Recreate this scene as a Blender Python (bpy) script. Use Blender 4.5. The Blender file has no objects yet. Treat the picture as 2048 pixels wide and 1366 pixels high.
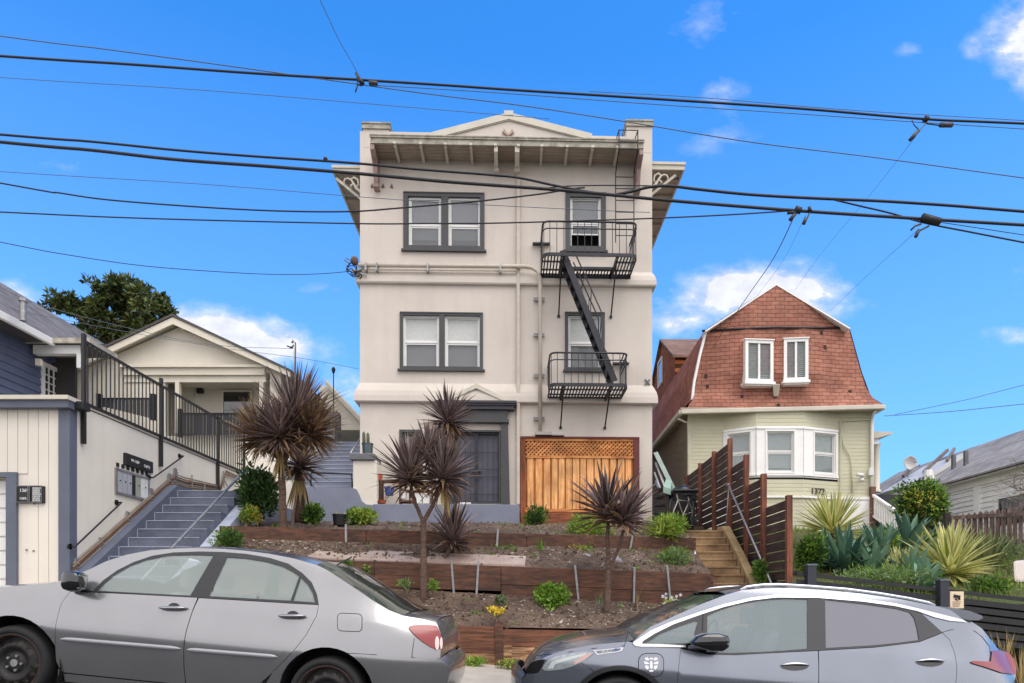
import bpy, bmesh, math, random
from mathutils import Vector, Matrix, noise
from mathutils.geometry import delaunay_2d_cdt
random.seed(11)
SC = bpy.context.scene
COL = SC.collection
# camera: focal length in pixels of the 2048 px wide photo, principal point, eye height
CX, HY, F, EZ = 1064.0, 1195.0, 1365.0, 1.3
def P(px, py, d): return Vector(((px-CX)/F*d, d, EZ+(HY-py)/F*d))
def XP(px, d): return (px-CX)/F*d
def ZP(py, d): return EZ+(HY-py)/F*d
def DX(px, x): return x*F/(px-CX)              # depth of a point on the plane X = x seen at column px
def PX(px, py, x): return P(px, py, DX(px, x))
def lerp(a, b, t): return a+(b-a)*t
def sr(r, g, b, k=1.0):
    def l(c):
        c /= 255.0
        return (c/12.92 if c <= .04045 else ((c+.055)/1.055)**2.4)*k
    return (l(r), l(g), l(b))
ORG = {}
TF = [Matrix.Identity(4)]
def put(o, label=None, cat=None, group=None, kind=None):
    if label: o['label'] = label
    if cat: o['category'] = cat
    if group: o['group'] = group
    if kind: o['kind'] = kind
    return o
def thing(name, label, cat, loc=(0, 0, 0), group=None, local=False):
    o = bpy.data.objects.new(name, None); COL.objects.link(o)
    o.empty_display_size = .2
    loc = Vector(loc)
    if not local: loc = TF[0] @ loc
    o.location = loc
    ORG[o.name] = Vector((0, 0, 0)) if local else loc.copy()
    return put(o, label, cat, group)
def org(o):
    while o is not None:
        if o.name in ORG: return ORG[o.name]
        o = o.parent
    return Vector((0, 0, 0))
class MB:
    def __init__(s): s.v = []; s.f = []; s.uv = None
    def add(s, vs, fs):
        n = len(s.v); s.v += [Vector(v) for v in vs]; s.f += [tuple(i+n for i in f) for f in fs]; return s
    def box(s, x0, x1, y0, y1, z0, z1):
        if x0 > x1: x0, x1 = x1, x0
        if y0 > y1: y0, y1 = y1, y0
        if z0 > z1: z0, z1 = z1, z0
        return s.hexa([(x0,y0,z0),(x1,y0,z0),(x1,y1,z0),(x0,y1,z0),(x0,y0,z1),(x1,y0,z1),(x1,y1,z1),(x0,y1,z1)])
    def hexa(s, p): return s.add(p, [(0,3,2,1),(4,5,6,7),(0,1,5,4),(1,2,6,5),(2,3,7,6),(3,0,4,7)])
    def pbox(s, a, b, c, e, d, t):      # pixel rectangle a..c, b..e at depth d, thickness t going back
        return s.box(XP(a, d), XP(c, d), d, d+t, ZP(e, d), ZP(b, d))
    def quad(s, a, b, c, d): return s.add([a, b, c, d], [(0, 1, 2, 3)])
    def prism(s, pts, ext):             # polygon of 3d points pushed along a vector
        pts = [Vector(p) for p in pts]; e = Vector(ext); n = len(pts)
        return s.add(pts+[p+e for p in pts], [tuple(range(n)), tuple(range(2*n-1, n-1, -1))]+[(i, i+n, (i+1) % n+n, (i+1) % n) for i in range(n)])
    def tube(s, path, r, n=8, caps=True, flat=1.0):
        path = [Vector(p) for p in path]; m = len(path)
        rs = r if isinstance(r, (list, tuple)) else [r]*m
        t0 = (path[1]-path[0]).normalized()
        up = Vector((0, 0, 1)) if abs(t0.z) < .9 else Vector((0, 1, 0))
        u = t0.cross(up).normalized(); vs = []
        for i in range(m):
            t = (path[min(i+1, m-1)]-path[max(i-1, 0)]).normalized()
            u = (u-t*u.dot(t)).normalized(); w = t.cross(u)
            for k in range(n):
                a = 2*math.pi*k/n
                vs.append(path[i]+(u*math.cos(a)+w*math.sin(a)*flat)*rs[i])
        fs = [(i*n+k, i*n+(k+1) % n, (i+1)*n+(k+1) % n, (i+1)*n+k) for i in range(m-1) for k in range(n)]
        if caps: fs += [tuple(range(n-1, -1, -1)), tuple((m-1)*n+k for k in range(n))]
        return s.add(vs, fs)
    def bar(s, a, b, w, h, up=(0, 0, 1)):   # rectangular bar from a to b
        a, b = Vector(a), Vector(b); t = (b-a).normalized(); u = t.cross(Vector(up)).normalized()*w/2; q = u.cross(t).normalized()*h/2
        return s.hexa([a-u-q, a+u-q, b+u-q, b-u-q, a-u+q, a+u+q, b+u+q, b-u+q])
    def grid(s, rows, flip=False):
        n = len(rows[0]); vs = [p for r in rows for p in r]
        fs = [(i*n+j, i*n+j+1, (i+1)*n+j+1, (i+1)*n+j) for i in range(len(rows)-1) for j in range(n-1)]
        if flip: fs = [f[::-1] for f in fs]
        return s.add(vs, fs)
    def disc(s, c, axis, r, h, n=20, r2=None):
        c = Vector(c); a = Vector(axis).normalized()
        return s.tube([c, c+a*h], [r, r if r2 is None else r2], n)
    def lathe(s, prof, c=(0, 0, 0), n=20):
        c = Vector(c); rows = [[c+Vector((r*math.cos(2*math.pi*k/n), r*math.sin(2*math.pi*k/n), z)) for k in range(n+1)] for r, z in prof]
        return s.grid(rows)
    def build(s, name, mat, parent=None, smooth=False, bevel=0, tag=None):
        me = bpy.data.meshes.new(name)
        T = TF[0]; vs = [T @ v for v in s.v]
        if parent is not None: o0 = org(parent)
        elif vs:
            xs = [v.x for v in vs]; ys = [v.y for v in vs]; zs = [v.z for v in vs]
            o0 = Vector(((min(xs)+max(xs))/2, (min(ys)+max(ys))/2, min(zs)))
        else: o0 = Vector((0, 0, 0))
        me.from_pydata([v-o0 for v in vs], [], s.f); me.update()
        if s.uv:
            l = me.uv_layers.new(name='UVMap').data; vi = [0]*len(me.loops); me.loops.foreach_get('vertex_index', vi)
            l.foreach_set('uv', [c for i in vi for c in s.uv[i]])
        o = bpy.data.objects.new(name, me); COL.objects.link(o)
        if parent is not None: o.parent = parent
        else: o.location = o0; ORG[o.name] = o0
        if mat: me.materials.append(mat)
        if smooth: me.shade_smooth()
        if bevel:
            b = o.modifiers.new('Bevel', 'BEVEL'); b.width = bevel; b.segments = 2; b.limit_method = 'ANGLE'; b.angle_limit = .6
        if tag: put(o, *tag)
        return o
def struct(name, mb, mat, **k):
    o = mb.build(name, mat, **k); o['kind'] = 'structure'; return o
def copy_tree(o, parent=None):
    c = o.copy(); COL.objects.link(c)
    if parent is not None: c.parent = parent
    if o.name in ORG: ORG[c.name] = ORG[o.name]
    for ch in list(o.children): copy_tree(ch, c)
    return c
# ---------------------------------------------------------------- materials
class N:
    def __init__(s, mat): s.t = mat.node_tree; s.n = s.t.nodes; s.l = s.t.links
    def node(s, kind, **kw):
        x = s.n.new(kind)
        for k, v in kw.items():
            if k.startswith('i_'): x.inputs[k[2:].replace('_', ' ')].default_value = v
            else: setattr(x, k, v)
        return x
    def link(s, a, b): s.l.new(a, b)
    def math(s, op, a, b=None, c=None, clamp=False):
        x = s.n.new('ShaderNodeMath'); x.operation = op; x.use_clamp = clamp
        for i, q in enumerate((a, b, c)):
            if q is None: continue
            if isinstance(q, (int, float)): x.inputs[i].default_value = q
            else: s.l.new(q, x.inputs[i])
        return x.outputs[0]
    def mix(s, f, a, b, blend='MIX'):
        x = s.n.new('ShaderNodeMix'); x.data_type = 'RGBA'; x.blend_type = blend
        for i, q in ((0, f), (6, a), (7, b)):
            if isinstance(q, (int, float)): x.inputs[i].default_value = q
            elif isinstance(q, (tuple, list)): x.inputs[i].default_value = (*q[:3], 1)
            else: s.l.new(q, x.inputs[i])
        return x.outputs[2]
    def ramp(s, f, stops, interp='LINEAR'):
        x = s.n.new('ShaderNodeValToRGB'); x.color_ramp.interpolation = interp; e = x.color_ramp.elements
        while len(e) > 1: e.remove(e[-1])
        for i, (p, c) in enumerate(stops):
            k = e[0] if i == 0 else e.new(p)
            k.position = p; k.color = (*c[:3], 1) if isinstance(c, (tuple, list)) else (c, c, c, 1)
        s.l.new(f, x.inputs[0]); return x.outputs[0]
MC = {}
def newmat(name):
    m = bpy.data.materials.new(name); m.use_nodes = True; n = N(m)
    return m, n, m.node_tree.nodes['Principled BSDF']
def setp(b, **k):
    for a, v in k.items():
        i = b.inputs[a.replace('_', ' ')]
        i.default_value = (*v, 1) if isinstance(v, tuple) and len(v) == 3 else v
def coords(n, scale=(1, 1, 1), rot=(0, 0, 0)):
    tc = n.node('ShaderNodeTexCoord'); mp = n.node('ShaderNodeMapping')
    mp.inputs['Scale'].default_value = scale; mp.inputs['Rotation'].default_value = rot
    n.link(tc.outputs['Object'], mp.inputs[0]); return mp.outputs[0]
def mk(name, col, rough=.7, var=.12, vs=1.5, bump=.15, bs=60, metal=0.0, stretch=(1, 1, 1), col2=None, fine=.06, spec=.5, coat=0, bd=.02, isl=0):
    """painted / mineral surface: two scales of noise over the colour, fine bump"""
    if name in MC: return MC[name]
    m, n, b = newmat(name)
    c = coords(n, stretch)
    a = n.node('ShaderNodeTexNoise', i_Scale=vs, i_Detail=6.0, i_Roughness=.6); n.link(c, a.inputs['Vector'])
    d = n.node('ShaderNodeTexNoise', i_Scale=bs, i_Detail=4.0, i_Roughness=.6); n.link(c, d.inputs['Vector'])
    c2 = col2 if col2 else tuple(x*(1-var*2) for x in col)
    fa = n.ramp(a.outputs[0], [(.32, 0.0), (.68, 1.0)])
    base = n.mix(fa, col, tuple(lerp(x, y, 1 if col2 else .9) for x, y in zip(col, c2)))
    k = n.ramp(d.outputs[0], [(.25, 1-fine*2), (.75, 1+fine*2)])
    base = n.mix(1.0, base, k, 'MULTIPLY')
    if isl:
        g = n.node('ShaderNodeNewGeometry'); q = n.ramp(g.outputs['Random Per Island'], [(0, 1-isl), (1, 1+isl)])
        base = n.mix(1.0, base, q, 'MULTIPLY')
    n.link(base, b.inputs['Base Color'])
    setp(b, Roughness=rough, Metallic=metal, Specular_IOR_Level=spec)
    if coat: setp(b, Coat_Weight=coat, Coat_Roughness=.06)
    if bump:
        bp = n.node('ShaderNodeBump', i_Strength=bump, i_Distance=bd); n.link(d.outputs[0], bp.inputs['Height']); n.link(bp.outputs[0], b.inputs['Normal'])
    MC[name] = m; return m
def stucco(name, col):
    m = mk(name, col, .9, .06, .7, .35, 160, fine=.03, bd=.008); n = N(m); b = m.node_tree.nodes['Principled BSDF']
    src = b.inputs['Base Color'].links[0].from_socket
    c = coords(n, (2.2, 2.2, .18)); a = n.node('ShaderNodeTexNoise', i_Scale=1.6, i_Detail=7.0, i_Roughness=.62); n.link(c, a.inputs['Vector'])
    v = n.node('ShaderNodeTexNoise', i_Scale=.55, i_Detail=6.0, i_Roughness=.6); n.link(coords(n), v.inputs['Vector'])
    x = n.mix(1.0, src, n.ramp(a.outputs[0], [(.28, (.95, .945, .94)), (.5, (1, 1, 1)), (.75, (1.02, 1.015, 1.0))]), 'MULTIPLY')
    x = n.mix(1.0, x, n.ramp(v.outputs[0], [(.3, (.93, .94, .93)), (.7, (1.04, 1.03, 1.03))]), 'MULTIPLY')
    w_ = n.node('ShaderNodeTexVoronoi', i_Scale=.42); w_.feature = 'DISTANCE_TO_EDGE'; d = n.node('ShaderNodeTexNoise', i_Scale=3.0, i_Detail=4.0); n.link(coords(n), d.inputs['Vector'])
    n.link(n.mix(.12, coords(n), d.outputs[1]), w_.inputs['Vector'])
    x = n.mix(1.0, x, n.ramp(w_.outputs['Distance'], [(.0, .95), (.004, 1.0)]), 'MULTIPLY')
    n.link(x, b.inputs['Base Color']); return m
def wood(name, c1, c2, axis=0, rough=.75, sc=1.0, isl=.18):
    if name in MC: return MC[name]
    m, n, b = newmat(name)
    st = [14*sc, 14*sc, 14*sc]; st[axis] = 1.2*sc
    c = coords(n, tuple(st))
    a = n.node('ShaderNodeTexNoise', i_Scale=1.5, i_Detail=8.0, i_Roughness=.65, i_Distortion=.4); n.link(c, a.inputs['Vector'])
    c3 = coords(n)
    e = n.node('ShaderNodeTexNoise', i_Scale=1.7, i_Detail=4.0); n.link(c3, e.inputs['Vector'])
    base = n.mix(n.ramp(a.outputs[0], [(.38, 0.0), (.6, 1.0)]), c1, c2)
    base = n.mix(1.0, base, n.ramp(e.outputs[0], [(.3, .62), (.7, 1.3)]), 'MULTIPLY')
    g = n.node('ShaderNodeNewGeometry')
    base = n.mix(1.0, base, n.ramp(g.outputs['Random Per Island'], [(0, 1-isl), (1, 1+isl)]), 'MULTIPLY')
    n.link(base, b.inputs['Base Color']); setp(b, Roughness=rough)
    bp = n.node('ShaderNodeBump', i_Strength=.5, i_Distance=.01); n.link(a.outputs[0], bp.inputs['Height']); n.link(bp.outputs[0], b.inputs['Normal'])
    MC[name] = m; return m
def leafmat(name, c1, c2, rough=.5, isl=.45, trans=.25, tip=None, edge=None):
    """c1..c2 random per leaf"""
    if name in MC: return MC[name]
    m, n, b = newmat(name)
    g = n.node('ShaderNodeNewGeometry')
    r = g.outputs['Random Per Island']
    base = n.mix(r, c1, c2)
    if edge:   # striped across the blade: UV.x = 0 edge .. .5 midrib
        uv = n.node('ShaderNodeUVMap'); sp = n.node('ShaderNodeSeparateXYZ'); n.link(uv.outputs[0], sp.inputs[0])
        d = n.math('ABSOLUTE', n.math('SUBTRACT', sp.outputs[0], .5))
        base = n.mix(n.ramp(d, [(edge[1], 0.0), (edge[1]+.08, 1.0)]), base, edge[0])
    if tip:
        uv = n.node('ShaderNodeUVMap'); sp = n.node('ShaderNodeSeparateXYZ'); n.link(uv.outputs[0], sp.inputs[0])
        base = n.mix(n.ramp(sp.outputs[1], [(.72, 0.0), (1, 1.0)]), base, tip)
    w = n.math('FRACT', n.math('MULTIPLY', r, 7.31))
    base = n.mix(1.0, base, n.ramp(w, [(0, 1-isl), (1, 1+isl)]), 'MULTIPLY')
    n.link(base, b.inputs['Base Color']); setp(b, Roughness=rough, Specular_IOR_Level=.4)
    if trans:
        tr = n.node('ShaderNodeBsdfTranslucent'); n.link(base, tr.inputs[0])
        mx = n.node('ShaderNodeMixShader'); mx.inputs[0].default_value = trans
        n.link(b.outputs[0], mx.inputs[1]); n.link(tr.outputs[0], mx.inputs[2])
        n.link(mx.outputs[0], m.node_tree.nodes['Material Output'].inputs[0])
    MC[name] = m; return m
def shingles(name, c1, c2, mortar, bw=.2, rh=.14, plane='xz', rough=.85, bump=.6):
    if name in MC: return MC[name]
    m, n, b = newmat(name)
    tc = n.node('ShaderNodeTexCoord'); sp = n.node('ShaderNodeSeparateXYZ'); n.link(tc.outputs['Object'], sp.inputs[0])
    cb = n.node('ShaderNodeCombineXYZ'); o = sp.outputs
    pr = {'xz': (0, 2), 'yz': (1, 2), 'xy': (0, 1), 'yx': (1, 0)}[plane]
    wob = n.node('ShaderNodeTexNoise', i_Scale=2.5, i_Detail=3.0); n.link(tc.outputs['Object'], wob.inputs['Vector'])
    w = n.math('MULTIPLY', n.math('SUBTRACT', wob.outputs[0], .5), .06)
    n.link(o[pr[0]], cb.inputs[0]); n.link(n.math('ADD', o[pr[1]], w), cb.inputs[1])
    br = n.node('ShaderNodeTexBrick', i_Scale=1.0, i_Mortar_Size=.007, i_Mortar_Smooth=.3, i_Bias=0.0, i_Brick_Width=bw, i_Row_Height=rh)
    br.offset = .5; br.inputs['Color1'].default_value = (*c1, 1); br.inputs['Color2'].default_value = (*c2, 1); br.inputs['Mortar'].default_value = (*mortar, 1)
    n.link(cb.outputs[0], br.inputs['Vector'])
    a = n.node('ShaderNodeTexNoise', i_Scale=1.1, i_Detail=7.0, i_Roughness=.65); n.link(tc.outputs['Object'], a.inputs['Vector'])
    base = n.mix(1.0, br.outputs[0], n.ramp(a.outputs[0], [(.3, .68), (.7, 1.25)]), 'MULTIPLY')
    f = n.node('ShaderNodeTexNoise', i_Scale=45.0, i_Detail=3.0); n.link(tc.outputs['Object'], f.inputs['Vector'])
    base = n.mix(1.0, base, n.ramp(f.outputs[0], [(.3, .85), (.7, 1.15)]), 'MULTIPLY')
    n.link(base, b.inputs['Base Color']); setp(b, Roughness=rough, Specular_IOR_Level=.2)
    # each course laps over the one below: saw-tooth height
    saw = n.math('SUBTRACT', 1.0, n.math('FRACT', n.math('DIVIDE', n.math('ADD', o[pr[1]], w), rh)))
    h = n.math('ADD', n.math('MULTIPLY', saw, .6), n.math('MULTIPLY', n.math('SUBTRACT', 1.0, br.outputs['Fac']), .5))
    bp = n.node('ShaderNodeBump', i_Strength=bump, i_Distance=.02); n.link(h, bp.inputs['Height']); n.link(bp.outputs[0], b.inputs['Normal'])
    MC[name] = m; return m
def glassmat(name, col, alpha=.5, rough=.03, coat=1.0):
    if name in MC: return MC[name]
    m, n, b = newmat(name)
    c = coords(n); a = n.node('ShaderNodeTexNoise', i_Scale=.9, i_Detail=2.0); n.link(c, a.inputs['Vector'])
    bp = n.node('ShaderNodeBump', i_Strength=.05, i_Distance=.05); n.link(a.outputs[0], bp.inputs['Height']); n.link(bp.outputs[0], b.inputs['Normal'])
    setp(b, Base_Color=col, Roughness=rough, Alpha=alpha, Specular_IOR_Level=.9, Coat_Weight=coat, Coat_Roughness=.02)
    MC[name] = m; return m
# ---------------------------------------------------------------- camera
cam = bpy.data.cameras.new('camera'); co = bpy.data.objects.new('camera', cam); COL.objects.link(co)
cam.sensor_width = 36; cam.lens = 36*F/2048; cam.clip_end = 3000; cam.clip_start = .05
cam.shift_x = -(CX-1024)/2048; cam.shift_y = (HY-683)/2048
co.location = (0, 0, EZ); co.rotation_euler = (math.pi/2, 0, 0); SC.camera = co
# ---------------------------------------------------------------- light and sky
SUN_EL, SUN_AZ = math.radians(61), math.radians(142)    # azimuth from +Y (north) clockwise: behind the camera, a little right
sun = bpy.data.lights.new('sun', 'SUN'); so = bpy.data.objects.new('sun', sun); COL.objects.link(so)
sun.energy = 1.35; sun.angle = math.radians(50); sun.color = (1.0, .95, .89)
sd = Vector((math.sin(SUN_AZ)*math.cos(SUN_EL), math.cos(SUN_AZ)*math.cos(SUN_EL), math.sin(SUN_EL)))
so.rotation_euler = sd.to_track_quat('Z', 'Y').to_euler(); so.location = sd*60
w = bpy.data.worlds.new('World'); SC.world = w; w.use_nodes = True; n = N(w)
bg = w.node_tree.nodes['Background']
sky = n.node('ShaderNodeTexSky'); sky.sky_type = 'NISHITA'; sky.sun_disc = False
sky.sun_elevation = SUN_EL; sky.sun_rotation = SUN_AZ; sky.altitude = 0; sky.air_density = 1.0; sky.dust_density = .3; sky.ozone_density = 3.0
hs = n.node('ShaderNodeHueSaturation'); hs.inputs['Saturation'].default_value = 1.15; hs.inputs['Value'].default_value = 1.0
n.link(sky.outputs[0], hs.inputs['Color'])
tc = n.node('ShaderNodeTexCoord'); sp = n.node('ShaderNodeSeparateXYZ'); n.link(tc.outputs['Generated'], sp.inputs[0])
dx, dy, dz = sp.outputs
dyc = n.math('MAXIMUM', dy, .02)
U = n.math('DIVIDE', dx, dyc); V = n.math('DIVIDE', dz, dyc)
SKYT, HAZEC = (.5, 1.38, 1.95), (1.9, 3.25, 6.0)
blobs = [  # clouds in front: column, row, half width, half height, strength
    (1420, 600, 125, 44, .85), (1600, 585, 105, 55, 1.0), (1500, 562, 95, 36, .6), (1345, 655, 50, 22, .7),
    (395, 650, 110, 40, 1.0), (480, 665, 90, 36, 1.0), (560, 700, 90, 30, .9), (20, 600, 70, 40, .9), (120, 650, 90, 40, .7),
    (2045, 60, 70, 70, .75), (2065, 110, 60, 70, .85), (1420, 45, 95, 60, .36), (1440, 190, 75, 40, .42), (1430, 285, 90, 45, .36),
    (1815, 100, 34, 22, .38), (1945, 95, 26, 26, .45), (2030, 670, 60, 26, .6), (130, 330, 80, 22, .3), (280, 372, 60, 14, .25), (640, 577, 50, 14, .35),
    (2040, 560, 40, 50, .35), (1935, 790, 80, 14, .3), (690, 780, 60, 60, .6), (940, 85, 30, 12, .2)]
acc = None
for px, py, a, b, s in blobs:
    du = n.math('MULTIPLY', n.math('SUBTRACT', U, (px-CX)/F), F/a); dv = n.math('MULTIPLY', n.math('SUBTRACT', V, (HY-py)/F), F/b)
    g = n.math('MULTIPLY', n.math('EXPONENT', n.math('MULTIPLY', n.math('ADD', n.math('MULTIPLY', du, du), n.math('MULTIPLY', dv, dv)), -.9)), s)
    acc = g if acc is None else n.math('ADD', acc, g)
cv = n.node('ShaderNodeCombineXYZ'); n.link(U, cv.inputs[0]); n.link(n.math('MULTIPLY', V, 1.5), cv.inputs[1])
nz = n.node('ShaderNodeTexNoise', i_Scale=9.0, i_Detail=9.0, i_Roughness=.58, i_Distortion=.3); n.link(cv.outputs[0], nz.inputs['Vector'])
nz2 = n.node('ShaderNodeTexNoise', i_Scale=26.0, i_Detail=6.0, i_Roughness=.6); n.link(cv.outputs[0], nz2.inputs['Vector'])
t = n.math('ADD', acc, n.math('MULTIPLY', n.math('SUBTRACT', nz.outputs[0], .5), 2.4))
t = n.math('ADD', t, n.math('MULTIPLY', n.math('SUBTRACT', nz2.outputs[0], .5), 1.1))
t = n.math('MULTIPLY', t, n.math('MINIMUM', n.math('MULTIPLY', acc, 2.2), 1.0))
front = n.math('MULTIPLY', n.ramp(t, [(.12, 0.0), (.5, .22), (.9, .62), (1.4, .95)]), n.math('GREATER_THAN', dy, .03))
# unseen bright cloud deck behind the camera and overhead, added for soft white light
nb = n.node('ShaderNodeTexNoise', i_Scale=2.6, i_Detail=7.0, i_Roughness=.55); n.link(tc.outputs['Generated'], nb.inputs['Vector'])
back = n.math('MULTIPLY', n.ramp(n.math('ADD', n.math('MULTIPLY_ADD', dy, -1.6, .5), n.math('SUBTRACT', n.math('MULTIPLY', nb.outputs[0], .6), n.math('MULTIPLY', n.math('MAXIMUM', dz, 0.0), .42))), [(.18, 0.0), (.6, 1.0)]), n.math('GREATER_THAN', dz, -.05))
cl = n.math('MAXIMUM', front, back)
shade = n.ramp(nz2.outputs[0], [(.3, .72), (.7, 1.0)])
haze = n.ramp(dz, [(0.0, 1.0), (.25, .55), (.62, 0.0)])
skyc = n.mix(n.math('MULTIPLY', haze, .8), n.mix(1.0, hs.outputs[0], SKYT, 'MULTIPLY'), HAZEC)
FILL_CLOUD = (10.6, 10.3, 10.7)
final = n.mix(front, skyc, n.mix(1.0, (6.3, 6.4, 7.1), shade, 'MULTIPLY')); final = n.mix(back, final, n.mix(1.0, FILL_CLOUD, shade, 'MULTIPLY'))
n.link(final, bg.inputs[0]); bg.inputs[1].default_value = .11
vs_ = SC.view_settings; vs_.view_transform = 'Standard'; vs_.look = 'None'; vs_.gamma = 1; vs_.exposure = .66; SC.display_settings.display_device = 'sRGB'
SC.cycles.max_bounces = 6; SC.cycles.transparent_max_bounces = 12; SC.cycles.use_denoising = True
# ---------------------------------------------------------------- ground, street, terraces
def gz(x): return EZ-1.25-.093*max(-14, min(14, x))      # street level: the hill falls to the right
A = mk('asphalt', (.06, .06, .062), .9, .2, 1.2, .5, 220, fine=.2)
CONC = mk('concrete', sr(186, 176, 160), .85, .15, 1.5, .3, 90, fine=.1)
CONCD = mk('stained_concrete', sr(176, 146, 108), .8, 0, 1.6, .4, 60, col2=sr(84, 58, 38), fine=.2)
SOIL = mk('soil', sr(124, 104, 88), .95, .2, 2.2, 1.0, 34, col2=sr(76, 61, 51), fine=.35, bd=.06)
GRS = mk('grass_ground', sr(70, 85, 35), .95, .3, 1.6, .8, 60, col2=sr(92, 78, 50), fine=.3)
xs = [-60, -14, -10, -7, -4, -1, 2, 5, 8, 11, 14, 60]
m = MB(); m.grid([[(x, y, gz(x)) for x in xs] for y in (-25, -5, 2, 7.55)]); struct('street', m, A)
m = MB()
for a, b in zip(xs[:-1], xs[1:]):
    m.hexa([(a, 7.55, gz(a)-.2), (b, 7.55, gz(b)-.2), (b, 7.72, gz(b)-.2), (a, 7.72, gz(a)-.2), (a, 7.55, gz(a)+.11), (b, 7.55, gz(b)+.11), (b, 7.72, gz(b)+.12), (a, 7.72, gz(a)+.12)])
struct('kerb', m, CONC)
m = MB(); xx = [-60, -14]+[-14+i*1.5 for i in range(1, 19)]+[14, 60]
m.grid([[(x, y, gz(x)+.118+(y-7.72)*.012) for x in xx] for y in (7.72, 9.2, 10.75)])
# expansion joints as shallow grooves
struct('sidewalk', m, CONC)
m = MB()
for x in xx[1:-1]: m.box(x-.006, x+.006, 7.73, 10.6, gz(x)+.15, gz(x)+.151)
# far ground
def hill(x, y):
    if y < 10.6: return gz(x)-.25
    t = min(1, (y-10.6)/8); b = gz(x)-.25
    return b+(EZ+1.3-.2-b)*(t*t*(3-2*t))+(max(0, y-24)*.04 if y < 80 else 2.2)
ys = [-200, -60, -25, 0, 7, 10.6, 12, 13, 14, 15, 16, 17, 18.5, 20, 24, 30, 50, 80, 200, 600]
xg = [-500, -120, -60, -30, -14, -10, -7, -3, 0, 3, 6, 9, 12, 14, 20, 30, 60, 120, 500]
m = MB(); m.grid([[(x, y, hill(x, y)) for x in xg] for y in ys]); struct('ground', m, GRS)
# terrace profile: three plank walls; e(px) gives depth of each at a column
WXL, WXR = -5.2, 3.16
def wall_d(k, x):
    t = (x-WXL)/(WXR-WXL)
    return (lerp(10.35, 10.7, t), lerp(10.85, 12.05, t), lerp(11.35, 13.35, t))[k]
def wtop(k, x):      # top of plank wall k (0 street, 1 middle, 2 upper) above datum
    t = (x-WXL)/(WXR-WXL)
    return EZ+(lerp(-.36, -.52, t), lerp(.66, .42, t), lerp(1.19, 1.165, t))[k]
def wbot(k, x):
    t = (x-WXL)/(WXR-WXL)
    return EZ+(lerp(-.85, -1.2, t), lerp(.28, -.2, t), lerp(.98, .88, t))[k]
def soilz(x, y):
    d0, d1, d2 = (wall_d(k, x) for k in range(3))
    if y <= d1: a = (d0, wtop(0, x)-.03); b = (d1, wbot(1, x)+.04)
    elif y <= d2: a = (d1, wtop(1, x)-.03); b = (d2, wbot(2, x)+.04)
    else: a = (d2, wtop(2, x)-.03); b = (17.0, EZ+1.84)
    t = (y-a[0])/(b[0]-a[0])
    t = max(0, min(1, t))
    e = min(1, t*6)*min(1, (1-t)*6)
    z = lerp(a[1], b[1], t**.8)
    if y > d2+.2 and False: e = 0
    if 10.8 < y < 12.9 and y > d1 and x < XP(1060, 11.9): e *= .25; z -= .03*min(1, (y-d1)*2)
    return z+e*(.07*noise.noise(Vector((x*1.3, y*2.1, 0)))+.035*noise.noise(Vector((x*5, y*6, 3)))+.018*noise.noise(Vector((x*14, y*15, 5))))
def strip(m, fa, fb, n=14, x0=WXL, x1=WXR, dx=.06):
    nx = int((x1-x0)/dx); rows = []
    for j in range(n+1):
        row = []
        for i in range(nx+1):
            x = lerp(x0, x1, i/nx); y = lerp(fa(x), fb(x), j/n); row.append((x, y, soilz(x, y)))
        rows.append(row)
    m.grid(rows)
m = MB()
strip(m, lambda x: wall_d(0, x)+.02, lambda x: wall_d(1, x)-.005, 14)
strip(m, lambda x: wall_d(1, x)+.02, lambda x: wall_d(2, x)-.005, 16)
strip(m, lambda x: wall_d(2, x)+.02, lambda x: 17.7, 34)
struct('terrace_soil', m, SOIL, smooth=True)
m = MB()      # bank left and right of the terraces down to the street wall
m.grid([[(x, y, lerp(gz(x)+.25, EZ+1.84, max(0, min(1, (y-10.6)/6.5)))-.05) for x in (3.1, 3.7, 4.35)] for y in [10.6+i*.5 for i in range(15)]])
struct('side_bank', m, SOIL)
# wood chips and small stones lying on the soil
CH = mk('bark_chips', sr(190, 178, 165), .9, 0, 5, 0, 30, col2=sr(120, 100, 85), isl=.35)
m = MB()
for i in range(3800):
    x = random.uniform(WXL+.05, WXR-.05); k = random.random()
    if k < .4: y = random.uniform(wall_d(0, x)+.06, wall_d(1, x)-.03)
    elif k < .8: y = random.uniform(wall_d(1, x)+.06, wall_d(2, x)-.03)
    else: y = random.uniform(wall_d(2, x)+.06, 16.4)
    if noise.noise(Vector((x*.9, y*1.2, 9))) < random.uniform(-.35, .4): continue
    z = soilz(x, y); s = random.uniform(.005, .013); a = random.uniform(0, 3.14); l = s*random.uniform(1, 2.6)
    ca, sa = math.cos(a)*l, math.sin(a)*l; u = Vector((ca, sa, random.uniform(-.4, .4)*l)); v = Vector((-sa, ca, random.uniform(-.5, .5)*l))*(s/l)
    c = Vector((x, y, z+s*.5)); h = Vector((0, 0, s*.5))
    m.hexa([c-u-v-h, c+u-v-h, c+u+v-h, c-u+v-h, c-u-v*.6+h, c+u*.7-v+h, c+u*.7+v*.8+h, c-u+v+h])
m.build('bark_mulch', CH, tag=('pale bark chips and small stones scattered over the brown terrace soil', 'mulch', None, 'stuff'))
m = MB(); random.seed(21)
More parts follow.
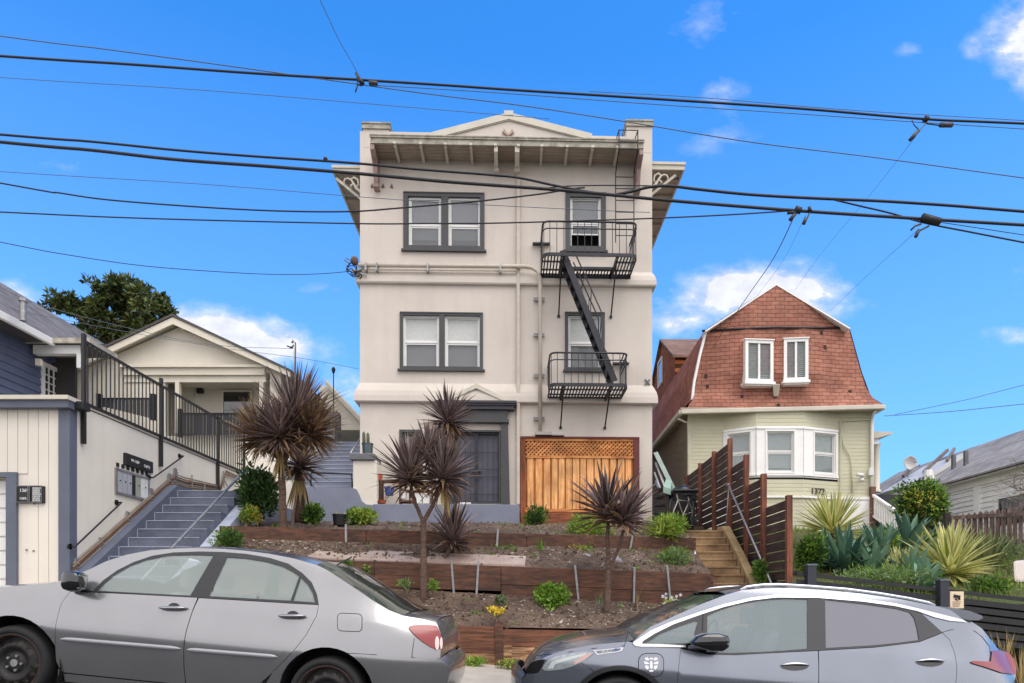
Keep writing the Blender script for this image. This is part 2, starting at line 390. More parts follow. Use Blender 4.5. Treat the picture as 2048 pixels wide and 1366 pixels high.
for i in range(2600):
    x = random.uniform(WXL+.05, WXR-.05); k = random.randrange(3); y = random.uniform(wall_d(k, x)+.05, (wall_d(k+1, x)-.03) if k < 2 else 16.4)
    z = soilz(x, y); s = random.uniform(.008, .03)*(1.0 if random.random() < .9 else 1.8); c = Vector((x, y, z+.005)); u = Vector((random.gauss(0, 1), random.gauss(0, 1), random.gauss(0, .5))).normalized()*s; v = u.orthogonal().normalized()*s*random.uniform(.3, .9); h = Vector((0, 0, s*.5))
    m.hexa([c-u-v-h, c+u-v-h, c+u+v-h, c-u+v-h, c-u*.7-v*.6+h, c+u*.6-v+h, c+u*.7+v*.7+h, c-u*.8+v+h])
m.build('soil_clods', mk('clods', sr(96, 78, 64), .95, .2, 6, .3, 40, isl=.5), tag=('dark clods and leaf litter strewn on the terrace soil', 'leaf litter', None, 'stuff'))
# plank walls
WD = wood('terrace_plank', sr(100, 64, 46), sr(62, 41, 31), 0, isl=.3)
WO = wood('weathered_plank', sr(178, 140, 104), sr(96, 62, 40), 0, isl=.4)
WR = wood('red_brown_plank', sr(124, 78, 54), sr(74, 46, 33), 0, isl=.3)
WDS = wood('terrace_side_plank', sr(122, 80, 56), sr(56, 37, 27), 1)
def plankwall(k, xa, xb, rows, mat, par, ins=0.0, name='plank', zt=None, hh=None):
    n = rows
    for r in range(n):
        m = MB(); t0, t1 = r/n, (r+1)/n-.012
        def at(x, t, y): 
            zt_ = wtop(k, x)+(zt or 0); zb = wbot(k, x)-.25 if hh is None else zt_-hh
            return Vector((x, y, lerp(zt_, zb, t)))
        jit = random.uniform(-.008, .008)+ins
        a0, a1 = wall_d(k, xa)+jit, wall_d(k, xb)+jit
        m.hexa([at(xa, t1, a0), at(xb, t1, a1), at(xb, t1, a1+.045), at(xa, t1, a0+.045), at(xa, t0, a0), at(xb, t0, a1), at(xb, t0, a1+.045), at(xa, t0, a0+.045)])
        m.build(name, mat[min(r, 1)] if isinstance(mat, tuple) else mat, par)
GAL = mk('galvanised_steel', sr(165, 165, 165), .45, .2, 8, .1, 80, metal=.7)
def stake(par, px0, py0, px1, py1, d, r=.018):
    k = 1 if d < 12 else 2; d = wall_d(k, XP(px1, wall_d(k, 0)))-.035
    m = MB(); a = P(px1, py1, d); b = P(px0, py0, d+.02)
    m.bar(a-Vector((0, 0, .12)), b, .035, .012, (0, 1, 0)); m.bar(a-Vector((.0, 0, .12)), b, .012, .035, (0, 1, 0))
    return m.build('stake', GAL, par)
t0 = thing('retaining_wall', 'reddish brown plank retaining wall lowest on the slope, right above the sidewalk', 'retaining wall', (-1, 10.6, gz(-1)))
xm = XP(1000, 10.62)
plankwall(0, WXL, -2.7, 2, (WR, WO), t0); plankwall(0, -2.69, xm-.03, 2, (WR, WO), t0); plankwall(0, xm+.03, 1.2, 3, (WR, WO), t0, zt=-.04); plankwall(0, 1.21, WXR, 3, (WR, WO), t0, zt=-.04)
m = MB(); m.box(xm-.07, xm+.05, 10.52, 10.6, gz(xm)+.1, ZP(1244, 10.55)); m.build('post', WD, t0)
m = MB(); m.box(xm+.06, xm+.19, 10.53, 10.6, gz(xm)+.1, ZP(1290, 10.55)); m.build('post', WO, t0)
t1 = thing('retaining_wall', 'dark brown plank retaining wall in the middle of the slope behind the yellow flowers', 'retaining wall', (0, 11.7, wbot(1, 0)))
x5 = XP(1003, 11.8)
plankwall(1, WXL, -2.6, 2, WD, t1, hh=.42); plankwall(1, -2.59, x5, 2, WD, t1, hh=.42); plankwall(1, x5+.01, 1.35, 2, WD, t1, zt=0, hh=.62); plankwall(1, 1.36, WXR, 2, WD, t1, hh=.66)
m = MB(); m.hexa([(WXR, 12.05, wbot(1, WXR)-.1), (WXR+.045, 12.05, wbot(1, WXR)-.1), (WXR+.045, 13.3, wbot(1, WXR)+.3), (WXR, 13.3, wbot(1, WXR)+.3), (WXR, 12.05, wtop(1, WXR)), (WXR+.045, 12.05, wtop(1, WXR)), (WXR+.045, 13.3, wtop(1, WXR)+.02), (WXR, 13.3, wtop(1, WXR)+.02)]); m.build('side_plank', WDS, t1)
for a in ((903, 1124, 908, 1176, 11.6), (957, 1122, 953, 1176, 11.65), (1150, 1130, 1159, 1208, 11.8), (1269, 1134, 1267, 1216, 11.9), (1334, 1130, 1343, 1212, 11.95)): stake(t1, *a)
t2 = thing('retaining_wall', 'long dark brown plank retaining wall highest on the slope below the blue porch wall', 'retaining wall', (0, 12.7, wbot(2, 0)))
plankwall(2, WXL, -2.9, 1, WD, t2, hh=.36); plankwall(2, -2.89, -.1, 1, WD, t2, hh=.34); plankwall(2, -.09, WXR, 1, WD, t2, hh=.33); plankwall(2, .8, WXR-.1, 1, WD, t2, ins=.05, zt=-.3, hh=.25)
m = MB(); z = wtop(2, WXR); m.hexa([(WXR, 13.35, z-.33), (WXR+.045, 13.35, z-.33), (WXR-.02, 14.9, z-.1), (WXR-.065, 14.9, z-.1), (WXR, 13.35, z), (WXR+.045, 13.35, z), (WXR-.02, 14.9, z+.18), (WXR-.065, 14.9, z+.18)]); m.build('side_plank', WDS, t2)
for a in ((692, 1048, 692, 1082, 12.25), (996, 1058, 993, 1090, 12.75), (1270, 1046, 1256, 1108, 13.0)): stake(t2, *a)
# pinkish concrete slab lying on the middle terrace
PINK = mk('pinkish_concrete', sr(176, 160, 150), .85, .12, 2.5, .3, 60, fine=.12, col2=sr(150, 128, 116))
m = MB(); xa, xb = XP(632, 11.5), XP(1050, 11.9)
ya, yb = wall_d(1, xa)+.05, wall_d(1, xb)+.05
za, zb = wtop(1, xa)+.05, wtop(1, xb)+.05
m.hexa([(xa-.05, ya, za-.08), (xb, yb, zb-.08), (xb+.02, yb+.4, zb+.1), (xa+.1, ya+.36, za+.08), (xa-.05, ya, za), (xb, yb, zb), (xb+.02, yb+.4, zb+.17), (xa+.1, ya+.36, za+.16)])
m.build('concrete_slab', PINK, bevel=.012, tag=('long pinkish concrete slab lying on the middle terrace behind the plank wall', 'slab'))
# right concrete steps
tr = thing('concrete_stairs', 'stained brown concrete steps climbing between the planters and the slatted fence', 'stairs', (3.6, 12, gz(3.6)))
m = MB()
for i in range(17):
    d = 14.5-i*.243; z = EZ+1.40-i*.162
    if z < gz(3.6)+.3: break
    m.box(WXR+.05, 3.98, d-.243*1.0, 15.2 if i == 0 else d+.15, z-.6, z); 
    m.box(WXR+.05, 3.98, d-.243-.012, d-.2, z-.035, z+.004)
m.build('steps', CONCD, tr, bevel=.008)
m = MB()
def chk(xa, xb, pts, zb):
    for (d0, z0), (d1, z1) in zip(pts[:-1], pts[1:]):
        m.hexa([(xa, d0, zb), (xb, d0, zb), (xb, d1, zb), (xa, d1, zb), (xa, d0, z0), (xb, d0, z0), (xb, d1, z1), (xa, d1, z1)])
chk(3.99, 4.15, [(10.75, EZ-.95), (12.2, EZ+.05), (13.2, EZ+.8), (14.3, EZ+1.5), (14.75, EZ+1.52)], EZ-1.9)
m.build('cheek_wall', CONC if False else mk('mossy_concrete', sr(176, 150, 110), .9, 0, 2.5, .5, 50, col2=sr(118, 98, 62)), tr, bevel=.02)
m = MB(); a = Vector((4.07, 14.3, EZ+1.5)); top = P(1458, 972, 14.35); bt = P(1545, 1172, 11.65)
m.tube([a, top], .014); m.tube([top+Vector((-.02, .1, .03)), top, bt, bt+Vector((.02, 0, -1.1))], .021, 10); m.disc(top+Vector((-.005, 0, 0)), (0, 0, 1), .03, .05)
m.build('handrail', GAL, tr, smooth=True)
# ---------------------------------------------------------------- the apartment house
STU = stucco('stucco', sr(213, 204, 194))
STW = stucco('cream_stucco', sr(228, 221, 208))
TRM = mk('painted_trim', sr(208, 202, 186), .6, .08, 2, .15, 70)
TRMD = mk('aged_trim', sr(188, 182, 166), .7, .3, 5, .4, 60, fine=.15)
SOF = mk('soffit_paint', sr(182, 166, 150), .8, .15, 2, .2, 60)
GRY = mk('slate_trim', sr(66, 66, 68), .5, .08, 3, .1, 90)
BLK = mk('black_steel', sr(26, 26, 28), .5, .2, 6, .1, 80)
WHT = mk('white_vinyl', sr(226, 226, 222), .4, .04, 3, .05, 60)
BLU = mk('blue_grey_paint', sr(128, 134, 152), .6, .12, 1.4, .3, 90, fine=.06)
BLUD = mk('dark_blue_grey_paint', sr(95, 101, 116), .6, .12, 1.6, .3, 90, fine=.06)
CEM = mk('grey_cap_cement', sr(110, 112, 116), .8, .15, 3, .3, 70)
ROOF = mk('roof_felt', sr(96, 92, 90), .95, .2, 1.2, .6, 60, fine=.2)
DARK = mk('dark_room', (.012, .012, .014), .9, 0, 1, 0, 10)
BLIND = mk('window_blind', sr(232, 234, 230), .8, .04, 1, .1, 20)
SCRN = mk('insect_screen', sr(128, 130, 132), .8, .04, 1, .1, 200)
REDC = mk('red_curtain', sr(120, 78, 76), .9, .2, 3, .3, 20)
GLC = glassmat('clear_window_glass', (.25, .27, .28), .14)
GL = glassmat('window_glass', (.20, .22, .24), .32)
GLP = glassmat('pale_window_glass', (.22, .24, .25), .34)
BLG = mk('grey_shade', sr(176, 176, 184), .8, .06, 1, .1, 20)
D0 = 17.7
TF[0] = Matrix.Translation((XP(1013, D0), D0, 0)) @ Matrix.Rotation(math.radians(1.7), 4, 'Z') @ Matrix.Translation((-XP(1013, D0), -D0, 0))
def hx(px): return XP(px, D0)
def hz(py): return ZP(py, D0)
def wall_holes(m, x0, x1, prof, holes, y, t=.16, back=True):
    """front wall sheet with rectangular openings; prof = [(z, outward offset)] bottom to top"""
    xs = sorted(set([x0, x1]+[h[0] for h in holes]+[h[1] for h in holes]))
    zs = sorted(set([p[0] for p in prof]+[h[2] for h in holes]+[h[3] for h in holes]))
    def off(z):
        for (a, oa), (b, ob) in zip(prof[:-1], prof[1:]):
            if a <= z <= b: return lerp(oa, ob, (z-a)/(b-a) if b > a else 0)
        return 0
    for xa, xb in zip(xs[:-1], xs[1:]):
        for za, zb in zip(zs[:-1], zs[1:]):
            cx, cz = (xa+xb)/2, (za+zb)/2
            if any(h[0] < cx < h[1] and h[2] < cz < h[3] for h in holes): continue
            m.quad((xa, y-off(za), za), (xb, y-off(za), za), (xb, y-off(zb), zb), (xa, y-off(zb), zb))
    for h in holes:
        a, b, c, e = h[:4]
        m.quad((a, y, c), (a, y+t, c), (a, y+t, e), (a, y, e)); m.quad((b, y+t, c), (b, y, c), (b, y, e), (b, y+t, e))
        m.quad((a, y, e), (a, y+t, e), (b, y+t, e), (b, y, e)); m.quad((a, y+t, c), (a, y, c), (b, y, c), (b, y+t, c))
def rim(m, x0, x1, y0, y1, z0, z1, w, bt=None):    # four-sided frame in the xz plane
    bt = w if bt is None else bt
    m.box(x0, x0+w, y0, y1, z0, z1); m.box(x1-w, x1, y0, y1, z0, z1)
    m.box(x0+w, x1-w, y0, y1, z1-w, z1); m.box(x0+w, x1-w, y0, y1, z0, z0+bt)
def sash_window(par, x0, x1, z0, z1, y, zm, low='blind', fm=None, gl=None, bl=1.0, open_low=0.0, upm=None, fw=.05):
    fm = fm or WHT; gl = gl or GLP
    m = MB(); rim(m, x0, x1, y, y+.09, z0, z1, fw)
    m.box(x0+fw, x1-fw, y+.02, y+.07, zm-.02, zm+.02)
    rim(m, x0+fw, x1-fw, y+.03, y+.06, z0+fw+open_low, zm-.03+open_low*0, .03); rim(m, x0+fw, x1-fw, y+.045, y+.075, zm+.03, z1-fw, .025)
    w_ = m.build('window', fm, par)
    m = MB(); m.box(x0+fw+.02, x1-fw-.02, y+.055, y+.06, zm+.03, z1-fw-.02); 
    m.box(x0+fw+.02, x1-fw-.02, y+.04, y+.045, z0+fw+open_low+.02, zm-.04); m.build('pane', gl, w_)
    if upm is not False:
        m = MB(); n = int((z1-zm)/.05)
        for i in range(n): 
            za = zm+(z1-zm)*i/n; m.box(x0+fw, x1-fw, y+.085, y+.09+.006*(i % 2), za, za+(z1-zm)/n)
        m.build('blind', upm or BLIND, w_)
    if low:
        mm = {'blind': BLIND, 'screen': SCRN, 'red': REDC}[low]
        zt = zm if bl >= 1 else lerp(z0, zm, 1)
        m = MB(); m.box(x0+fw, x1-fw, y+.085, y+.095, lerp(zm, z0+fw, bl), zm); m.build('blind' if low != 'red' else 'curtain', mm, w_)
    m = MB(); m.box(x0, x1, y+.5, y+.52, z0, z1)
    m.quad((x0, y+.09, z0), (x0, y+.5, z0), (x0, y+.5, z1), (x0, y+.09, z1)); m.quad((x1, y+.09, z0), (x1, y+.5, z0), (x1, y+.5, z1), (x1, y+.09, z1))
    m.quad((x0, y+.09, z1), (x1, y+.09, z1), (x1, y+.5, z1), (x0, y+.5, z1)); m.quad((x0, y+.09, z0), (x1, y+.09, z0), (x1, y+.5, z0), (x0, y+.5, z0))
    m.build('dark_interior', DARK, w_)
    return w_
H = thing('apartment_building', 'three storey beige stucco apartment building with dark grey window trim and low gable', 'building', (hx(1013), D0, EZ+1.8))
BX0, BX1, BY1 = hx(722), hx(1306), 32.0
zb = hz(1062)
def pr(f=1.0):
    return [(zb, 0), (hz(812), 0), (hz(808.5), .0), (hz(808), .10), (hz(806), .13), (hz(795), .125), (hz(785), .10), (hz(775), .045), (hz(768), 0),
            (hz(572), 0), (hz(571.5), .08), (hz(569), .10), (hz(560), .095), (hz(550), .06), (hz(541), 0), (hz(268), 0)]
PR = pr()
win = [(hx(808), hx(969), hz(503), hz(388)), (hx(801), hx(966), hz(741), hz(627)), (hx(1131), hx(1212), hz(500), hz(383)), (hx(1130), hx(1210), hz(740), hz(623))]
gar = (hx(1040), hx(1278), zb, hz(874)); door = (hx(904), hx(1002), hz(1007), hz(861)); side = (hx(800), hx(845), hz(960), hz(861))
m = MB(); wall_holes(m, BX0, BX1, PR, win+[gar, door, side], D0)
for (za, oa), (zc, oc) in zip(PR[:-1], PR[1:]):        # side walls with the same flared belts
    m.quad((BX0-oa, D0-oa, za), (BX0, D0-oa, za), (BX0, D0-oc, zc), (BX0-oc, D0-oc, zc)); m.quad((BX1, D0-oa, za), (BX1+oa, D0-oa, za), (BX1+oc, D0-oc, zc), (BX1, D0-oc, zc))
    m.quad((BX0-oa, BY1, za), (BX0-oa, D0-oa, za), (BX0-oc, D0-oc, zc), (BX0-oc, BY1, zc)); m.quad((BX1+oa, D0-oa, za), (BX1+oa, BY1, za), (BX1+oc, BY1, zc), (BX1+oc, D0-oc, zc))
m.quad((BX0, BY1, zb), (BX1, BY1, zb), (BX1, BY1, hz(268)), (BX0, BY1, hz(268)))
m.build('wall', STU, H)
m = MB(); m.box(BX0, BX1, D0+.3, BY1, hz(285), hz(283)); m.build('roof', ROOF, H)
# corner piers
for a, b, t, cw in ((728, 780, 252, 2), (1254, 1306, 236, 1.5)):
    m = MB(); m.box(hx(a), hx(b), D0-.004, D0+1.3, hz(300), hz(t+12)); pi = m.build('corner_pier', STU, H)
    m = MB(); m.box(hx(a-cw), hx(b+cw), D0-.04, D0+1.34, hz(t+12), hz(t+3)); m.box(hx(a-cw-1), hx(b+cw+1), D0-.06, D0+1.36, hz(t+3), hz(t)); m.build('pier_cap', TRMD, pi)
# front eave
EY = 16.98; ez0, ez1 = ZP(291, EY), ZP(277, EY); eu = ZP(289, EY)
ex0, ex1 = XP(741, EY), XP(1287, EY)
ev = thing  # noqa
m = MB(); m.box(ex0, ex1, EY, EY+.04, ez0, ez1); m.box(ex0-.02, ex1+.02, EY-.03, EY, ez1-.045, ez1+.02); m.box(ex0-.01, ex1+.01, EY-.045, EY-.03, ez1, ez1+.025)
m.box(ex0, ex0+.04, EY+.04, D0, ez0, ez1); m.box(ex1-.04, ex1, EY+.04, D0, ez0, ez1); m.build('fascia', TRMD, H)
m = MB(); m.box(ex0+.04, ex1-.04, EY+.04, D0, ez0+.06, ez0+.08); n_ = 60
for i in range(5): m.box(ex0+.04, ex1-.04, EY+.05+i*.13, EY+.168+i*.13, ez0+.05, ez0+.06)
so_ = m.build('soffit', SOF, H)
m = MB(); m.box(ex0+.03, ex1-.03, EY+.02, D0+.4, ez0+.10, ez0+.14); m.build('eave_roof', ROOF, H)
for p in (789, 840, 889, 940, 989, 1035, 1082, 1133, 1184, 1235):
    x = XP(p, EY); m = MB(); m.hexa([(x-.03, EY+.06, ez0-.05), (x+.03, EY+.06, ez0-.05), (x+.03, D0, ez0-.05), (x-.03, D0, ez0-.05), (x-.03, EY+.0, ez0+.05), (x+.03, EY, ez0+.05), (x+.03, D0, ez0+.05), (x-.03, D0, ez0+.05)])
    m.box(x-.035, x+.035, EY-.03, EY+.03, ez0-.02, ez0+.03); m.build('rafter', TRM, H)
PKB = mk('worn_pink_bracket', sr(176, 150, 144), .8, .25, 6, .3, 60)
for px_, w_, mt in ((748, .1, PKB), (1280, .1, PKB), (991, .09, TRM), (1033, .11, TRM)):
    x = XP(px_, 17.2); lo = hz(385) if px_ in (748, 1280) else hz(350)
    m = MB()
    sh = [(EY+.02, ez0+.02), (EY+.02, ez0-.14), (EY+.14, ez0-.22), (EY+.34, ez0-.30), (EY+.46, lo+.12), (EY+.5, lo), (D0, lo), (D0, ez0+.02)]
    m.prism([(x-w_/2, y, z) for y, z in sh], (w_, 0, 0)); m.box(x-w_/2-.02, x+w_/2+.02, EY+.48, D0, lo-.04, lo+.03); m.build('bracket', mt, H)
# gable parapet
gy = D0-.16; gz_ = lambda y: ZP(y, gy); gx = lambda x: XP(x, gy)
TB = hz(286)
m = MB(); m.prism([(gx(850), gy, TB), (gx(1182), gy, TB), (gx(1182), gy, gz_(270)), (gx(1017), gy, gz_(233)), (gx(850), gy, gz_(276))], (0, .3, 0)); gb = m.build('gable_parapet', STU, H)
m = MB()
for A_, B_, w_, o in (((848, 274), (1017, 227), .17, .05), ((1017, 227), (1184, 266), .17, .05), ((866, 280), (1017, 238), .05, .03), ((1017, 238), (1168, 273), .05, .03)):
    a = Vector((gx(A_[0]), gy-o, gz_(A_[1]))); b = Vector((gx(B_[0]), gy-o, gz_(B_[1])))
    m.hexa([a-Vector((0, 0, w_)), b-Vector((0, 0, w_)), b+Vector((0, .38, -w_)), a+Vector((0, .38, -w_)), a, b, b+Vector((0, .38, 0)), a+Vector((0, .38, 0))])
m.box(gx(1008), gx(1026), gy-.06, gy+.3, gz_(233), gz_(224)); m.build('raking_trim', TRM, gb)
m = MB()
for s in (-1, 1):
    c = Vector((gx(1016), gy-.03, gz_(273))); m.bar(c, c+Vector((s*.13, 0, .11)), .05, .05, (0, 1, 0)); m.bar(c+Vector((s*.12, 0, .10)), c+Vector((s*.09, 0, .15)), .04, .04, (0, 1, 0))
m.build('chevron_ornament', mk('ornament_tan', sr(176, 150, 132), .7), gb)
# side eaves (run back along both flanks)
for s, pxo, d_, yt, yb in ((1, 1373, 18.1, 320, 333), (-1, 669, 18.1, 339, 348)):
    xo = XP(pxo, d_); xi = (BX1+.0) if s > 0 else BX0; zt, zb_ = ZP(yt, d_), ZP(yb, d_)
    zt = max(zt, zt); th = .17
    m = MB(); m.box(xi, xo, d_, d_+.05, zt-th, zt); m.box(xi, xo+s*.02, d_-.03, d_, zt-.05, zt+.02); m.box(xo-s*.04, xo, d_+.05, BY1, zt-th, zt); m.build('side_fascia', TRM, H)
    m = MB(); m.box(xi, xo-s*.04, d_+.05, BY1, zt-.08, zt-.05); m.build('side_soffit', SOF, H)
    m = MB()
    k = d_+.5
    for j in range(12): m = MB(); m.box(xi, xo-s*.05, k+j*.75, k+j*.75+.07, zt-th+.02, zt-.08); m.build('rafter', SOF, H)
    m = MB(); m.quad((xi, d_, zt+.03), (xo+s*.03, d_-.03, zt+.02), (xo+s*.03, BY1, zt+.02), (xi, BY1, zt+.03)); m.build('side_roof', ROOF, H)
    m = MB(); c = Vector((xi, d_+.02, 0))
    def sp_(u, v): return Vector((xi+s*u*.95, d_+.0, zt-th-v*.95))
    pts = [sp_(0, .62), sp_(.10, .50), sp_(.2, .42), sp_(.26, .30), sp_(.33, .2), sp_(.42, .15), sp_(.5, .17), sp_(.54, .24), sp_(.5, .29)]
    m.tube(pts, [.035, .032, .036, .026, .024, .022, .022, .02, .014], 8, flat=1)
    m.tube([sp_(.2, .42), sp_(.13, .30), sp_(.16, .18), sp_(.26, .12), sp_(.33, .17), sp_(.32, .25), sp_(.25, .26)], [.022, .022, .026, .026, .022, .018, .014], 8)
    m.tube([sp_(.27, .3), sp_(.36, .36), sp_(.31, .42)], [.025, .022, .012], 8)
    m.build('scroll_bracket', TRM, H, smooth=True)
    m = MB(); m.bar(sp_(0, .72)+Vector((0, .12, 0)), sp_(.78, .08)+Vector((0, .12, 0)), .06, .05, (0, 1, 0)); m.build('strut', TRM, H)
# windows of the front
def trim_win(x0, x1, z0, z1, kids, w_=.11, mull=None):
    m = MB(); y = D0-.035
    rim(m, x0, x1, y, D0+.06, z0, z1, w_)
    if mull: m.box(mull[0], mull[1], y+.003, D0+.06, z0+w_, z1-w_)
    m.box(x0-.05, x1+.05, y-.05, D0+.05, z0-.045, z0); m.box(x0-.0, x1+.0, y-.015, y, z1-.03, z1+.0)
    return m.build('window_trim', GRY, H)
t_ = trim_win(*win[0], None, w_=.115, mull=(hx(883), hx(897)))
sash_window(t_, hx(818), hx(883), hz(499), hz(397), D0+.03, hz(452), 'screen', bl=.62, upm=BLG)
m = MB(); m.box(hx(822), hx(879), D0+.16, D0+.17, hz(497), hz(482)); m.build('curtain', REDC, t_)
sash_window(t_, hx(897), hx(962), hz(499), hz(397), D0+.03, hz(452), 'screen', bl=.6, upm=BLG)
t_ = trim_win(*win[1], None, w_=.08, mull=(hx(879), hx(890)))
sash_window(t_, hx(807), hx(879), hz(739), hz(632), D0+.03, hz(685), 'screen', gl=GLC)
sash_window(t_, hx(890), hx(961), hz(739), hz(632), D0+.03, hz(685), 'screen', gl=GLC)
t_ = trim_win(*win[2], None, w_=.12)
sash_window(t_, hx(1140), hx(1203), hz(496), hz(390), D0+.03, hz(442), None, open_low=.35, upm=BLG)
t_ = trim_win(*win[3], None, w_=.08)
sash_window(t_, hx(1136), hx(1204), hz(738), hz(628), D0+.03, hz(684), 'screen', gl=GLC)
m = MB(); m.box(side[0], side[1], D0+.3, D0+.32, side[2], side[3]); rim(m, side[0], side[1], D0-.03, D0+.05, side[2], side[3], .07)
sash_window(m.build('window_trim', GRY, H), side[0]+.07, side[1]-.07, side[2]+.07, side[3]-.07, D0+.03, lerp(side[2], side[3], .5), None, gl=GL, fm=GRY, upm=False)
# steel security door with its grille
dr = None
m = MB(); m.box(door[0]+.03, door[1]-.03, D0+.12, D0+.15, door[2], door[3]-.03); dr = m.build('door', mk('dark_door', sr(88, 88, 102), .6, .1, 4), H)
m = MB(); rim(m, door[0], door[1], D0-.03, D0+.12, door[2], door[3], .05, .02); m.build('door_frame', GRY, dr)
m = MB(); x0, x1, z0, z1 = door[0]+.05, door[1]-.05, door[2]+.03, door[3]-.06; xc = (x0+x1)/2
for a, b in ((x0, xc-.006), (xc+.006, x1)):
    rim(m, a, b, D0+.04, D0+.07, z0, z1, .03)
    for i in range(1, 4): x = lerp(a, b, i/4.0+.0); m.box(x-.007, x+.007, D0+.05, D0+.064, z0+.03, z1-.03)
for py in (904, 938, 953, 988): m.box(x0+.02, x1-.02, D0+.04, D0+.052, hz(py)-.008, hz(py)+.008)
m.build('security_grille', mk('grille_iron', sr(40, 40, 44), .45, .1, 5), dr)
m = MB()
for s in (-1, 1):
    m.box(xc+s*.07-.035, xc+s*.07+.035, D0+.02, D0+.04, hz(948), hz(941)); m.disc((xc+s*.07, D0+.02, hz(943)), (0, -1, 0), .02, .05, 10)
for py in (932, 960): m.box(xc-.04, xc+.04, D0+.035, D0+.04, hz(py+2), hz(py-2)); m.box(xc-.015, xc+.015, D0+.035, D0+.04, hz(py+5), hz(py-5))
m.build('door_handle', BLK, dr)
# portico trim
pc = (hx(953)); 
m = MB()
m.box(hx(876), hx(1031), D0-.26, D0, hz(816), hz(809)); m.box(hx(879), hx(1028), D0-.22, D0, hz(823), hz(816)); m.box(hx(873), hx(1033), D0-.30, D0, hz(812), hz(807.5))
en = m.build('entablature', mk('near_black_trim', sr(58, 56, 64), .5, .1, 4), H)
m = MB(); m.box(hx(889), hx(1015), D0-.14, D0, hz(842), hz(823)); m.box(hx(887), hx(1018), D0-.18, D0, hz(848), hz(842)); m.build('frieze', GRY, en)
m = MB()
for a, b in ((1003, 1016), (890, 903)):
    m.hexa([(hx(a)+.0, D0-.12, hz(1010)), (hx(b)+.05, D0-.12, hz(1010)), (hx(b)+.05, D0, hz(1010)), (hx(a), D0, hz(1010)), (hx(a), D0-.12, hz(848)), (hx(b), D0-.12, hz(848)), (hx(b), D0, hz(848)), (hx(a), D0, hz(848))])
    m.build('pilaster', GRY, H); m = MB()
m = MB()
for s, e in ((-1, 880), (1, 1028)):
    a = Vector((pc, D0-.15, hz(771))); b = Vector((hx(e), D0-.15, hz(807)))
    m.hexa([a-Vector((0, 0, .12)), b-Vector((0, 0, .10)), b+Vector((0, .15, -.1)), a+Vector((0, .15, -.12)), a, b, b+Vector((0, .15, 0)), a+Vector((0, .15, 0))])
m.build('pediment_trim', TRM, H)
m = MB(); m.prism([(hx(885), D0-.06, hz(808)), (hx(1023), D0-.06, hz(808)), (pc, D0-.06, hz(774))], (0, .06, 0)); m.build('pediment', STU, H)
# garage opening closed by a cedar fence panel
RW = wood('red_cedar_post', sr(150, 84, 44), sr(104, 50, 26), 2)
CED = wood('new_cedar', sr(234, 182, 122), sr(204, 138, 80), 2, isl=.3)
CEH = wood('new_cedar_rail', sr(214, 150, 88), sr(170, 100, 52), 0, isl=.2)
FP = thing('fence_panel', 'new orange cedar fence panel with a lattice top closing the garage opening', 'fence', (hx(1158), D0, zb))
m = MB(); m.box(hx(1041), hx(1051), D0-.12, D0+.02, zb, hz(876)); m.build('post', RW, FP)
RD = mk('dark_red_paint', sr(98, 40, 34), .6, .15, 3)
m = MB(); m.box(hx(1267), hx(1278.5), D0-.12, D0+.02, zb, hz(876)); m.build('post', RD, FP)
m = MB(); m.box(hx(1041), hx(1278.5), D0-.13, D0-.0, hz(878), hz(874.5)); m.build('top_board', RD, FP)
m = MB(); m.box(hx(1051), hx(1267), D0-.1, D0-.04, hz(883), hz(878)); m.box(hx(1051), hx(1267), D0-.1, D0-.03, hz(917), hz(912)); m.box(hx(1051), hx(1267), D0-.09, D0-.04, hz(1024), hz(1018)); m.build('rail', CEH, FP)
m = MB(); x0, x1, z0, z1 = hx(1051), hx(1267), hz(912), hz(883); hh = z1-z0; st = .105
for dr_ in (1, -1):
    x = x0-hh
    while x < x1:
        a = (x, z0) if dr_ > 0 else (x, z1); b = (x+hh, z1) if dr_ > 0 else (x+hh, z0)
        ta = max(0, (x0-x)/hh); tb = min(1, (x1-x)/hh)
        if tb > ta:
            y = D0-.075 if dr_ > 0 else D0-.064
            pa = Vector((lerp(a[0], b[0], ta), y, lerp(a[1], b[1], ta))); pb = Vector((lerp(a[0], b[0], tb), y, lerp(a[1], b[1], tb)))
            if (pb-pa).length > .02: m.bar(pa, pb, .008, .04, (0, 0, 1)) if False else m.bar(pa, pb, .042, .008, (0, 1, 0))
        x += st
m.build('lattice', CEH, FP)
CEDD = wood('new_cedar_recess', sr(196, 126, 66), sr(150, 88, 42), 2, isl=.2)
x = x0; k = 0
while x < x1-.02:
    w_ = min(random.uniform(.12, .145) if k % 2 else random.uniform(.05, .08), x1-x); y = D0-.075+(0 if k % 2 else .03)
    m = MB(); m.box(x-.01, x+w_+.01, y, y+.02, hz(1020), hz(916)); m.build('board', CED if k % 2 else CEDD, FP); x += w_; k += 1
m = MB(); m.box(x0, x1, D0-.08, D0-.03, zb, hz(1024)); m.build('kick_board', wood('kick_board', sr(160, 92, 54), sr(110, 58, 34), 0), FP)
m = MB(); m.box(gar[0], gar[1], D0+.6, D0+.65, zb, gar[3]); m.build('opening_back', mk('dim_board', sr(120, 84, 54), .8), FP)
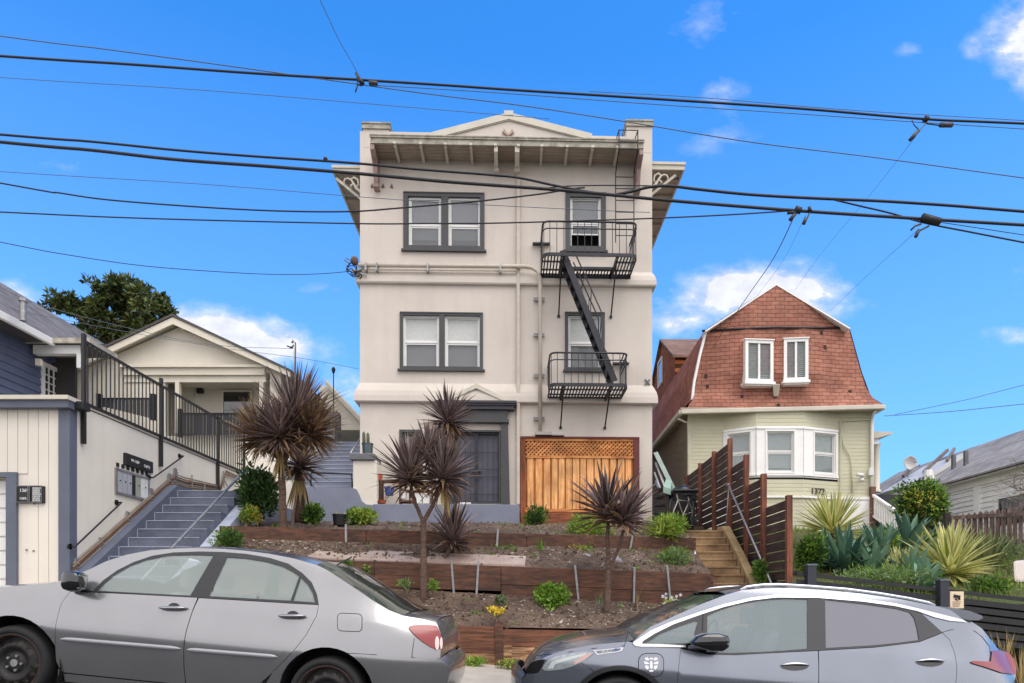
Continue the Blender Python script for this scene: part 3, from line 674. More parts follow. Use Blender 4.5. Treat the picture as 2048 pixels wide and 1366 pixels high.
# pipes on the facade
PIP = mk('cream_pipe', sr(202, 192, 178), .6, .1, 4, .1, 60)
m = MB(); m.box(hx(1033), hx(1040), D0-.11, D0-.02, hz(1010), hz(318)); dp = m.build('downspout', PIP, H, bevel=.015)
m = MB(); r = .05; y = D0-.17
m.tube([(hx(722), y, hz(541)), (hx(1050), y, hz(539)), (hx(1064), y, hz(541)), (hx(1074), y, hz(548)), (hx(1079), y, hz(560)), (hx(1080), y, hz(580)), (hx(1080), y, hz(870))], r, 12)
cn = m.build('conduit', PIP, H, smooth=True)
m = MB(); m.tube([(hx(732), y+.02, hz(548.5)), (hx(1034), y+.02, hz(547))], .022, 8); m.build('conduit', PIP, H, smooth=True)
for py in (600, 671, 752, 838): m = MB(); m.box(hx(1067), hx(1089), D0-.1, D0-.02, hz(py+1.5), hz(py-1.5)); m.box(hx(1067), hx(1089), D0-.1, D0-.09, hz(py+3), hz(py-3)); m.build('pipe_bracket', GAL, cn)
for px_ in (737, 758, 858, 1001): m = MB(); m.box(hx(px_)-.02, hx(px_)+.02, y-.06, D0, hz(552), hz(537)); m.build('pipe_bracket', GAL, cn)
m = MB(); m.box(hx(1070), hx(1102), D0-.24, D0, hz(873), hz(867)); m.box(hx(1102), hx(1128), D0-.2, D0, hz(873.5), hz(871)); m.build('meter_hood', mk('zinc', sr(170, 166, 160), .5, .1, 5, metal=.4), H)
# little wall plate, vents and the service entrance
m = MB()
for s in (-1, 1): c = Vector((hx(1296), D0-.02, hz(762))); m.bar(c-Vector((.06, 0, .07*s)), c+Vector((.06, 0, .07*s)), .03, .03, (0, 1, 0))
m.build('tie_plate', CEM, H)
m = MB()
for px_ in (746, 768, 785): m.prism([(hx(px_-3), D0-.03, hz(380)), (hx(px_+3), D0-.03, hz(380)), (hx(px_), D0-.03, hz(372))], (0, .03, 0))
m.build('wall_vent', mk('vent_brown', sr(120, 100, 88), .8), H)
sv = thing('service_head', 'tangle of cables and clamps at the left corner of the beige building', 'cable hardware', (hx(716), D0-.2, hz(548)))
m = MB()
for i in range(9):
    c = P(random.uniform(704, 718), random.uniform(538, 556), D0-.15); r_ = random.uniform(.06, .14)
    a0 = random.uniform(0, 6)
    m.tube([c+Vector((math.cos(a0+t*.7)*r_, random.uniform(-.05, .05), math.sin(a0+t*.7)*r_)) for t in range(8)], .011, 6)
m.build('wire_loop', BLK, sv, smooth=True)
m = MB(); m.tube([P(706, 543, D0-.15), P(735, 556, D0-.15)], .02, 8); m.tube([P(706, 549, D0-.15), P(730, 541, D0-.15)], .03, 8); m.build('clamp', GAL, sv)
m = MB(); c = P(711, 527, D0-.12); m.lathe([(.0, .12), (.07, .1), (.1, .03), (.08, -.06), (.04, -.1), (0, -.1)], c, 12); m.tube([P(690, 524, D0-.1), P(702, 533, D0-.1), P(704, 526, D0-.1), P(694, 521, D0-.1)], .012, 6); m.tube([c, P(722, 535, D0-.1)], .03, 8); m.build('weather_head', mk('rusty_metal', sr(110, 84, 72), .7, .3, 9), sv, smooth=True)
# ---------------------------------------------------------------- fire escape
FE = thing('fire_escape', 'black iron fire escape with two balconies and a steep stair on the beige building front', 'fire escape', (hx(1180), D0-.5, hz(795)))
IR = mk('dark_iron', sr(52, 52, 58), .5, .2, 8, .15, 60, metal=.3)
def balcony(xl, xr, dF, zf, zt, hatch, cut=None):
    """railing round three sides; floor of slats; front at depth dF"""
    r = .16
    pth = [(xl, D0-.03)]+[(xl, dF+r)]+[(xl+r-r*math.cos(a), dF+r-r*math.sin(a)) for a in (.5, 1.05)]+[(xl+r, dF), (xr-r, dF)]+[(xr-r+r*math.sin(a), dF+r-r*math.cos(a)) for a in (.5, 1.05)]+[(xr, dF+r), (xr, D0-.03)]
    m = MB(); m.tube([(x, y, zt) for x, y in pth], .022, 6); m.tube([(x, y, zt-.17) for x, y in pth], .014, 6)
    L = 0; nx_ = .0
    for (a, b) in zip(pth[:-1], pth[1:]):
        a = Vector(a+(0,)) if len(a) == 2 else a; b = Vector(b+(0,))
        l = (b-a).length; t = nx_-L
        while t < l: 
            p = a+(b-a)*(t/l); m.bar((p.x, p.y, zf), (p.x, p.y, zt), .016, .016, (0, 1, 0)); t += .17
        nx_ = L+t; L += l
    rl = m.build('railing', IR, FE)
    m = MB()
    for (a, b) in zip(pth[:-1], pth[1:]): m.bar((a[0], a[1], zf-.0), (b[0], b[1], zf-.0), .03, .08)
    ys_ = [dF+.05, dF+.28, (dF+D0)/2+.12, D0-.1]
    x = xl+.06
    while x < xr-.03:
        segs = [(dF+.03, D0-.04)]
        if hatch and hatch[0] < x < hatch[1]: segs = [(hatch[2], D0-.04)]
        for a, b in segs: m.box(x-.016, x+.016, a, b, zf-.035, zf-.008)
        x += .078
    for y in (dF+.3, dF+.72, D0-.16):
        if hatch and y < hatch[2]: m.box(xl, hatch[0], y, y+.03, zf-.04, zf-.005); m.box(hatch[1], xr, y, y+.03, zf-.04, zf-.005)
        else: m.box(xl, xr, y, y+.03, zf-.04, zf-.005)
    if hatch: m.box(hatch[0], hatch[1], hatch[2]-.04, hatch[2], zf-.06, zf)
    m.box(xl-.02, xr+.02, D0-.09, D0-.03, zf-.10, zf-.0)
    m.build('grating', IR, FE)
dU = 16.58
zu = ZP(507, dU); zut = ZP(441, dU); xl, xr = XP(1083, dU), XP(1273, dU)
hU = (XP(1124, dU)+.04, XP(1232, dU), D0-.48)
balcony(xl, xr, dU, zu, zut, hU)
zl = ZP(768, dU); zlt = ZP(704, dU); xl2, xr2 = XP(1098, dU), XP(1254, dU)
balcony(xl2, xr2, dU, zl, zlt, None)
m = MB()
for z_, xa, xb, py in ((zu, XP(1121, dU), XP(1233, dU), 632), (zl, XP(1125, dU), XP(1220, dU), 855)):
    for x in (xa, xb):
        m.bar((x, dU+.02, z_-.05), (x, D0, z_-.05), .05, .11); m.build('bracket_beam', IR, FE); m = MB()
        m.tube([(x, dU+.12, z_-.08), (x, D0-.02, hz(py))], .019, 6); m.disc((x, D0-.04, hz(py)), (0, 1, 0), .04, .03, 8); m.build('brace', IR, FE); m = MB()
def band(a, b, h, y0, y1): return
a = Vector((XP(1122, 16.95), 0, ZP(508, 16.95))); b = Vector((XP(1226, 16.95), 0, ZP(766, 16.95)))
for y in (16.72, 17.2):
    m = MB(); m.bar((a.x, y, a.z), (b.x, y, b.z), .02, .13, (0, 1, 0)) if False else None
    dirn = (b-a).normalized(); pr_ = Vector((dirn.z, 0, -dirn.x))*-.075
    m.prism([Vector((a.x, y, a.z))+pr_, Vector((a.x, y, a.z))-pr_, Vector((b.x, y, b.z))-pr_, Vector((b.x, y, b.z))+pr_], (0, .022, 0)); m.build('stringer', IR, FE)
m = MB(); nst = 13
for i in range(1, nst):
    p = a.lerp(b, i/nst); m.box(p.x-.08, p.x+.1, 16.74, 17.2, p.z-.012, p.z+.012)
m.build('stair_treads', IR, FE)
for y in (16.73, 17.19):
    m = MB(); q = Vector((.42, 0, .34))
    a2 = Vector((XP(1147, 16.95), y, ZP(513, 16.95))); b2 = Vector((XP(1199, 16.95), y, ZP(628, 16.95)))
    m.tube([a2+Vector((0, 0, .5)) if False else a2, b2, Vector((XP(1198, 16.95), y, ZP(660, 16.95))), Vector((XP(1195, 16.95), y, ZP(688, 16.95)))], .017, 6)
    for t in (.38, .62):
        p = a.lerp(b, t*.8); p2 = a2.lerp(b2, t); 
        m.tube([(p.x+.05, y, p.z+.02), (p2.x, y, p2.z-.0)], .011, 6)
    m.build('handrail', IR, FE)
m = MB()
lx0, lx1 = XP(1232, 17.35), XP(1269, 17.35); yl = 17.4
for x in (lx0, lx1):
    m.tube([(x, yl, ZP(440, 17.35)-.5), (x, yl, ZP(340, 17.35)), (x, EY-.12, ZP(300, EY)), (x, EY-.13, ZP(262, EY)), (x, EY+.35, ZP(258, EY)), (x-.12*(1 if x == lx0 else -.0), EY+.9, ZP(268, EY))], .014, 6)
for i in range(12):
    z = ZP(440, yl)-.35+i*.3
    if z < ZP(338, yl): m.tube([(lx0, yl, z), (lx1, yl, z)], .011, 6)
for py in (300, 285, 262): m.tube([(lx0, EY-.12, ZP(py, EY)), (lx1, EY-.12, ZP(py, EY))], .011, 6)
m.build('roof_ladder', IR, FE)
m = MB(); m.box(hx(1065), hx(1099), D0-.12, D0-.02, hz(491), hz(488)); m.build('wall_anchor', IR, FE); m = MB(); m.box(XP(1227, 17.5), XP(1260, 17.5), D0-.15, D0-.02, hz(729), hz(726)); m.build('wall_anchor', IR, FE)
m = MB(); m.tube([P(1272, 452, 16.8), P(1266, 470, 16.8), P(1262, 482, 16.8)], .018, 6); m.tube([P(1247, 705, 16.9), P(1240, 724, 16.9)], .018, 6); m.build('ladder_hook', IR, FE)
# ---------------------------------------------------------------- porch
PO = thing('porch', 'low blue grey porch walls with a white cap pillar before the security door', 'porch', (hx(880), 17, EZ+1.75))
PY = 16.6
m = MB(); pxz = lambda px, py: (XP(px, PY), ZP(py, PY))
x0, z0 = pxz(745, 1055); x1, z1 = pxz(1036, 1009); m.box(x0, x1, PY, PY+.15, z0-.2, z1); m.build('porch_wall', BLU, PO, bevel=.01)
m = MB(); m.box(x0, x1, PY+.15, D0, z0-.2, z1-.01); m.build('porch_floor', CEM, PO)
m = MB(); y = PY-.05; T = lambda px, py: Vector((XP(px, y), y, ZP(py, y)))
m.prism([T(608, 1062), T(608, 975), T(702, 976), T(712, 980), T(717, 990), T(722, 1003), T(732, 1010), T(746, 1011), T(746, 1062)], (0, .2, 0)); m.build('stair_base_wall', BLU, PO)
pl = None
m = MB(); m.box(XP(705, PY), XP(752, PY), PY+.02, PY+.75, ZP(1012, PY), ZP(922, PY)); pl = m.build('pillar', STW, PO, bevel=.015)
m = MB(); m.box(XP(700, PY), XP(749, PY), PY-.05, PY+.8, ZP(922, PY), ZP(909, PY)); m.build('pillar_cap', CEM, pl, bevel=.02)
# plant shelf and odds and ends beside the door
SH = wood('dark_shelf', sr(112, 72, 52), sr(70, 44, 34), 0)
t_ = thing('plant_shelf', 'brown wooden plant shelf beside the white porch pillar', 'shelf', (XP(800, 17), 17, ZP(1008, 17)))
yy = 16.85
m = MB()
for px_ in (754, 760, 797, 822, 860): m.box(XP(px_, yy), XP(px_+2.5, yy), yy, yy+.3, ZP(1008, yy), ZP(962 if px_ < 800 else 981, yy))
m.box(XP(754, yy), XP(800, yy), yy, yy+.3, ZP(964, yy), ZP(961, yy)); m.box(XP(797, yy), XP(862, yy), yy, yy+.3, ZP(983, yy), ZP(980, yy)); m.box(XP(797, yy), XP(822, yy), yy, yy+.3, ZP(1005, yy), ZP(1001, yy)); m.build('shelf_frame', SH, t_)
def pot(px, py0, py1, w_, d, mat, label, name='plant_pot', taper=.8, grp=None):
    c = P(px, py1, d); h = (py1-py0)*d/F; r = w_*d/F/2
    m = MB(); m.lathe([(0, .01), (r*taper, 0), (r*.98, h*.9), (r*1.06, h*.9), (r*1.06, h), (r*.92, h), (r*.9, h*.86), (0, h*.86)], c, 20)
    return m.build(name, mat, smooth=False, tag=(label, 'plant pot', grp))
BSK = mk('blue_plastic', sr(52, 84, 170), .5, .2, 20, .2, 60); TERR = mk('terracotta', sr(190, 92, 56), .8, .15, 5)
pot(778, 975, 992, 20, 16.82, BSK, 'blue plastic basket with white pattern on the plant shelf', 'basket', .75)
pot(764, 1002, 1008, 16, 16.8, TERR, 'low orange terracotta dish on the porch beside the blue basket')
pot(757, 950, 962, 16, 16.9, TERR, 'terracotta pot on the top of the plant shelf near the pillar')
pot(806, 984, 999, 15, 16.95, WHT, 'white pot standing inside the plant shelf')
m = MB()
for a, b, c_, e in ((822, 842, 990, 1008), (845, 858, 988, 1008), (918, 940, 1005, 1009)): m.pbox(a, c_, b, e, 16.9, .2)
m.build('white_boxes', WHT, bevel=.008, tag=('white boxes stacked on the porch next to the security door', 'boxes'))
g1 = pot(735, 889, 909, 22, 16.85, mk('teal_glaze', sr(48, 78, 80), .25, .2, 6, coat=.5), 'dark teal glazed pot holding the cactus on the pillar cap', taper=.9)
CAC = mk('cactus_skin', sr(96, 104, 74), .8, .2, 14, .6, 30)
ct = thing('cactus', 'small cactus with two upright grey green columns in the teal pot', 'cactus', P(735, 892, 16.85))
for px_, t in ((728, 865), (736, 867)):
    m = MB(); b = P(px_, 892, 16.85); tp = P(px_-.5, t, 16.85); m.tube([b, b.lerp(tp, .4), b.lerp(tp, .85), tp], [.035, .042, .038, .012], 10); m.build('stem', CAC, ct, smooth=True)
# upper stairs along the left flank
TF[0] = Matrix.Identity(4)
US = thing('blue_stairs', 'blue grey painted outdoor stairs climbing beside the left flank of the beige building', 'stairs', (-5.1, 17.2, EZ+2))
STN = mk('stair_edge_white', sr(172, 178, 194), .7, .1, 5)
m = MB(); e_ = MB(); SX0, SX1 = -5.95, -4.5
for i in range(12):
    d = 17.05+i*.255; z = ZP(972, 17.05)+i*.158
    m.box(SX0, SX1, d, d+.3 if i < 11 else 23, z-.9, z); e_.box(SX0+.02, SX1, d-.012, d+.01, z-.016, z+.003)
m.build('steps', BLU, US); e_.build('nosing', STN, US)
m = MB()
for a in ((SX0-.22, SX0),):
    pts = [(16.9, ZP(962, 17)), (17.6, ZP(925, 17.6)), (19.6, EZ+5.0), (20.6, EZ+5.45)]
    for (d0, q0), (d1, q1) in zip(pts[:-1], pts[1:]): m.hexa([(a[0], d0, EZ+1.5), (a[1], d0, EZ+1.5), (a[1], d1, EZ+1.5), (a[0], d1, EZ+1.5), (a[0], d0, q0), (a[1], d0, q0), (a[1], d1, q1), (a[0], d1, q1)])
    m.build('side_wall', STW, US); m = MB()
    for (d0, q0), (d1, q1) in zip(pts[:-1], pts[1:]): m.hexa([(a[0]-.04, d0, q0), (a[1]+.04, d0, q0), (a[1]+.04, d1, q1), (a[0]-.04, d1, q1), (a[0]-.04, d0, q0+.13), (a[1]+.04, d0, q0+.13), (a[1]+.04, d1, q1+.13), (a[0]-.04, d1, q1+.13)])
    m.box(a[0]-.08, a[1]+.08, 20.6, 21.0, EZ+2, EZ+5.62); m.build('wall_cap', CEM, US)
m = MB(); pa, pb = P(700, 905, 17.4), P(720, 860, 18.8); pb.x = -4.62; pa.x = -4.62
m.tube([pa+Vector((0, 0, -.12)), pa, Vector((-4.62, 20, EZ+5.3))], .022, 8); m.build('handrail', GAL, US, smooth=True)
m = MB(); q1, q2, q3 = P(622, 945, 17.0), P(703, 948, 17.0), P(705, 975, 17.0); m.tube([P(622, 972, 17), q1, q2, q3], .022, 8); m.build('low_rail', BLK, US)
# ---------------------------------------------------------------- garage and retaining wall on the left
GD = 10.0; GX = XP(139, GD)            # depth of the garage front, plane of the long side wall
SID = mk('cream_panel_siding', sr(224, 217, 204), .8, .05, 1.0, .2, 90, fine=.03)
GA = thing('garage', 'cream garage with grooved panel siding, slate blue trim and a white sectional door', 'garage', (GX-2, GD, gz(-8)))
def g(px, py): return (XP(px, GD), ZP(py, GD))
m = MB(); x = GX-.1; xe = XP(36, GD); zt = ZP(803, GD); zb = gz(-7)-.1
x = XP(118, GD)
while x > -16:
    w_ = .151*1.0; xa = x-w_
    if xa > xe or xa < xe-2.6: m.box(xa+.006, x-.006, GD, GD+.02, zb, zt)
    else: m.box(xa+.006, x-.006, GD, GD+.02, ZP(947, GD), zt)
    x = xa
m.box(-16, XP(118, GD), GD+.012, GD+.1, ZP(947, GD), zt); m.box(xe, XP(118, GD), GD+.012, GD+.1, zb, ZP(947, GD)); m.box(-16, xe-2.6, GD+.012, GD+.1, zb, ZP(947, GD))
m.build('front_wall', SID, GA)
m = MB(); m.box(XP(119, GD), GX+.02, GD-.03, GD+.14, zb, ZP(818, GD)); m.build('corner_board', BLUD, GA, bevel=.006)
m = MB(); m.box(-16, GX+.06, GD-.12, GD+.1, ZP(819, GD), ZP(804, GD)); m.build('fascia', BLUD, GA)
m = MB(); m.box(-16, GX+.08, GD-.16, GD+.3, ZP(804, GD), ZP(796, GD)); m.box(-16, GX, GD+.3, 18, ZP(804, GD), ZP(799, GD)); m.build('roof', TRM, GA)
dz = ZP(955, GD); m = MB(); z = dz-.0; 
m.box(xe-.15, xe, GD-.04, GD+.03, zb, ZP(945, GD)); m.box(xe-2.6, xe-.15, GD-.04, GD+.03, dz, ZP(945, GD)); m.build('door_frame', BLUD, GA)
m = MB(); m.box(xe-2.5, xe-.15, GD+.14, GD+.16, zb, dz); k = 0; zz = dz-.02
while zz > zb: m.box(xe-2.5, xe-.16, GD+.11, GD+.14, zz-.195, zz-.012); zz -= .21
m.build('garage_door', WHT, GA)
m = MB(); m.box(xe-2.6, xe-.15, GD+.03, GD+.16, dz-.01, dz); m.build('door_header', mk('header_cream', sr(206, 198, 170), .7), GA)
m = MB()
for a, b in ((200, 1008), (196, 1102), (155, 1100)): m.box(XP(a*.345, GD)-.012, XP(a*.345, GD)+.012, GD-.012, GD, ZP(b, GD)-.008, ZP(b, GD)+.012)
m.build('bolt', CEM, GA)
# long side wall
WT = EZ+ (1195-812)/F*9.95+.14
SW = thing('side_wall', 'long cream stucco side wall rising beside the left blue steps, mailboxes on it', 'wall', (GX, 12, gz(-6)))
m = MB(); m.box(GX-.18, GX, GD+.14, 15.9, gz(-6)-.1, EZ+2.88); m.build('wall', STW, SW)
m = MB(); m.box(GX-.22, GX+.02, GD+.1, 15.9, EZ+2.88, EZ+2.93); m.build('coping', STW, SW)
# fence on the roof edge
RF = thing('roof_railing', 'black picket railing along the roof edge above the long cream side wall', 'railing', (GX, 12, EZ+2.9))
ZB, ZT = EZ+2.93, EZ+3.86; fx = GX+.03
d0, d1 = DX(166, fx), DX(487, fx)
m = MB(); m.bar((fx, d0, ZT), (fx, d1, ZT-.02), .04, .04); m.bar((fx, d0, ZB), (fx, d1, ZB), .035, .04); m.build('rail', BLK, RF)
y = d0+.11
m = MB()
while y < d1:
    m.box(fx-.008, fx+.008, y-.006, y+.006, ZB, ZT); y += .112
for px_, lo, hi in ((166, .62, .1), (321, .55, .12), (435, .62, .02), (487, .05, .02)):
    y = DX(px_, fx); q = MB(); q.box(fx-.012, fx+.035, y-.03, y+.03, ZB-lo, ZT+hi); q.build('post', BLK, RF)
m.build('pickets', BLK, RF)
FLd = MB(); c = PX(156, 812, fx+.05); FLd.box(fx, fx+.16, c.y-.05, c.y+.12, c.z-.06, c.z+.06); FLd.build('floodlight', BLK, bevel=.01, tag=('black box floodlight at the near corner of the roof railing', 'light'))
# left blue steps
LS = thing('blue_stairs', 'wide blue grey concrete steps rising beside the long cream wall behind the silver sedan', 'stairs', (-5.9, 11, gz(-6)))
X0, X1 = GX+.22, -5.4
BLU2 = mk('step_blue_grey', sr(108, 114, 130), .6, .2, 1.8, .3, 90, fine=.1, col2=sr(80, 86, 102))
m = MB(); e_ = MB(); top = EZ+213/F*12.67+.0; dT = 12.62
for i in range(17):
    d = dT-i*.256; z = top-i*.167
    if d < 10.0: d = 10.0-(9.99-d)*.3
    if z < gz(-6)+.1: break
    m.box(X0, X1, d, dT+3.2 if i == 0 else d+.3, z-.5, z)
    e_.box(X0+.02, X1, d-.008, d+.012, z-.010, z+.002); e_.box(X0+.001, X0+.008, d-.008, d+.012, z-.16, z)
m.build('steps', BLU2, LS); e_.build('nosing', STN, LS)
m = MB(); m.hexa([(GX, 9.9, gz(-6)-.3), (X0, 9.9, gz(-6)-.3), (X0, dT, top-.6), (GX, dT, top-.6), (GX, 9.9, top-1.70), (X0, 9.9, top-1.70), (X0, dT, top+.1), (GX, dT, top+.1)]); m.box(GX, X0, dT, 15.8, top-.5, top+.1); m.build('side_curb', BLUD, LS)
m = MB(); m.hexa([(X1, 9.9, gz(-6)-.3), (X1+.2, 9.9, gz(-6)-.3), (X1+.2, dT+.3, top-1), (X1, dT+.3, top-1), (X1, 9.9, top-1.88), (X1+.2, 9.9, top-1.88), (X1+.2, dT+.3, top+.0), (X1, dT+.3, top+.0)]); m.build('right_curb', mk('pale_blue_paint', sr(186, 192, 204), .7, .12, 3, .2, 60, col2=sr(150, 158, 176)), LS, bevel=.01)
m = MB(); a, b = P(340, 1100, 10.4), P(492, 938, 13.0); m.tube([a+(a-b)*.5, a, b, b+Vector((.25, .5, .02))], .024, 10); m.tube([b, b-Vector((0, 0, .8))], .02, 8); m.build('handrail', GAL, LS, smooth=True)
# wall handrails
for (a, b), lab in ((((138, 1093), (232, 1005)), 'lower short black handrail on the long cream wall by the blue corner board'), (((297, 955), (358, 912)), 'upper short black handrail on the long cream wall right of the mailboxes')):
    hr = thing('wall_handrail', lab, 'handrail', PX(a[0], a[1], GX)); o = Vector((.09, 0, 0)); A0, B0 = PX(*a, GX), PX(*b, GX)
    m = MB(); m.tube([A0+Vector((.01, 0, 0)), A0+o, A0+o+(B0-A0)*.03, B0+o-(B0-A0)*.03, B0+o, B0+Vector((.01, 0, 0))], .014, 8); m.build('rail', BLK, hr, smooth=True)
    for q in (A0, B0): m = MB(); m.disc(q, (1, 0, 0), .045, .02, 14); m.build('wall_flange', BLK, hr)
# conduits climbing along the steps
CB = thing('conduit_run', 'bundle of tan and grey conduits clamped to the wall beside the left blue steps', 'pipes', PX(150, 1150, GX+.03))
cpm = [mk('tan_conduit', sr(150, 122, 98), .6, .2, 5), mk('grey_conduit', sr(150, 146, 140), .5, .15, 5, metal=.3), mk('brown_conduit', sr(112, 82, 60), .6, .2, 5)]
for k in range(5):
    off = k*.045; X_ = GX+.035+.012*(k % 2)
    pts = [PX(146, 1152, X_)+Vector((0, 0, off)), PX(349, 960, X_)+Vector((0, 0, off-.06)), PX(365, 964, X_)+Vector((0, .1, off-.08)), PX(440, 980, X_)+Vector((0, 0, off*.6-.02))]
    m = MB(); m.tube(pts, (.018, .011, .02, .014, .012)[k], 8); m.build('conduit', cpm[k % 3], CB, smooth=True)
for px_, py in ((151, 1146), (200, 1104), (254, 1050), (302, 1002), (338, 971), (350, 960)):
    m = MB(); c = PX(px_, py, GX+.03); m.bar(c+Vector((0, -.06, -.10)), c+Vector((0, .03, .22)), .07, .03, (1, 0, 0))
    for t in range(4): m.disc(c+Vector((.03, -.04+t*.02, -.04+t*.06)), (1, 0, 0), .015, .02, 6)
    m.build('clamp', GAL, CB)
for a in ((384, 950, 384, 975), (409, 968, 409, 984), (447, 942, 448, 975), (446, 955, 456, 975)):
    m = MB(); m.tube([PX(a[0], a[1], GX+.05), PX(a[2], a[3], GX+.05)], .014, 6); m.build('conduit', cpm[1], CB)
for k in range(3):
    m = MB(); m.tube([PX(440, 985-k*3, GX+.06), PX(452, 948-k*3, GX+.06), PX(478, 958-k*2, GX+.06), PX(484, 978, GX+.06)], .016, 6); m.build('conduit', cpm[k], CB, smooth=True)
# mailboxes
MX = thing('mailboxes', 'bank of grey metal mailboxes recessed in the long cream wall', 'mailboxes', PX(262, 985, GX))
ya, yb = DX(231, GX), DX(294, GX); za = PX(231, 985, GX).z; zc = PX(231, 938, GX).z
m = MB(); m.box(GX, GX+.03, ya, yb, za-.02, za+.02); m.box(GX, GX+.03, ya, yb, zc-.02, zc+.02); m.box(GX, GX+.03, ya-.03, ya+.01, za-.02, zc+.02); m.box(GX, GX+.03, yb-.01, yb+.03, za-.02, zc+.02); m.build('frame', GAL, MX)
mms = [mk('mail_grey', sr(178, 180, 186), .5, .05, 4, metal=.2)]*3+[mk('mail_black', sr(30, 30, 32), .5), mk('mail_green', sr(160, 164, 150), .5), mk('mail_white', sr(226, 226, 224), .5)]
ed = [0, .16, .32, .47, .58, .75, 1.0]
for i in range(6):
    m = MB(); a, b = lerp(ya, yb, ed[i]), lerp(ya, yb, ed[i+1]); m.box(GX+.005, GX+.022, a+.006, b-.006, za+.02, zc-.02); dd = m.build('mailbox_door', mms[i], MX)
    m = MB(); m.disc((GX+.022, lerp(a, b, .6), lerp(za, zc, .55)), (1, 0, 0), .012, .012, 8); m.build('lock', BLK, dd)
m = MB()
for i in range(7):
    y = lerp(ya+.05, yb-.02, i/6); c = zc+.075; m.box(GX, GX+.012, y-.035, y+.035, c-.03, c+.035); m.build('number_tag', BLK, MX); m = MB(); 
sb = thing('dark_sign', 'dark box sign with small white lettering projecting from the cream wall above the mailboxes', 'sign', PX(272, 925, GX))
y0, y1 = DX(246, GX), DX(301, GX); z0 = PX(246, 929, GX).z; z1 = PX(246, 905, GX).z
m = MB(); m.box(GX, GX+.05, y0, y1, z0, z1); m.build('panel', BLK, sb, bevel=.006)
def text_mesh(s, size, mat, M4, name, parent, ext=.002, align='CENTER'):
    cu = bpy.data.curves.new('t', 'FONT'); cu.body = s; cu.size = size; cu.extrude = ext; cu.align_x = align; cu.align_y = 'CENTER'; cu.resolution_u = 3
    to = bpy.data.objects.new('t', cu); COL.objects.link(to); bpy.context.view_layer.update()
    me = bpy.data.meshes.new_from_object(to.evaluated_get(bpy.context.evaluated_depsgraph_get()))
    bpy.data.objects.remove(to); bpy.data.curves.remove(cu)
    me.name = name; o0 = org(parent) if parent else Vector()
    me.transform(Matrix.Translation(-o0) @ M4); me.materials.clear(); me.materials.append(mat)
    o = bpy.data.objects.new(name, me); COL.objects.link(o)
    if parent: o.parent = parent
    return o
WL = mk('white_lettering', sr(226, 226, 222), .6, 0, 1, 0, 10)
rx = Matrix.Rotation(math.pi/2, 4, 'X'); rxy = Matrix.Rotation(math.pi/2, 4, 'Z') @ rx
c = PX(262, 916, GX+.052); text_mesh('W-1369', .07, WL, Matrix.Translation(Vector((GX+.053, lerp(y0, y1, .32), z1-.1))) @ rxy, 'lettering', sb)
text_mesh('1369.5', .07, WL, Matrix.Translation(Vector((GX+.053, lerp(y0, y1, .75), z1-.12))) @ rxy, 'lettering', sb)
ap = thing('address_plaque', 'pair of black framed plaques with white house numbers on the garage siding', 'sign', P(61, 989, GD))
for a, b in ((35.5, 60.5), (62, 87.5)):
    m = MB(); m.pbox(a, 972, b, 1006, GD-.035, .035); p_ = m.build('plaque', BLK, ap)
    m = MB(); rim(m, XP(a, GD), XP(b, GD), GD-.045, GD-.0351, ZP(1006, GD), ZP(972, GD), .012); m.build('plaque_frame', CEM, p_)
T_ = lambda px, py: Matrix.Translation(P(px, py, GD-.037)) @ rx
text_mesh('1369', .068, WL, T_(48, 981), 'number', ap); text_mesh('1369.5', .05, WL, T_(48, 997), 'number', ap)
m = MB()
for r in range(8):
    py = 975+r*4; px_ = 65
    while px_ < (84 if r in (0, 7) else 80):
        w_ = random.uniform(1.2, 3.4); m.pbox(px_, py, px_+w_, py+2.2, GD-.038, .002); px_ += w_+.9
m.build('small_lettering', WL, ap)
# ---------------------------------------------------------------- bungalow behind the railing
BD = 22.0
BW = mk('bungalow_stucco', sr(224, 217, 202), .9, .06, .8, .3, 120, fine=.03)
CRT = mk('cream_trim', sr(226, 218, 200), .6, .05, 2)
BG = thing('bungalow', 'cream stucco bungalow with a wide low gable and a recessed front porch', 'house', (XP(357, BD), BD, EZ+2))
b = lambda px: XP(px, BD); bz = lambda py: ZP(py, BD)
lx, ax, rx_ = b(127), b(357), b(588)
m = MB(); m.prism([(b(150), BD, bz(745)), (b(562), BD, bz(745)), (ax, BD, bz(655))], (0, .2, 0)); m.box(b(150), b(330), BD, BD+.2, EZ+2.5, bz(745)); m.box(b(540), b(562), BD, BD+.2, EZ+2.5, bz(745))
m.box(b(330), b(540), BD, BD+.2, EZ+2.5, bz(872)); m.box(b(150), b(562), BD+1.1, BD+1.3, EZ+2.5, bz(745)); m.box(b(150), b(150)+.2, BD+.2, BD+10, EZ+2.5, bz(745)); m.box(b(562)-.2, b(562), BD+.2, BD+10, EZ+2.5, bz(745)); m.build('wall', BW, BG)
m = MB(); m.box(b(330), b(540), BD+.2, BD+1.1, bz(872), bz(868)); m.build('porch_floor', CEM, BG)
m = MB(); m.box(b(250), b(532), BD-.12, BD+.2, bz(752), bz(738)); m.box(b(244), b(536), BD-.2, BD+.1, bz(738), bz(733)); m.box(b(250), b(532), BD-.04, BD+.1, bz(765), bz(752)); m.build('porch_beam', CRT, BG)
m = MB(); m.box(b(330), b(540), BD+.2, BD+1.1, bz(758), bz(756)); m.build('porch_ceiling', BW, BG)
for px_ in (352, 520): m = MB(); m.box(b(px_), b(px_+8), BD-.06, BD+.1, bz(868), bz(765)); m.build('post', CRT, BG)
m = MB()
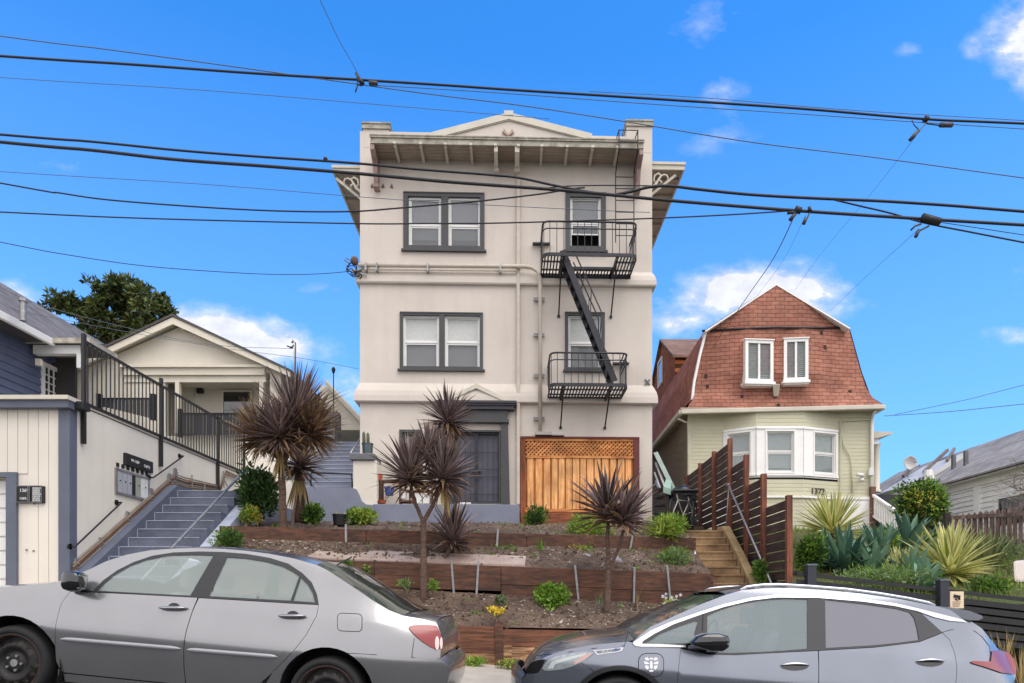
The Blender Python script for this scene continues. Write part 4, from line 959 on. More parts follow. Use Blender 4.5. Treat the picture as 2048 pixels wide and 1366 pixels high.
for s, e in ((-1, 127), (1, 588)):
    a = Vector((ax, BD-.36, bz(640))); q = Vector((b(e), BD-.36, bz(748) if s < 0 else bz(746)))
    m.hexa([a-Vector((0, 0, .27)), q-Vector((0, 0, .24)), q+Vector((0, .06, -.24)), a+Vector((0, .06, -.27)), a-Vector((0, 0, .05)), q-Vector((0, 0, .04)), q+Vector((0, .06, -.04)), a+Vector((0, .06, -.05))])
m.build('rake_board', CRT, BG)
m = MB()
for s, e in ((-1, 125), (1, 590)):
    a = Vector((ax, BD-.4, bz(639))); q = Vector((b(e), BD-.4, bz(748)))
    m.hexa([a-Vector((0, 0, .05)), q-Vector((0, 0, .05)), q+Vector((0, 11, -.05)), a+Vector((0, 11, -.05)), a+Vector((0, 0, .03)), q+Vector((0, 0, .02)), q+Vector((0, 11, .02)), a+Vector((0, 11, .03))])
m.build('roof', ROOF, BG)
m = MB()
for e in (127, 588):
    a = Vector((ax, BD-.3, bz(640)-.12)); q = Vector((b(e), BD-.3, bz(748)-.12)); m.hexa([a, q, q+Vector((0, 10.5, 0)), a+Vector((0, 10.5, 0)), a+Vector((0, 0, .05)), q+Vector((0, 0, .05)), q+Vector((0, 10.5, .05)), a+Vector((0, 10.5, .05))])
m.build('eave_soffit', CRT, BG)
m = MB(); m.disc(P(362, 655, BD-.1), (0, 1, 0), .06, .1, 10); m.build('gable_light', WHT, BG)
m = MB(); p_ = [P(122, 748, BD-.3), P(132, 752, BD-.3), P(142, 765, BD-.1), P(150, 772, BD-.1), P(150, 800, BD-.1)]; m.tube(p_, .06, 8); m.build('downspout', CRT, BG, smooth=True)
yb_ = BD+1.06
def bw(px, py): return XP(px, yb_), ZP(py, yb_)
for (a, c_), (e, f_) in (((443, 845), (505, 780)),):
    m = MB(); x0, z0 = bw(a, c_); x1, z1 = bw(e, f_); rim(m, x0, x1, yb_-.03, yb_+.03, z0, z1, .07); w1 = m.build('window', CRT, BG); m = MB(); m.box(x0+.07, x1-.07, yb_, yb_+.01, z0+.07, z1-.07); m.build('pane', glassmat('dark_glass', (.02, .025, .03), .9), w1)
m = MB(); x0, z0 = bw(362, 868); x1, z1 = bw(388, 778); rim(m, x0, x1, yb_-.03, yb_+.03, z0, z1, .05); m.box(x0+.05, x1-.05, yb_-.01, yb_+.02, z0, z1-.05); m.build('door', CRT, BG)
m = MB(); x0, z0 = bw(396, 788); x1, z1 = bw(408, 769); m.box(x0, x1, yb_-.14, yb_, z0, z1); m.build('sconce', BLK, BG, bevel=.02)
# its porch rails: dark slatted panels
for a, e, lab in ((360, 492, 'dark slatted porch railing at the right end of the bungalow porch'), (198, 306, 'dark slatted railing seen behind the black pickets, low at the bungalow')):
    DD = BD-.3 if a == 360 else 19.0
    pr_ = thing('porch_railing', lab, 'railing', P((a+e)/2, 868, DD)); m = MB(); x = XP(a, DD); i = 0
    yt = 826 if a == 360 else 796; yb2 = (870 if a == 360 else 836)
    while x < XP(e, DD): 
        t = (x-XP(a, DD))/(XP(e, DD)-XP(a, DD)); lo = yb2 if a == 360 else lerp(812, 838, t)
        m.box(x, x+.085, DD, DD+.02, ZP(lo, DD), ZP(yt+2, DD)); x += .105
    m.build('slats', mk('charcoal_wood', sr(52, 54, 60), .7, .15, 3), pr_)
    m = MB(); m.box(XP(a, DD), XP(e, DD), DD-.03, DD+.05, ZP(yt+2, DD), ZP(yt, DD)); m.build('top_rail', BLK, pr_)
    for px_ in (a, e): m = MB(); m.box(XP(px_, DD)-.06, XP(px_, DD)+.06, DD-.04, DD+.08, ZP(yb2+4, DD), ZP(yt-8, DD)); m.build('post', BLK, pr_)
m = MB(); pts = [P(496, 738, 21)]
# antenna mast and lamp pole
LP = thing('vent_mast', 'thin metal mast with wire clamps rising behind the bungalow roof', 'mast', P(590, 745, 21))
m = MB(); m.tube([P(590, 770, 21), P(590, 685, 21), P(586, 681, 21), P(584, 686, 21)], .035, 8); m.build('pole', GAL, LP, smooth=True)
m = MB(); m.tube([P(580, 697, 21), P(588, 690, 21)], .02, 6); m.tube([P(574, 692, 21), P(586, 696, 21)], .02, 6); m.build('clamp', BLK, LP)
TL = thing('tiki_torch', 'slim dark garden torch standing beside the upper blue steps', 'torch', P(667, 835, 20))
m = MB(); m.tube([P(667, 850, 20), P(667, 748, 20)], .016, 6); m.build('pole', BLK, TL); m = MB(); c = P(667, 748, 20); m.lathe([(.015, 0), (.05, .08), (.06, .15), (.04, .17), (.03, .2), (0, .2)], c, 10); m.build('torch_head', BLK, TL)
# lower garden wall behind the shrub
m = MB(); m.box(XP(484, 18.2), XP(604, 18.2), 18.2, 18.4, EZ+2, ZP(862, 18.2)); m.build('garden_wall', STW, tag=('cream garden wall behind the big cordyline and the green shrub', 'wall'))
# house roof seen between bungalow and apartment building
RK = thing('rear_house', 'small part of a cream house whose sloping roof edge shows above the upper blue steps', 'house', P(690, 850, 25))
d = 25.0
m = MB(); m.prism([P(640, 860, d), P(722, 860, d), P(722, 836, d), P(663, 772, d), P(640, 772, d)], (0, 4, 0)); m.build('wall', BW, RK)
m = MB()
for o, h_ in ((0, .22), (-.06, .1)):
    a, q = P(655, 762, d+o), P(730, 842, d+o); m.hexa([a-Vector((0, .3, h_)), q-Vector((0, .3, h_)), q+Vector((0, 4, -h_)), a+Vector((0, 4, -h_)), a-Vector((0, .3, -.0)), q-Vector((0, .3, 0)), q+Vector((0, 4, 0)), a+Vector((0, 4, 0))])
m.build('roof', CRT, RK)
# ---------------------------------------------------------------- dark blue house at the far left
BH = thing('blue_house', 'slate blue clapboard house with a grey shingle roof at the far left', 'house', (-13, 17, EZ+2.5))
SLB = mk('slate_blue_siding', sr(92, 102, 132), .7, .15, 1.2, .2, 60)
m = MB(); z = EZ+2.6; hx_ = -13.0; ww = (DX(81, hx_), DX(121, hx_), PX(81, 797, hx_).z, PX(81, 722, hx_).z)
while z < EZ+6.6:
    for ya, yb in ((11.5, ww[0]), (ww[0], ww[1]), (ww[1], 18.9)):
        if ya == ww[0] and z+.1 > ww[2] and z < ww[3]: continue
        m.hexa([(hx_-.1, ya, z), (hx_+.03, ya, z), (hx_+.03, yb, z), (hx_-.1, yb, z), (hx_-.1, ya, z+.2), (hx_, ya, z+.2), (hx_, yb, z+.2), (hx_-.1, yb, z+.2)])
    z += .2
m.build('wall', SLB, BH)
m = MB(); m.box(hx_-3.6, hx_-.1, 18.7, 18.9, EZ+2.6, EZ+6.7); m.box(-15, -14.8, 18.9, 23.5, EZ+2.6, EZ+6.7); m.build('rear_wall', SLB, BH)
m = MB(); a, b_, c_, e = ww
m.box(hx_-.02, hx_+.06, a, a+.1, c_, e); m.box(hx_-.02, hx_+.06, b_-.1, b_, c_, e); m.box(hx_-.02, hx_+.06, a+.1, b_-.1, e-.1, e); m.box(hx_-.02, hx_+.06, a+.1, b_-.1, c_, c_+.1)
for t in (1/3, 2/3): y = lerp(a+.1, b_-.1, t); m.box(hx_-.0, hx_+.03, y-.012, y+.012, c_+.1, e-.1)
for t in (.25, .5, .75): z = lerp(c_+.1, e-.1, t); m.box(hx_, hx_+.028, a+.1, b_-.1, z-.012, z+.012)
wq = m.build('window', WHT, BH); m = MB(); m.quad((hx_+.005, a, c_), (hx_+.005, b_, c_), (hx_+.005, b_, e), (hx_+.005, a, e)); m.build('pane', glassmat('dark_glass', None), wq)
ex = -12.35; zE = EZ+573*(ex/(0-CX)*F)/F; rg = -15.6; zR = zE+(ex-rg)*.8
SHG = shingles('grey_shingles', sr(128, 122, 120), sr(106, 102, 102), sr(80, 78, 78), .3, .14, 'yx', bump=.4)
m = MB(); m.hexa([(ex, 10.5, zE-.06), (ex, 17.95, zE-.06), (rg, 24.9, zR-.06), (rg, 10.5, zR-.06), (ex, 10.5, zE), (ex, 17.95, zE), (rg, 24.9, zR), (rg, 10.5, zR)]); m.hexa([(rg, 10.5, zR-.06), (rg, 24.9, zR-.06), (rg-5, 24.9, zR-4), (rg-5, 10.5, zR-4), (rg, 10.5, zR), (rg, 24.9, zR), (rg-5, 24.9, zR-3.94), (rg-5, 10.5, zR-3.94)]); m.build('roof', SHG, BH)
m = MB(); m.box(ex, ex+.1, 10.5, 17.55, zE-.2, zE-.02); m.build('gutter', WHT, BH, bevel=.02)
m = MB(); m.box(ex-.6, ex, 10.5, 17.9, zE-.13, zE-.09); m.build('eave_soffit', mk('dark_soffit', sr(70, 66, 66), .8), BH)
py_ = 17.6; m = MB(); m.box(XP(60, py_), XP(186, py_), py_-.1, 18.6, ZP(689, py_), ZP(684, py_)); m.build('porch_roof', ROOF, BH)
m = MB(); m.box(XP(58, py_), XP(188, py_), py_-.16, py_-.1, ZP(690, py_), ZP(680, py_)); m.box(XP(188, py_)-.06, XP(188, py_), py_-.1, 18.6, ZP(690, py_), ZP(681, py_)); m.build('porch_gutter', TRMD, BH)
m = MB(); m.box(XP(66, py_), XP(160, py_), py_, py_+.2, ZP(707, py_), ZP(690, py_)); m.box(XP(153, py_), XP(163, py_), py_, py_+.2, ZP(735, py_), ZP(707, py_)); m.build('porch_beam', WHT, BH)
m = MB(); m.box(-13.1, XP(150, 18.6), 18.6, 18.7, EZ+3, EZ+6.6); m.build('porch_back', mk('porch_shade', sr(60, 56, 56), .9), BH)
m = MB(); c = P(46, 625, 16.0); m.tube([c-Vector((0, 0, .2)), c+Vector((0, 0, .25))], .07, 12); m.tube([c+Vector((0, 0, .25)), c+Vector((0, 0, .32))], .1, 12); m.build('roof_vent', GAL, BH)
m = MB(); m.pbox(70, 717, 80, 730, 17.5, .1); m.build('wall_lamp', CRT, BH)
# ---------------------------------------------------------------- house 1372
RDp = 21.0
SAGE = mk('sage_siding', sr(208, 205, 178), .8, .08, .8, .2, 90)
IVO = mk('ivory_trim', sr(246, 245, 242), .6, .04, 2)
RH = thing('gambrel_house', 'sage green house with a red brown shingled gambrel front and white bay windows', 'house', (XP(1560, RDp), RDp, EZ+2))
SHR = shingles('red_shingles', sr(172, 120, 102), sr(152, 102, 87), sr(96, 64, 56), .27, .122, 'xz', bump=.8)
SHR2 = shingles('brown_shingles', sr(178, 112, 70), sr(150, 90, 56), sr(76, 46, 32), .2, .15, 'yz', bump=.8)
r = lambda px, d=RDp: XP(px, d); rz = lambda py, d=RDp: ZP(py, d)
RX0, RX1 = r(1377), r(1745)
# clapboards of the ground floor, each course one lapped strip, with the bay bulging out
bay = [(RX0, RDp), (r(1447), RDp), (XP(1512, RDp-.45), RDp-.45), (XP(1606, RDp-.45), RDp-.45), (r(1675), RDp), (RX1, RDp)]
m = MB(); z = EZ+1.6; zt = rz(822); ch = .115
wz0, wz1 = rz(957), rz(862)
while z < zt:
    for i, ((xa, ya), (xb, yb)) in enumerate(zip(bay[:-1], bay[1:])):
        if 1 <= i <= 3 and z+ch > wz0 and z < wz1: continue
        z1 = min(z+ch, zt)
        m.quad((xa, ya-.012, z), (xb, yb-.012, z), (xb, yb-.004, z1), (xa, ya-.004, z1)); m.quad((xa, ya-.012, z), (xa, ya+.01, z), (xb, yb+.01, z), (xb, yb-.012, z))
    z += ch
m.build('front_wall', SAGE, RH)
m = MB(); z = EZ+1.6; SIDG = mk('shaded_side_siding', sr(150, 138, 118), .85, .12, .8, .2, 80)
while z < rz(826):
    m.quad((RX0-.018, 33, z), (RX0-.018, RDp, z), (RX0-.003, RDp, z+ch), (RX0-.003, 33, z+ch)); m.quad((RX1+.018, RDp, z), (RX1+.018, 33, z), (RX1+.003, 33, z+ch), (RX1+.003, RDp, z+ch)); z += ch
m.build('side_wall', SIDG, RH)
m = MB(); m.box(RX0-.03, RX0+.08, RDp-.04, RDp-.0, EZ+1.6, rz(822)); m.box(RX1-.1, RX1+.03, RDp-.04, RDp, EZ+1.6, rz(822)); m.box(RX0-.03, RX1+.03, RDp-.05, RDp-.0, rz(836), rz(823)); 
m.build('corner_board', SAGE, RH)
# white bay window band: three facets, each with its sash window
for i, (wa, wb, low) in enumerate(((.22, .80, SCRN), (.22, .80, None), (.22, .78, None))):
    (xa, ya), (xb, yb) = bay[i+1], bay[i+2]; L = math.hypot(xb-xa, yb-ya); ang = math.atan2(yb-ya, xb-xa)
    TF[0] = Matrix.Translation((xa, ya, 0)) @ Matrix.Rotation(ang, 4, 'Z')
    a, b_ = L*wa, L*wb
    if i == 2: a, b_ = L*.30, L*.92
    if i == 0: a, b_ = L*.14, L*.84
    h0, h1 = rz(950), rz(870)
    m = MB(); wall_holes(m, 0, L, [(wz0, 0), (wz1, 0)], [(a, b_, h0, h1)], -.03, .1); rim(m, 0, L, -.05, -.03, wz0, wz1, .05) if False else None
    m.box(0, L, -.06, -.03, wz0-.0, wz0+.05); m.box(0, L, -.06, -.03, wz1-.05, wz1); rim(m, a-.04, b_+.04, -.055, -.031, h0-.04, h1+.04, .04)
    bw_ = m.build('bay_panel', IVO, RH)
    sash_window(bw_, a, b_, h0, h1, 0, (h0+h1)/2-.0, 'blind', bl=.8 if i < 2 else .0, fm=WHT, gl=glassmat('bay_glass', (.30, .36, .36), .5), fw=.035)
TF[0] = Matrix.Identity(4)
m = MB(); m.prism([(x, y-.03, rz(960)) for x, y in bay[1:5]], (0, 0, .03)); m.prism([(x, y-.03, wz1) for x, y in bay[1:5]], (0, 0, .03)); m.build('bay_ledge', IVO, RH)
m = MB(); m.prism([(x, y-.07, rz(1000)) for x, y in bay[1:5]], (0, 0, .06)); m.box(RX0, RX1, RDp-.07, RDp-.02, rz(1000), rz(994)); m.build('water_table', IVO, RH)
m = MB(); m.box(RX0, RX1, RDp-.05, RDp-.01, EZ+1.4, rz(1001)); m.build('foundation', IVO, RH)
# shingled gambrel front: two faces meeting in a shallow prow, flaring at the skirt
OUT = [(1365, 820), (1386, 800), (1392, 770), (1398, 715), (1412, 660), (1552, 568), (1697, 655), (1722, 745), (1732, 775), (1745, 795), (1768, 811)]
def face_y(px, py):
    t = max(0, 1-abs(px-1553)/150); pro = .32*min(1, t*1.6)
    fl = max(0, (py-772)/45)**1.6*.42
    if py > 745: pro *= max(0, 1-(py-745)/60)
    return RDp-.06-pro-fl
def xspan(py):
    L_, R_ = OUT[:6], OUT[5:]
    def at(c, py):
        for (x0, y0), (x1, y1) in zip(c[:-1], c[1:]):
            if min(y0, y1) <= py <= max(y0, y1) and y0 != y1: return lerp(x0, x1, (py-y0)/(y1-y0))
        return None
    return at(L_, py), at(R_, py)
rows = []; nrow = 52
for j in range(nrow+1):
    py = lerp(811, 568.5, j/nrow); a, c_ = xspan(py)
    row = []
    for i in range(41):
        t = i/40; px = lerp(a, c_, t); px = 1553 if abs(px-1553) < (c_-a)/80 else px
        y = face_y(px, py); row.append(P(px, py+(0 if j else 6*(1-t)), y))
    rows.append(row)
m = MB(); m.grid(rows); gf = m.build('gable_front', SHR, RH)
# roof and side slopes behind the front
prof = [(1365, 818), (1388, 795), (1396, 715), (1410, 660), (1553, 567), (1699, 654), (1724, 745), (1742, 793), (1770, 811)]
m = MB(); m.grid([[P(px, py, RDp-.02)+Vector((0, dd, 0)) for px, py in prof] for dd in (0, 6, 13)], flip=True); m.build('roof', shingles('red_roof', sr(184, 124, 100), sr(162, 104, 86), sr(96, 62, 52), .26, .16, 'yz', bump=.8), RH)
m = MB()
for (a, b_) in (((1412, 661), (1553, 568)), ((1553, 568), (1700, 656))):
    A_, B_ = P(*a, RDp-.4), P(*b_, RDp-.4); u = Vector((0, 0, .035)); m.hexa([A_-u, B_-u, B_-u+Vector((0, .5, 0)), A_-u+Vector((0, .5, 0)), A_+u*.4, B_+u*.4, B_+u*.4+Vector((0, .5, 0)), A_+u*.4+Vector((0, .5, 0))])
for pts in (((1412, 662), (1399, 712), (1388, 765), (1384, 800)),):
    for a, b_ in zip(pts[:-1], pts[1:]): m.bar(P(*a, RDp-.1), P(*b_, RDp-.1), .07, .12, (0, 1, 0))
m.build('rake_trim', IVO, RH)
m = MB(); pts = [P(1404, 662, RDp-.1), P(1470, 658, RDp-.3), P(1553, 655, RDp-.46), P(1640, 656, RDp-.3), P(1694, 655, RDp-.12)]
m.tube(pts, .035, 6); m.build('black_cable_line', BLK, RH, smooth=True)
# gutters
m = MB(); q = [P(1362, 824, RDp-.5), P(1768, 814, RDp-.5)]; m.bar(q[0], q[1], .12, .13); m.bar(q[0]-Vector((0, 0, .0)), Vector((q[0].x, 33, q[0].z)), .12, .13); m.bar(q[1], Vector((q[1].x, 33, q[1].z)), .12, .13); m.build('gutter', TRM, RH, bevel=.02)
m = MB(); m.box(q[0].x, q[1].x, RDp-.44, RDp, rz(826), rz(823)); m.box(q[0].x, RX0, RDp, 33, rz(826), rz(823)); m.build('eave_soffit', SOF, RH)
m = MB(); m.tube([P(1357, 838, RDp-.3), P(1368, 843, RDp-.1), P(1376, 846, RDp-.06), P(1376, 1040, RDp-.06)], .035, 8); m.build('downspout', TRM, RH, smooth=True)
m = MB(); m.tube([P(1751, 822, RDp-.4), P(1746, 830, RDp-.1), P(1744, 850, RDp-.1), P(1744, 1060, RDp-.1)], .045, 8); m.build('downspout', IVO, RH, smooth=True)
m = MB(); m.tube([P(1740, 839, RDp-.06), P(1686, 842, RDp-.06), P(1684, 870, RDp-.06), P(1687, 890, RDp-.06), P(1700, 912, RDp-.06), P(1703, 925, RDp-.06), P(1704, 985, RDp-.06)], .02, 6); m.build('cable', SAGE, RH, smooth=True)
m = MB(); m.tube([P(1682, 840, RDp-.06), P(1681, 980, RDp-.06)], .02, 6); m.build('cable', SAGE, RH)
# upper pair of windows on the prow
for s, a, b_, t_, bo in ((-1, 1491, 1547, 679, 768), (1, 1568, 1617, 678, 767)):
    m = MB(); ya = face_y(a, 700)-.09; yb = face_y(b_, 700)-.09
    if s < 0: ya = face_y(a, 700)-.16; yb = face_y(1547, 700)-.06
    else: ya = face_y(1568, 700)-.06; yb = face_y(b_, 700)-.16
    A_, B_ = P(a, bo, ya), P(b_, bo, yb); L = math.hypot(B_.x-A_.x, B_.y-A_.y); ang = math.atan2(B_.y-A_.y, B_.x-A_.x); z0, z1 = A_.z, P(a, t_, ya).z
    TF[0] = Matrix.Translation((A_.x, A_.y, 0)) @ Matrix.Rotation(ang, 4, 'Z')
    rim(m, 0, L, 0, .25, z0+.08, z1, .09); m.box(L/2-.03, L/2+.03, .02, .1, z0+.16, z1-.09); m.box(-.04, L+.04, -.06, .28, z0, z0+.08); m.box(0, L, -.0, .3, z0-.04, z0); m.box(-.03, L+.03, -.03, .26, z1, z1+.03)
    w1 = m.build('window', IVO, RH)
    m = MB(); m.box(.09, L-.09, .06, .065, z0+.16, z1-.09); m.build('pane', glassmat('attic_glass', (.16, .22, .22), .35), w1)
    m = MB(); z = z0+.18
    while z < z1-.1: m.hexa([(.1, .1, z), (L-.1, .1, z), (L-.1, .14, z+.03), (.1, .14, z+.03), (.1, .1, z+.012), (L-.1, .1, z+.012), (L-.1, .14, z+.042), (.1, .14, z+.042)]) if not (s > 0 and False) else None; z += .06
    m.build('shutter_slats', BLIND, w1)
    m = MB(); m.box(.05, L-.05, .2, .22, z0+.1, z1-.05); m.build('dark_interior', mk('dim_green', (.03, .045, .045), .9), w1)
TF[0] = Matrix.Identity(4)
m = MB(); yk = face_y(1553, 745); m.hexa([P(1547, 793, yk+.05), P(1557, 793, yk+.05), P(1557, 793, yk+.3), P(1547, 793, yk+.3), P(1545, 768, yk-.16), P(1560, 768, yk-.16), P(1560, 768, yk+.3), P(1545, 768, yk+.3)]); m.build('corbel', TRM, RH, bevel=.02)
for c in ((1412, 752), (1415, 773), (1484, 794), (1650, 694), (1700, 784), (1643, 665), (1557, 811)):
    yq = face_y(*c)-.012; m = MB(); m.pbox(c[0]-3, c[1]-4, c[0]+3, c[1]+4, yq, .02); m.build('missing_shingle', mk('shingle_gap', sr(70, 46, 40), .9), RH)
IRN = mk('dark_number', sr(84, 78, 66), .5, .1, 8)
text_mesh('1372', .27, IRN, Matrix.Translation(P(1636, 983, RDp-.30)) @ Matrix.Rotation(math.atan2(bay[4][1]-bay[3][1], bay[4][0]-bay[3][0]), 4, 'Z') @ rx, 'house_number', RH, .012)
m = MB(); c = P(1722, 952, RDp-.3); m.tube([c+Vector((.12, .25, .0)), c+Vector((.1, .1, 0)), c], .03, 8); m.tube([c+Vector((-.12, -.0, .04)), c+Vector((.08, .0, .02))], .055, 10); m.tube([c+Vector((-.02, .05, -.12)), c+Vector((.1, .05, -.1))], .05, 10); m.build('camera_lamp', WHT, RH, smooth=True)
m = MB(); m.pbox(1739, 936, 1748, 950, RDp-.2, .1); m.build('junction_box', WHT, RH)
# shingled rear wing
WD_ = 26.0; wx = XP(1350, WD_); we = rz(712, WD_) ; wr = EZ+513*28.5/F
m = MB(); m.prism([(wx, WD_, EZ+3), (wx, 31, EZ+3), (wx, 31, we), (wx, 28.5, wr), (wx, WD_, we)], (.15, 0, 0)); wg = m.build('wing_side', SHR2, RH)
m = MB(); m.box(wx+.15, 9, WD_, WD_+.15, EZ+3, we); m.build('wing_front', SHR2, RH)
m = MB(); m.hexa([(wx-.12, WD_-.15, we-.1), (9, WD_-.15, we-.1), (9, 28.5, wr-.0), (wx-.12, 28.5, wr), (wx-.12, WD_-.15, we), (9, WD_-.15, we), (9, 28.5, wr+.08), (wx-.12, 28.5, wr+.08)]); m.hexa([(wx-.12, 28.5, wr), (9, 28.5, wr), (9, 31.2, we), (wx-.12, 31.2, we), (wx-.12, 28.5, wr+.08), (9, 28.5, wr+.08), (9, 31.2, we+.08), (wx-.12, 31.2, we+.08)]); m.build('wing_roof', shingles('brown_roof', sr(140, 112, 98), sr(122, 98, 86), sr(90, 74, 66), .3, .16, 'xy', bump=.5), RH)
for (a, t_, bo, w_) in ((1325, 712, 765, 6), (1325, 812, 870, 9)):
    m = MB(); y0, y1 = DX(a-w_/2+3, wx), DX(a-w_/2+3-w_ if False else a-w_, wx); 
    y0, y1 = min(y0, y1), max(y0, y1); zt_ = PX(a, t_, wx).z; zb_ = PX(a, bo, wx).z; y1 = y0+.9
    m.box(wx-.05, wx, y0, y0+.1, zb_, zt_); m.box(wx-.05, wx, y1-.1, y1, zb_, zt_); m.box(wx-.05, wx, y0+.1, y1-.1, zt_-.1, zt_); m.box(wx-.05, wx, y0+.1, y1-.1, zb_, zb_+.1); w1 = m.build('wing_window', IVO, RH)
    m = MB(); m.box(wx-.02, wx-.01, y0+.1, y1-.1, zb_+.1, zt_-.1); m.build('pane', glassmat('dark_glass', None), w1)
# entry porch at the right side
m = MB(); pd = 21.6; m.prism([P(1736, 862, pd), P(1787, 864, pd), P(1786, 867, pd), P(1755, 876, pd), P(1736, 876, pd)], (0, 2.2, 0)); m.build('porch_roof', TRM, RH)
m = MB(); m.pbox(1740, 876, 1757, 888, pd+.1, .5); m.build('porch_beam', IVO, RH)
m = MB(); c = P(1752, 985, pd+.3); top_ = ZP(888, pd+.3); m.lathe([(.15, 0), (.15, .06), (.11, .1), (.11, .9), (.095, top_-c.z-.14), (.13, top_-c.z-.08), (.15, top_-c.z)], c, 16); m.build('porch_column', CRT, RH, smooth=True)
RS = thing('side_stairs', 'dark stairs with a white slatted balustrade at the right end of the sage house', 'stairs', P(1780, 1055, 20.5))
m = MB()
for i in range(9): d = 21.2-i*.27; z = EZ+3.2-i*.18; m.box(XP(1747, 21)-.0, XP(1747, 21)+1.0, d, 22, z-.17, z)
m.build('steps', mk('dark_steps', sr(62, 64, 70), .8, .2, 4), RS)
m = MB(); A_, B_ = P(1745, 990, 20.9), P(1814, 1037, 18.9); u = Vector((0, 0, 1))
dn = .62
m.bar(A_, B_, .09, .07); m.bar(A_-u*dn, B_-u*dn, .06, .06)
for i in range(1, 14): p_ = A_.lerp(B_, i/14); m.bar(p_-u*dn, p_, .03, .07, (0, 1, 0))
m.build('balustrade', IVO, RS)
for q_, n_ in ((A_, .25), (B_, .15)): m = MB(); m.box(q_.x-.07, q_.x+.07, q_.y-.07, q_.y+.07, q_.z-dn-.5, q_.z+n_); m.build('newel_post', mk('brown_newel', sr(120, 84, 70), .7) if n_ == .25 else IVO, RS)
# ---------------------------------------------------------------- slatted fence stepping up the hill
SF = thing('slatted_fence', 'dark brown horizontal slat fence stepping up the hill with reddish posts', 'fence', (4.3, 14, EZ))
SLW = wood('dark_slat', sr(74, 54, 48), sr(44, 34, 32), 1, isl=.3); SLP = wood('red_post', sr(138, 82, 58), sr(84, 46, 34), 2, isl=.15)
fxx = 4.3; posts = [(1583, .78, 1.66), (1532, None, 2.24), (1497, None, 2.8), (1464, None, 3.38), (1432, None, 3.38), (1404, None, 3.36), (1377, None, 3.33)]
py_ = [DX(p[0], fxx) for p in posts]
for i, (p, _, tz) in enumerate(posts):
    m = MB(); b0 = lerp(-.9, 1.6, min(1, i/3.5)); m.box(fxx-.09, fxx+.0, py_[i]-.05, py_[i]+.045, EZ+b0-.3, EZ+tz+.03); m.build('post', SLP, SF)
    if i < 6:
        z = EZ+tz-.02; lo = EZ+lerp(-.5, 1.75, min(1, (i+.5)/4)); j = 0; m = MB()
        while z > lo:
            m.hexa([(fxx-.02, py_[i]+.045, z-.148), (fxx+.005, py_[i]+.045, z-.148), (fxx+.005, py_[i+1]-.05, z-.148), (fxx-.02, py_[i+1]-.05, z-.148), (fxx-.02, py_[i]+.045, z), (fxx+.005, py_[i]+.045, z), (fxx+.005, py_[i+1]-.05, z), (fxx-.02, py_[i+1]-.05, z)]); z -= .170
        m.build('slat_panel', SLW, SF)
m = MB(); m.box(fxx-.03, fxx-.02, py_[0]+.12, py_[0]+.2, EZ+1.1, EZ+1.3); m.build('small_sign', WHT, SF)
# low black fence along the pavement
BF = thing('black_fence', 'low black slat fence along the sidewalk behind the roof of the dark grey hatchback', 'fence', (6, 10.3, gz(6)))
FD = 10.3; BKW = mk('black_paint_wood', sr(34, 34, 36), .5, .2, 6, .2, 50)
def ftop(x): return EZ+lerp(.42, .03, (x-4.2)/(7.6-4.2))
for i in range(7):
    m = MB()
    for (xa, xb) in ((4.0, 6.12), (6.26, 8.6), (8.6, 11)):
        za, zb_ = ftop(xa)-i*.115-.05, ftop(xb)-i*.115-.05; h_ = .085 if i else .06
        m.hexa([(xa, FD, za-h_), (xb, FD, zb_-h_), (xb, FD+.03, zb_-h_), (xa, FD+.03, za-h_), (xa, FD, za), (xb, FD, zb_), (xb, FD+.03, zb_), (xa, FD+.03, za)])
    m.build('slat', BKW, BF)
for x in (4.2, 6.19, 8.6):
    m = MB(); m.box(x-.065, x+.065, FD-.07, FD+.07, gz(x), ftop(x)+.06); m.build('post', mk('navy_post', sr(48, 50, 62), .5, .1, 5), BF); m = MB(); m.box(x-.075, x+.075, FD-.08, FD+.08, ftop(x)+.06, ftop(x)+.085); m.build('post_cap', mk('steel_cap', sr(110, 116, 126), .4, .1, 5, metal=.5), BF)
m = MB()
for i in range(3):
    for xa, xb in ((3.2, 8.6), (8.62, 14)): m.hexa([(xa, FD+.05, gz(xa)+.1+i*.2), (xb, FD+.05, gz(xb)+.1+i*.2), (xb, FD+.12, gz(xb)+.1+i*.2), (xa, FD+.12, gz(xa)+.1+i*.2), (xa, FD+.05, gz(xa)+.29+i*.2), (xb, FD+.05, gz(xb)+.29+i*.2), (xb, FD+.12, gz(xb)+.29+i*.2), (xa, FD+.12, gz(xa)+.29+i*.2)])
m.build('kerb_wall', wood('dark_retaining_board', sr(64, 48, 42), sr(40, 30, 27), 0), tag=('dark timber retaining wall under the low black fence', 'retaining wall'))
cs = thing('camera_sign', 'small beige security camera sign fixed to the low black fence', 'sign', P(1914, 1200, FD-.05))
m = MB(); m.pbox(1900, 1183, 1928, 1217, FD-.04, .03); m.build('panel', mk('sign_beige', sr(226, 206, 176), .6, .05, 4), cs, bevel=.006)
m = MB(); c = P(1914, 1193, FD-.045); m.bar(c+Vector((-.05, 0, .01)), c+Vector((.05, 0, -.01)), .045, .006, (0, 1, 0)); m.bar(c+Vector((-.03, 0, -.03)), c+Vector((.01, 0, -.06)), .02, .006, (0, 1, 0)); m.bar(c+Vector((.03, 0, -.02)), c+Vector((.04, 0, -.05)), .03, .006, (0, 1, 0)); m.build('camera_symbol', BLK, cs)
m = MB()
for i in range(4): m.pbox(1905+i % 2, 1203+i*3, 1922-i, 1204.6+i*3, FD-.043, .002)
m.build('small_lettering', mk('sign_grey', sr(170, 150, 128), .6), cs)
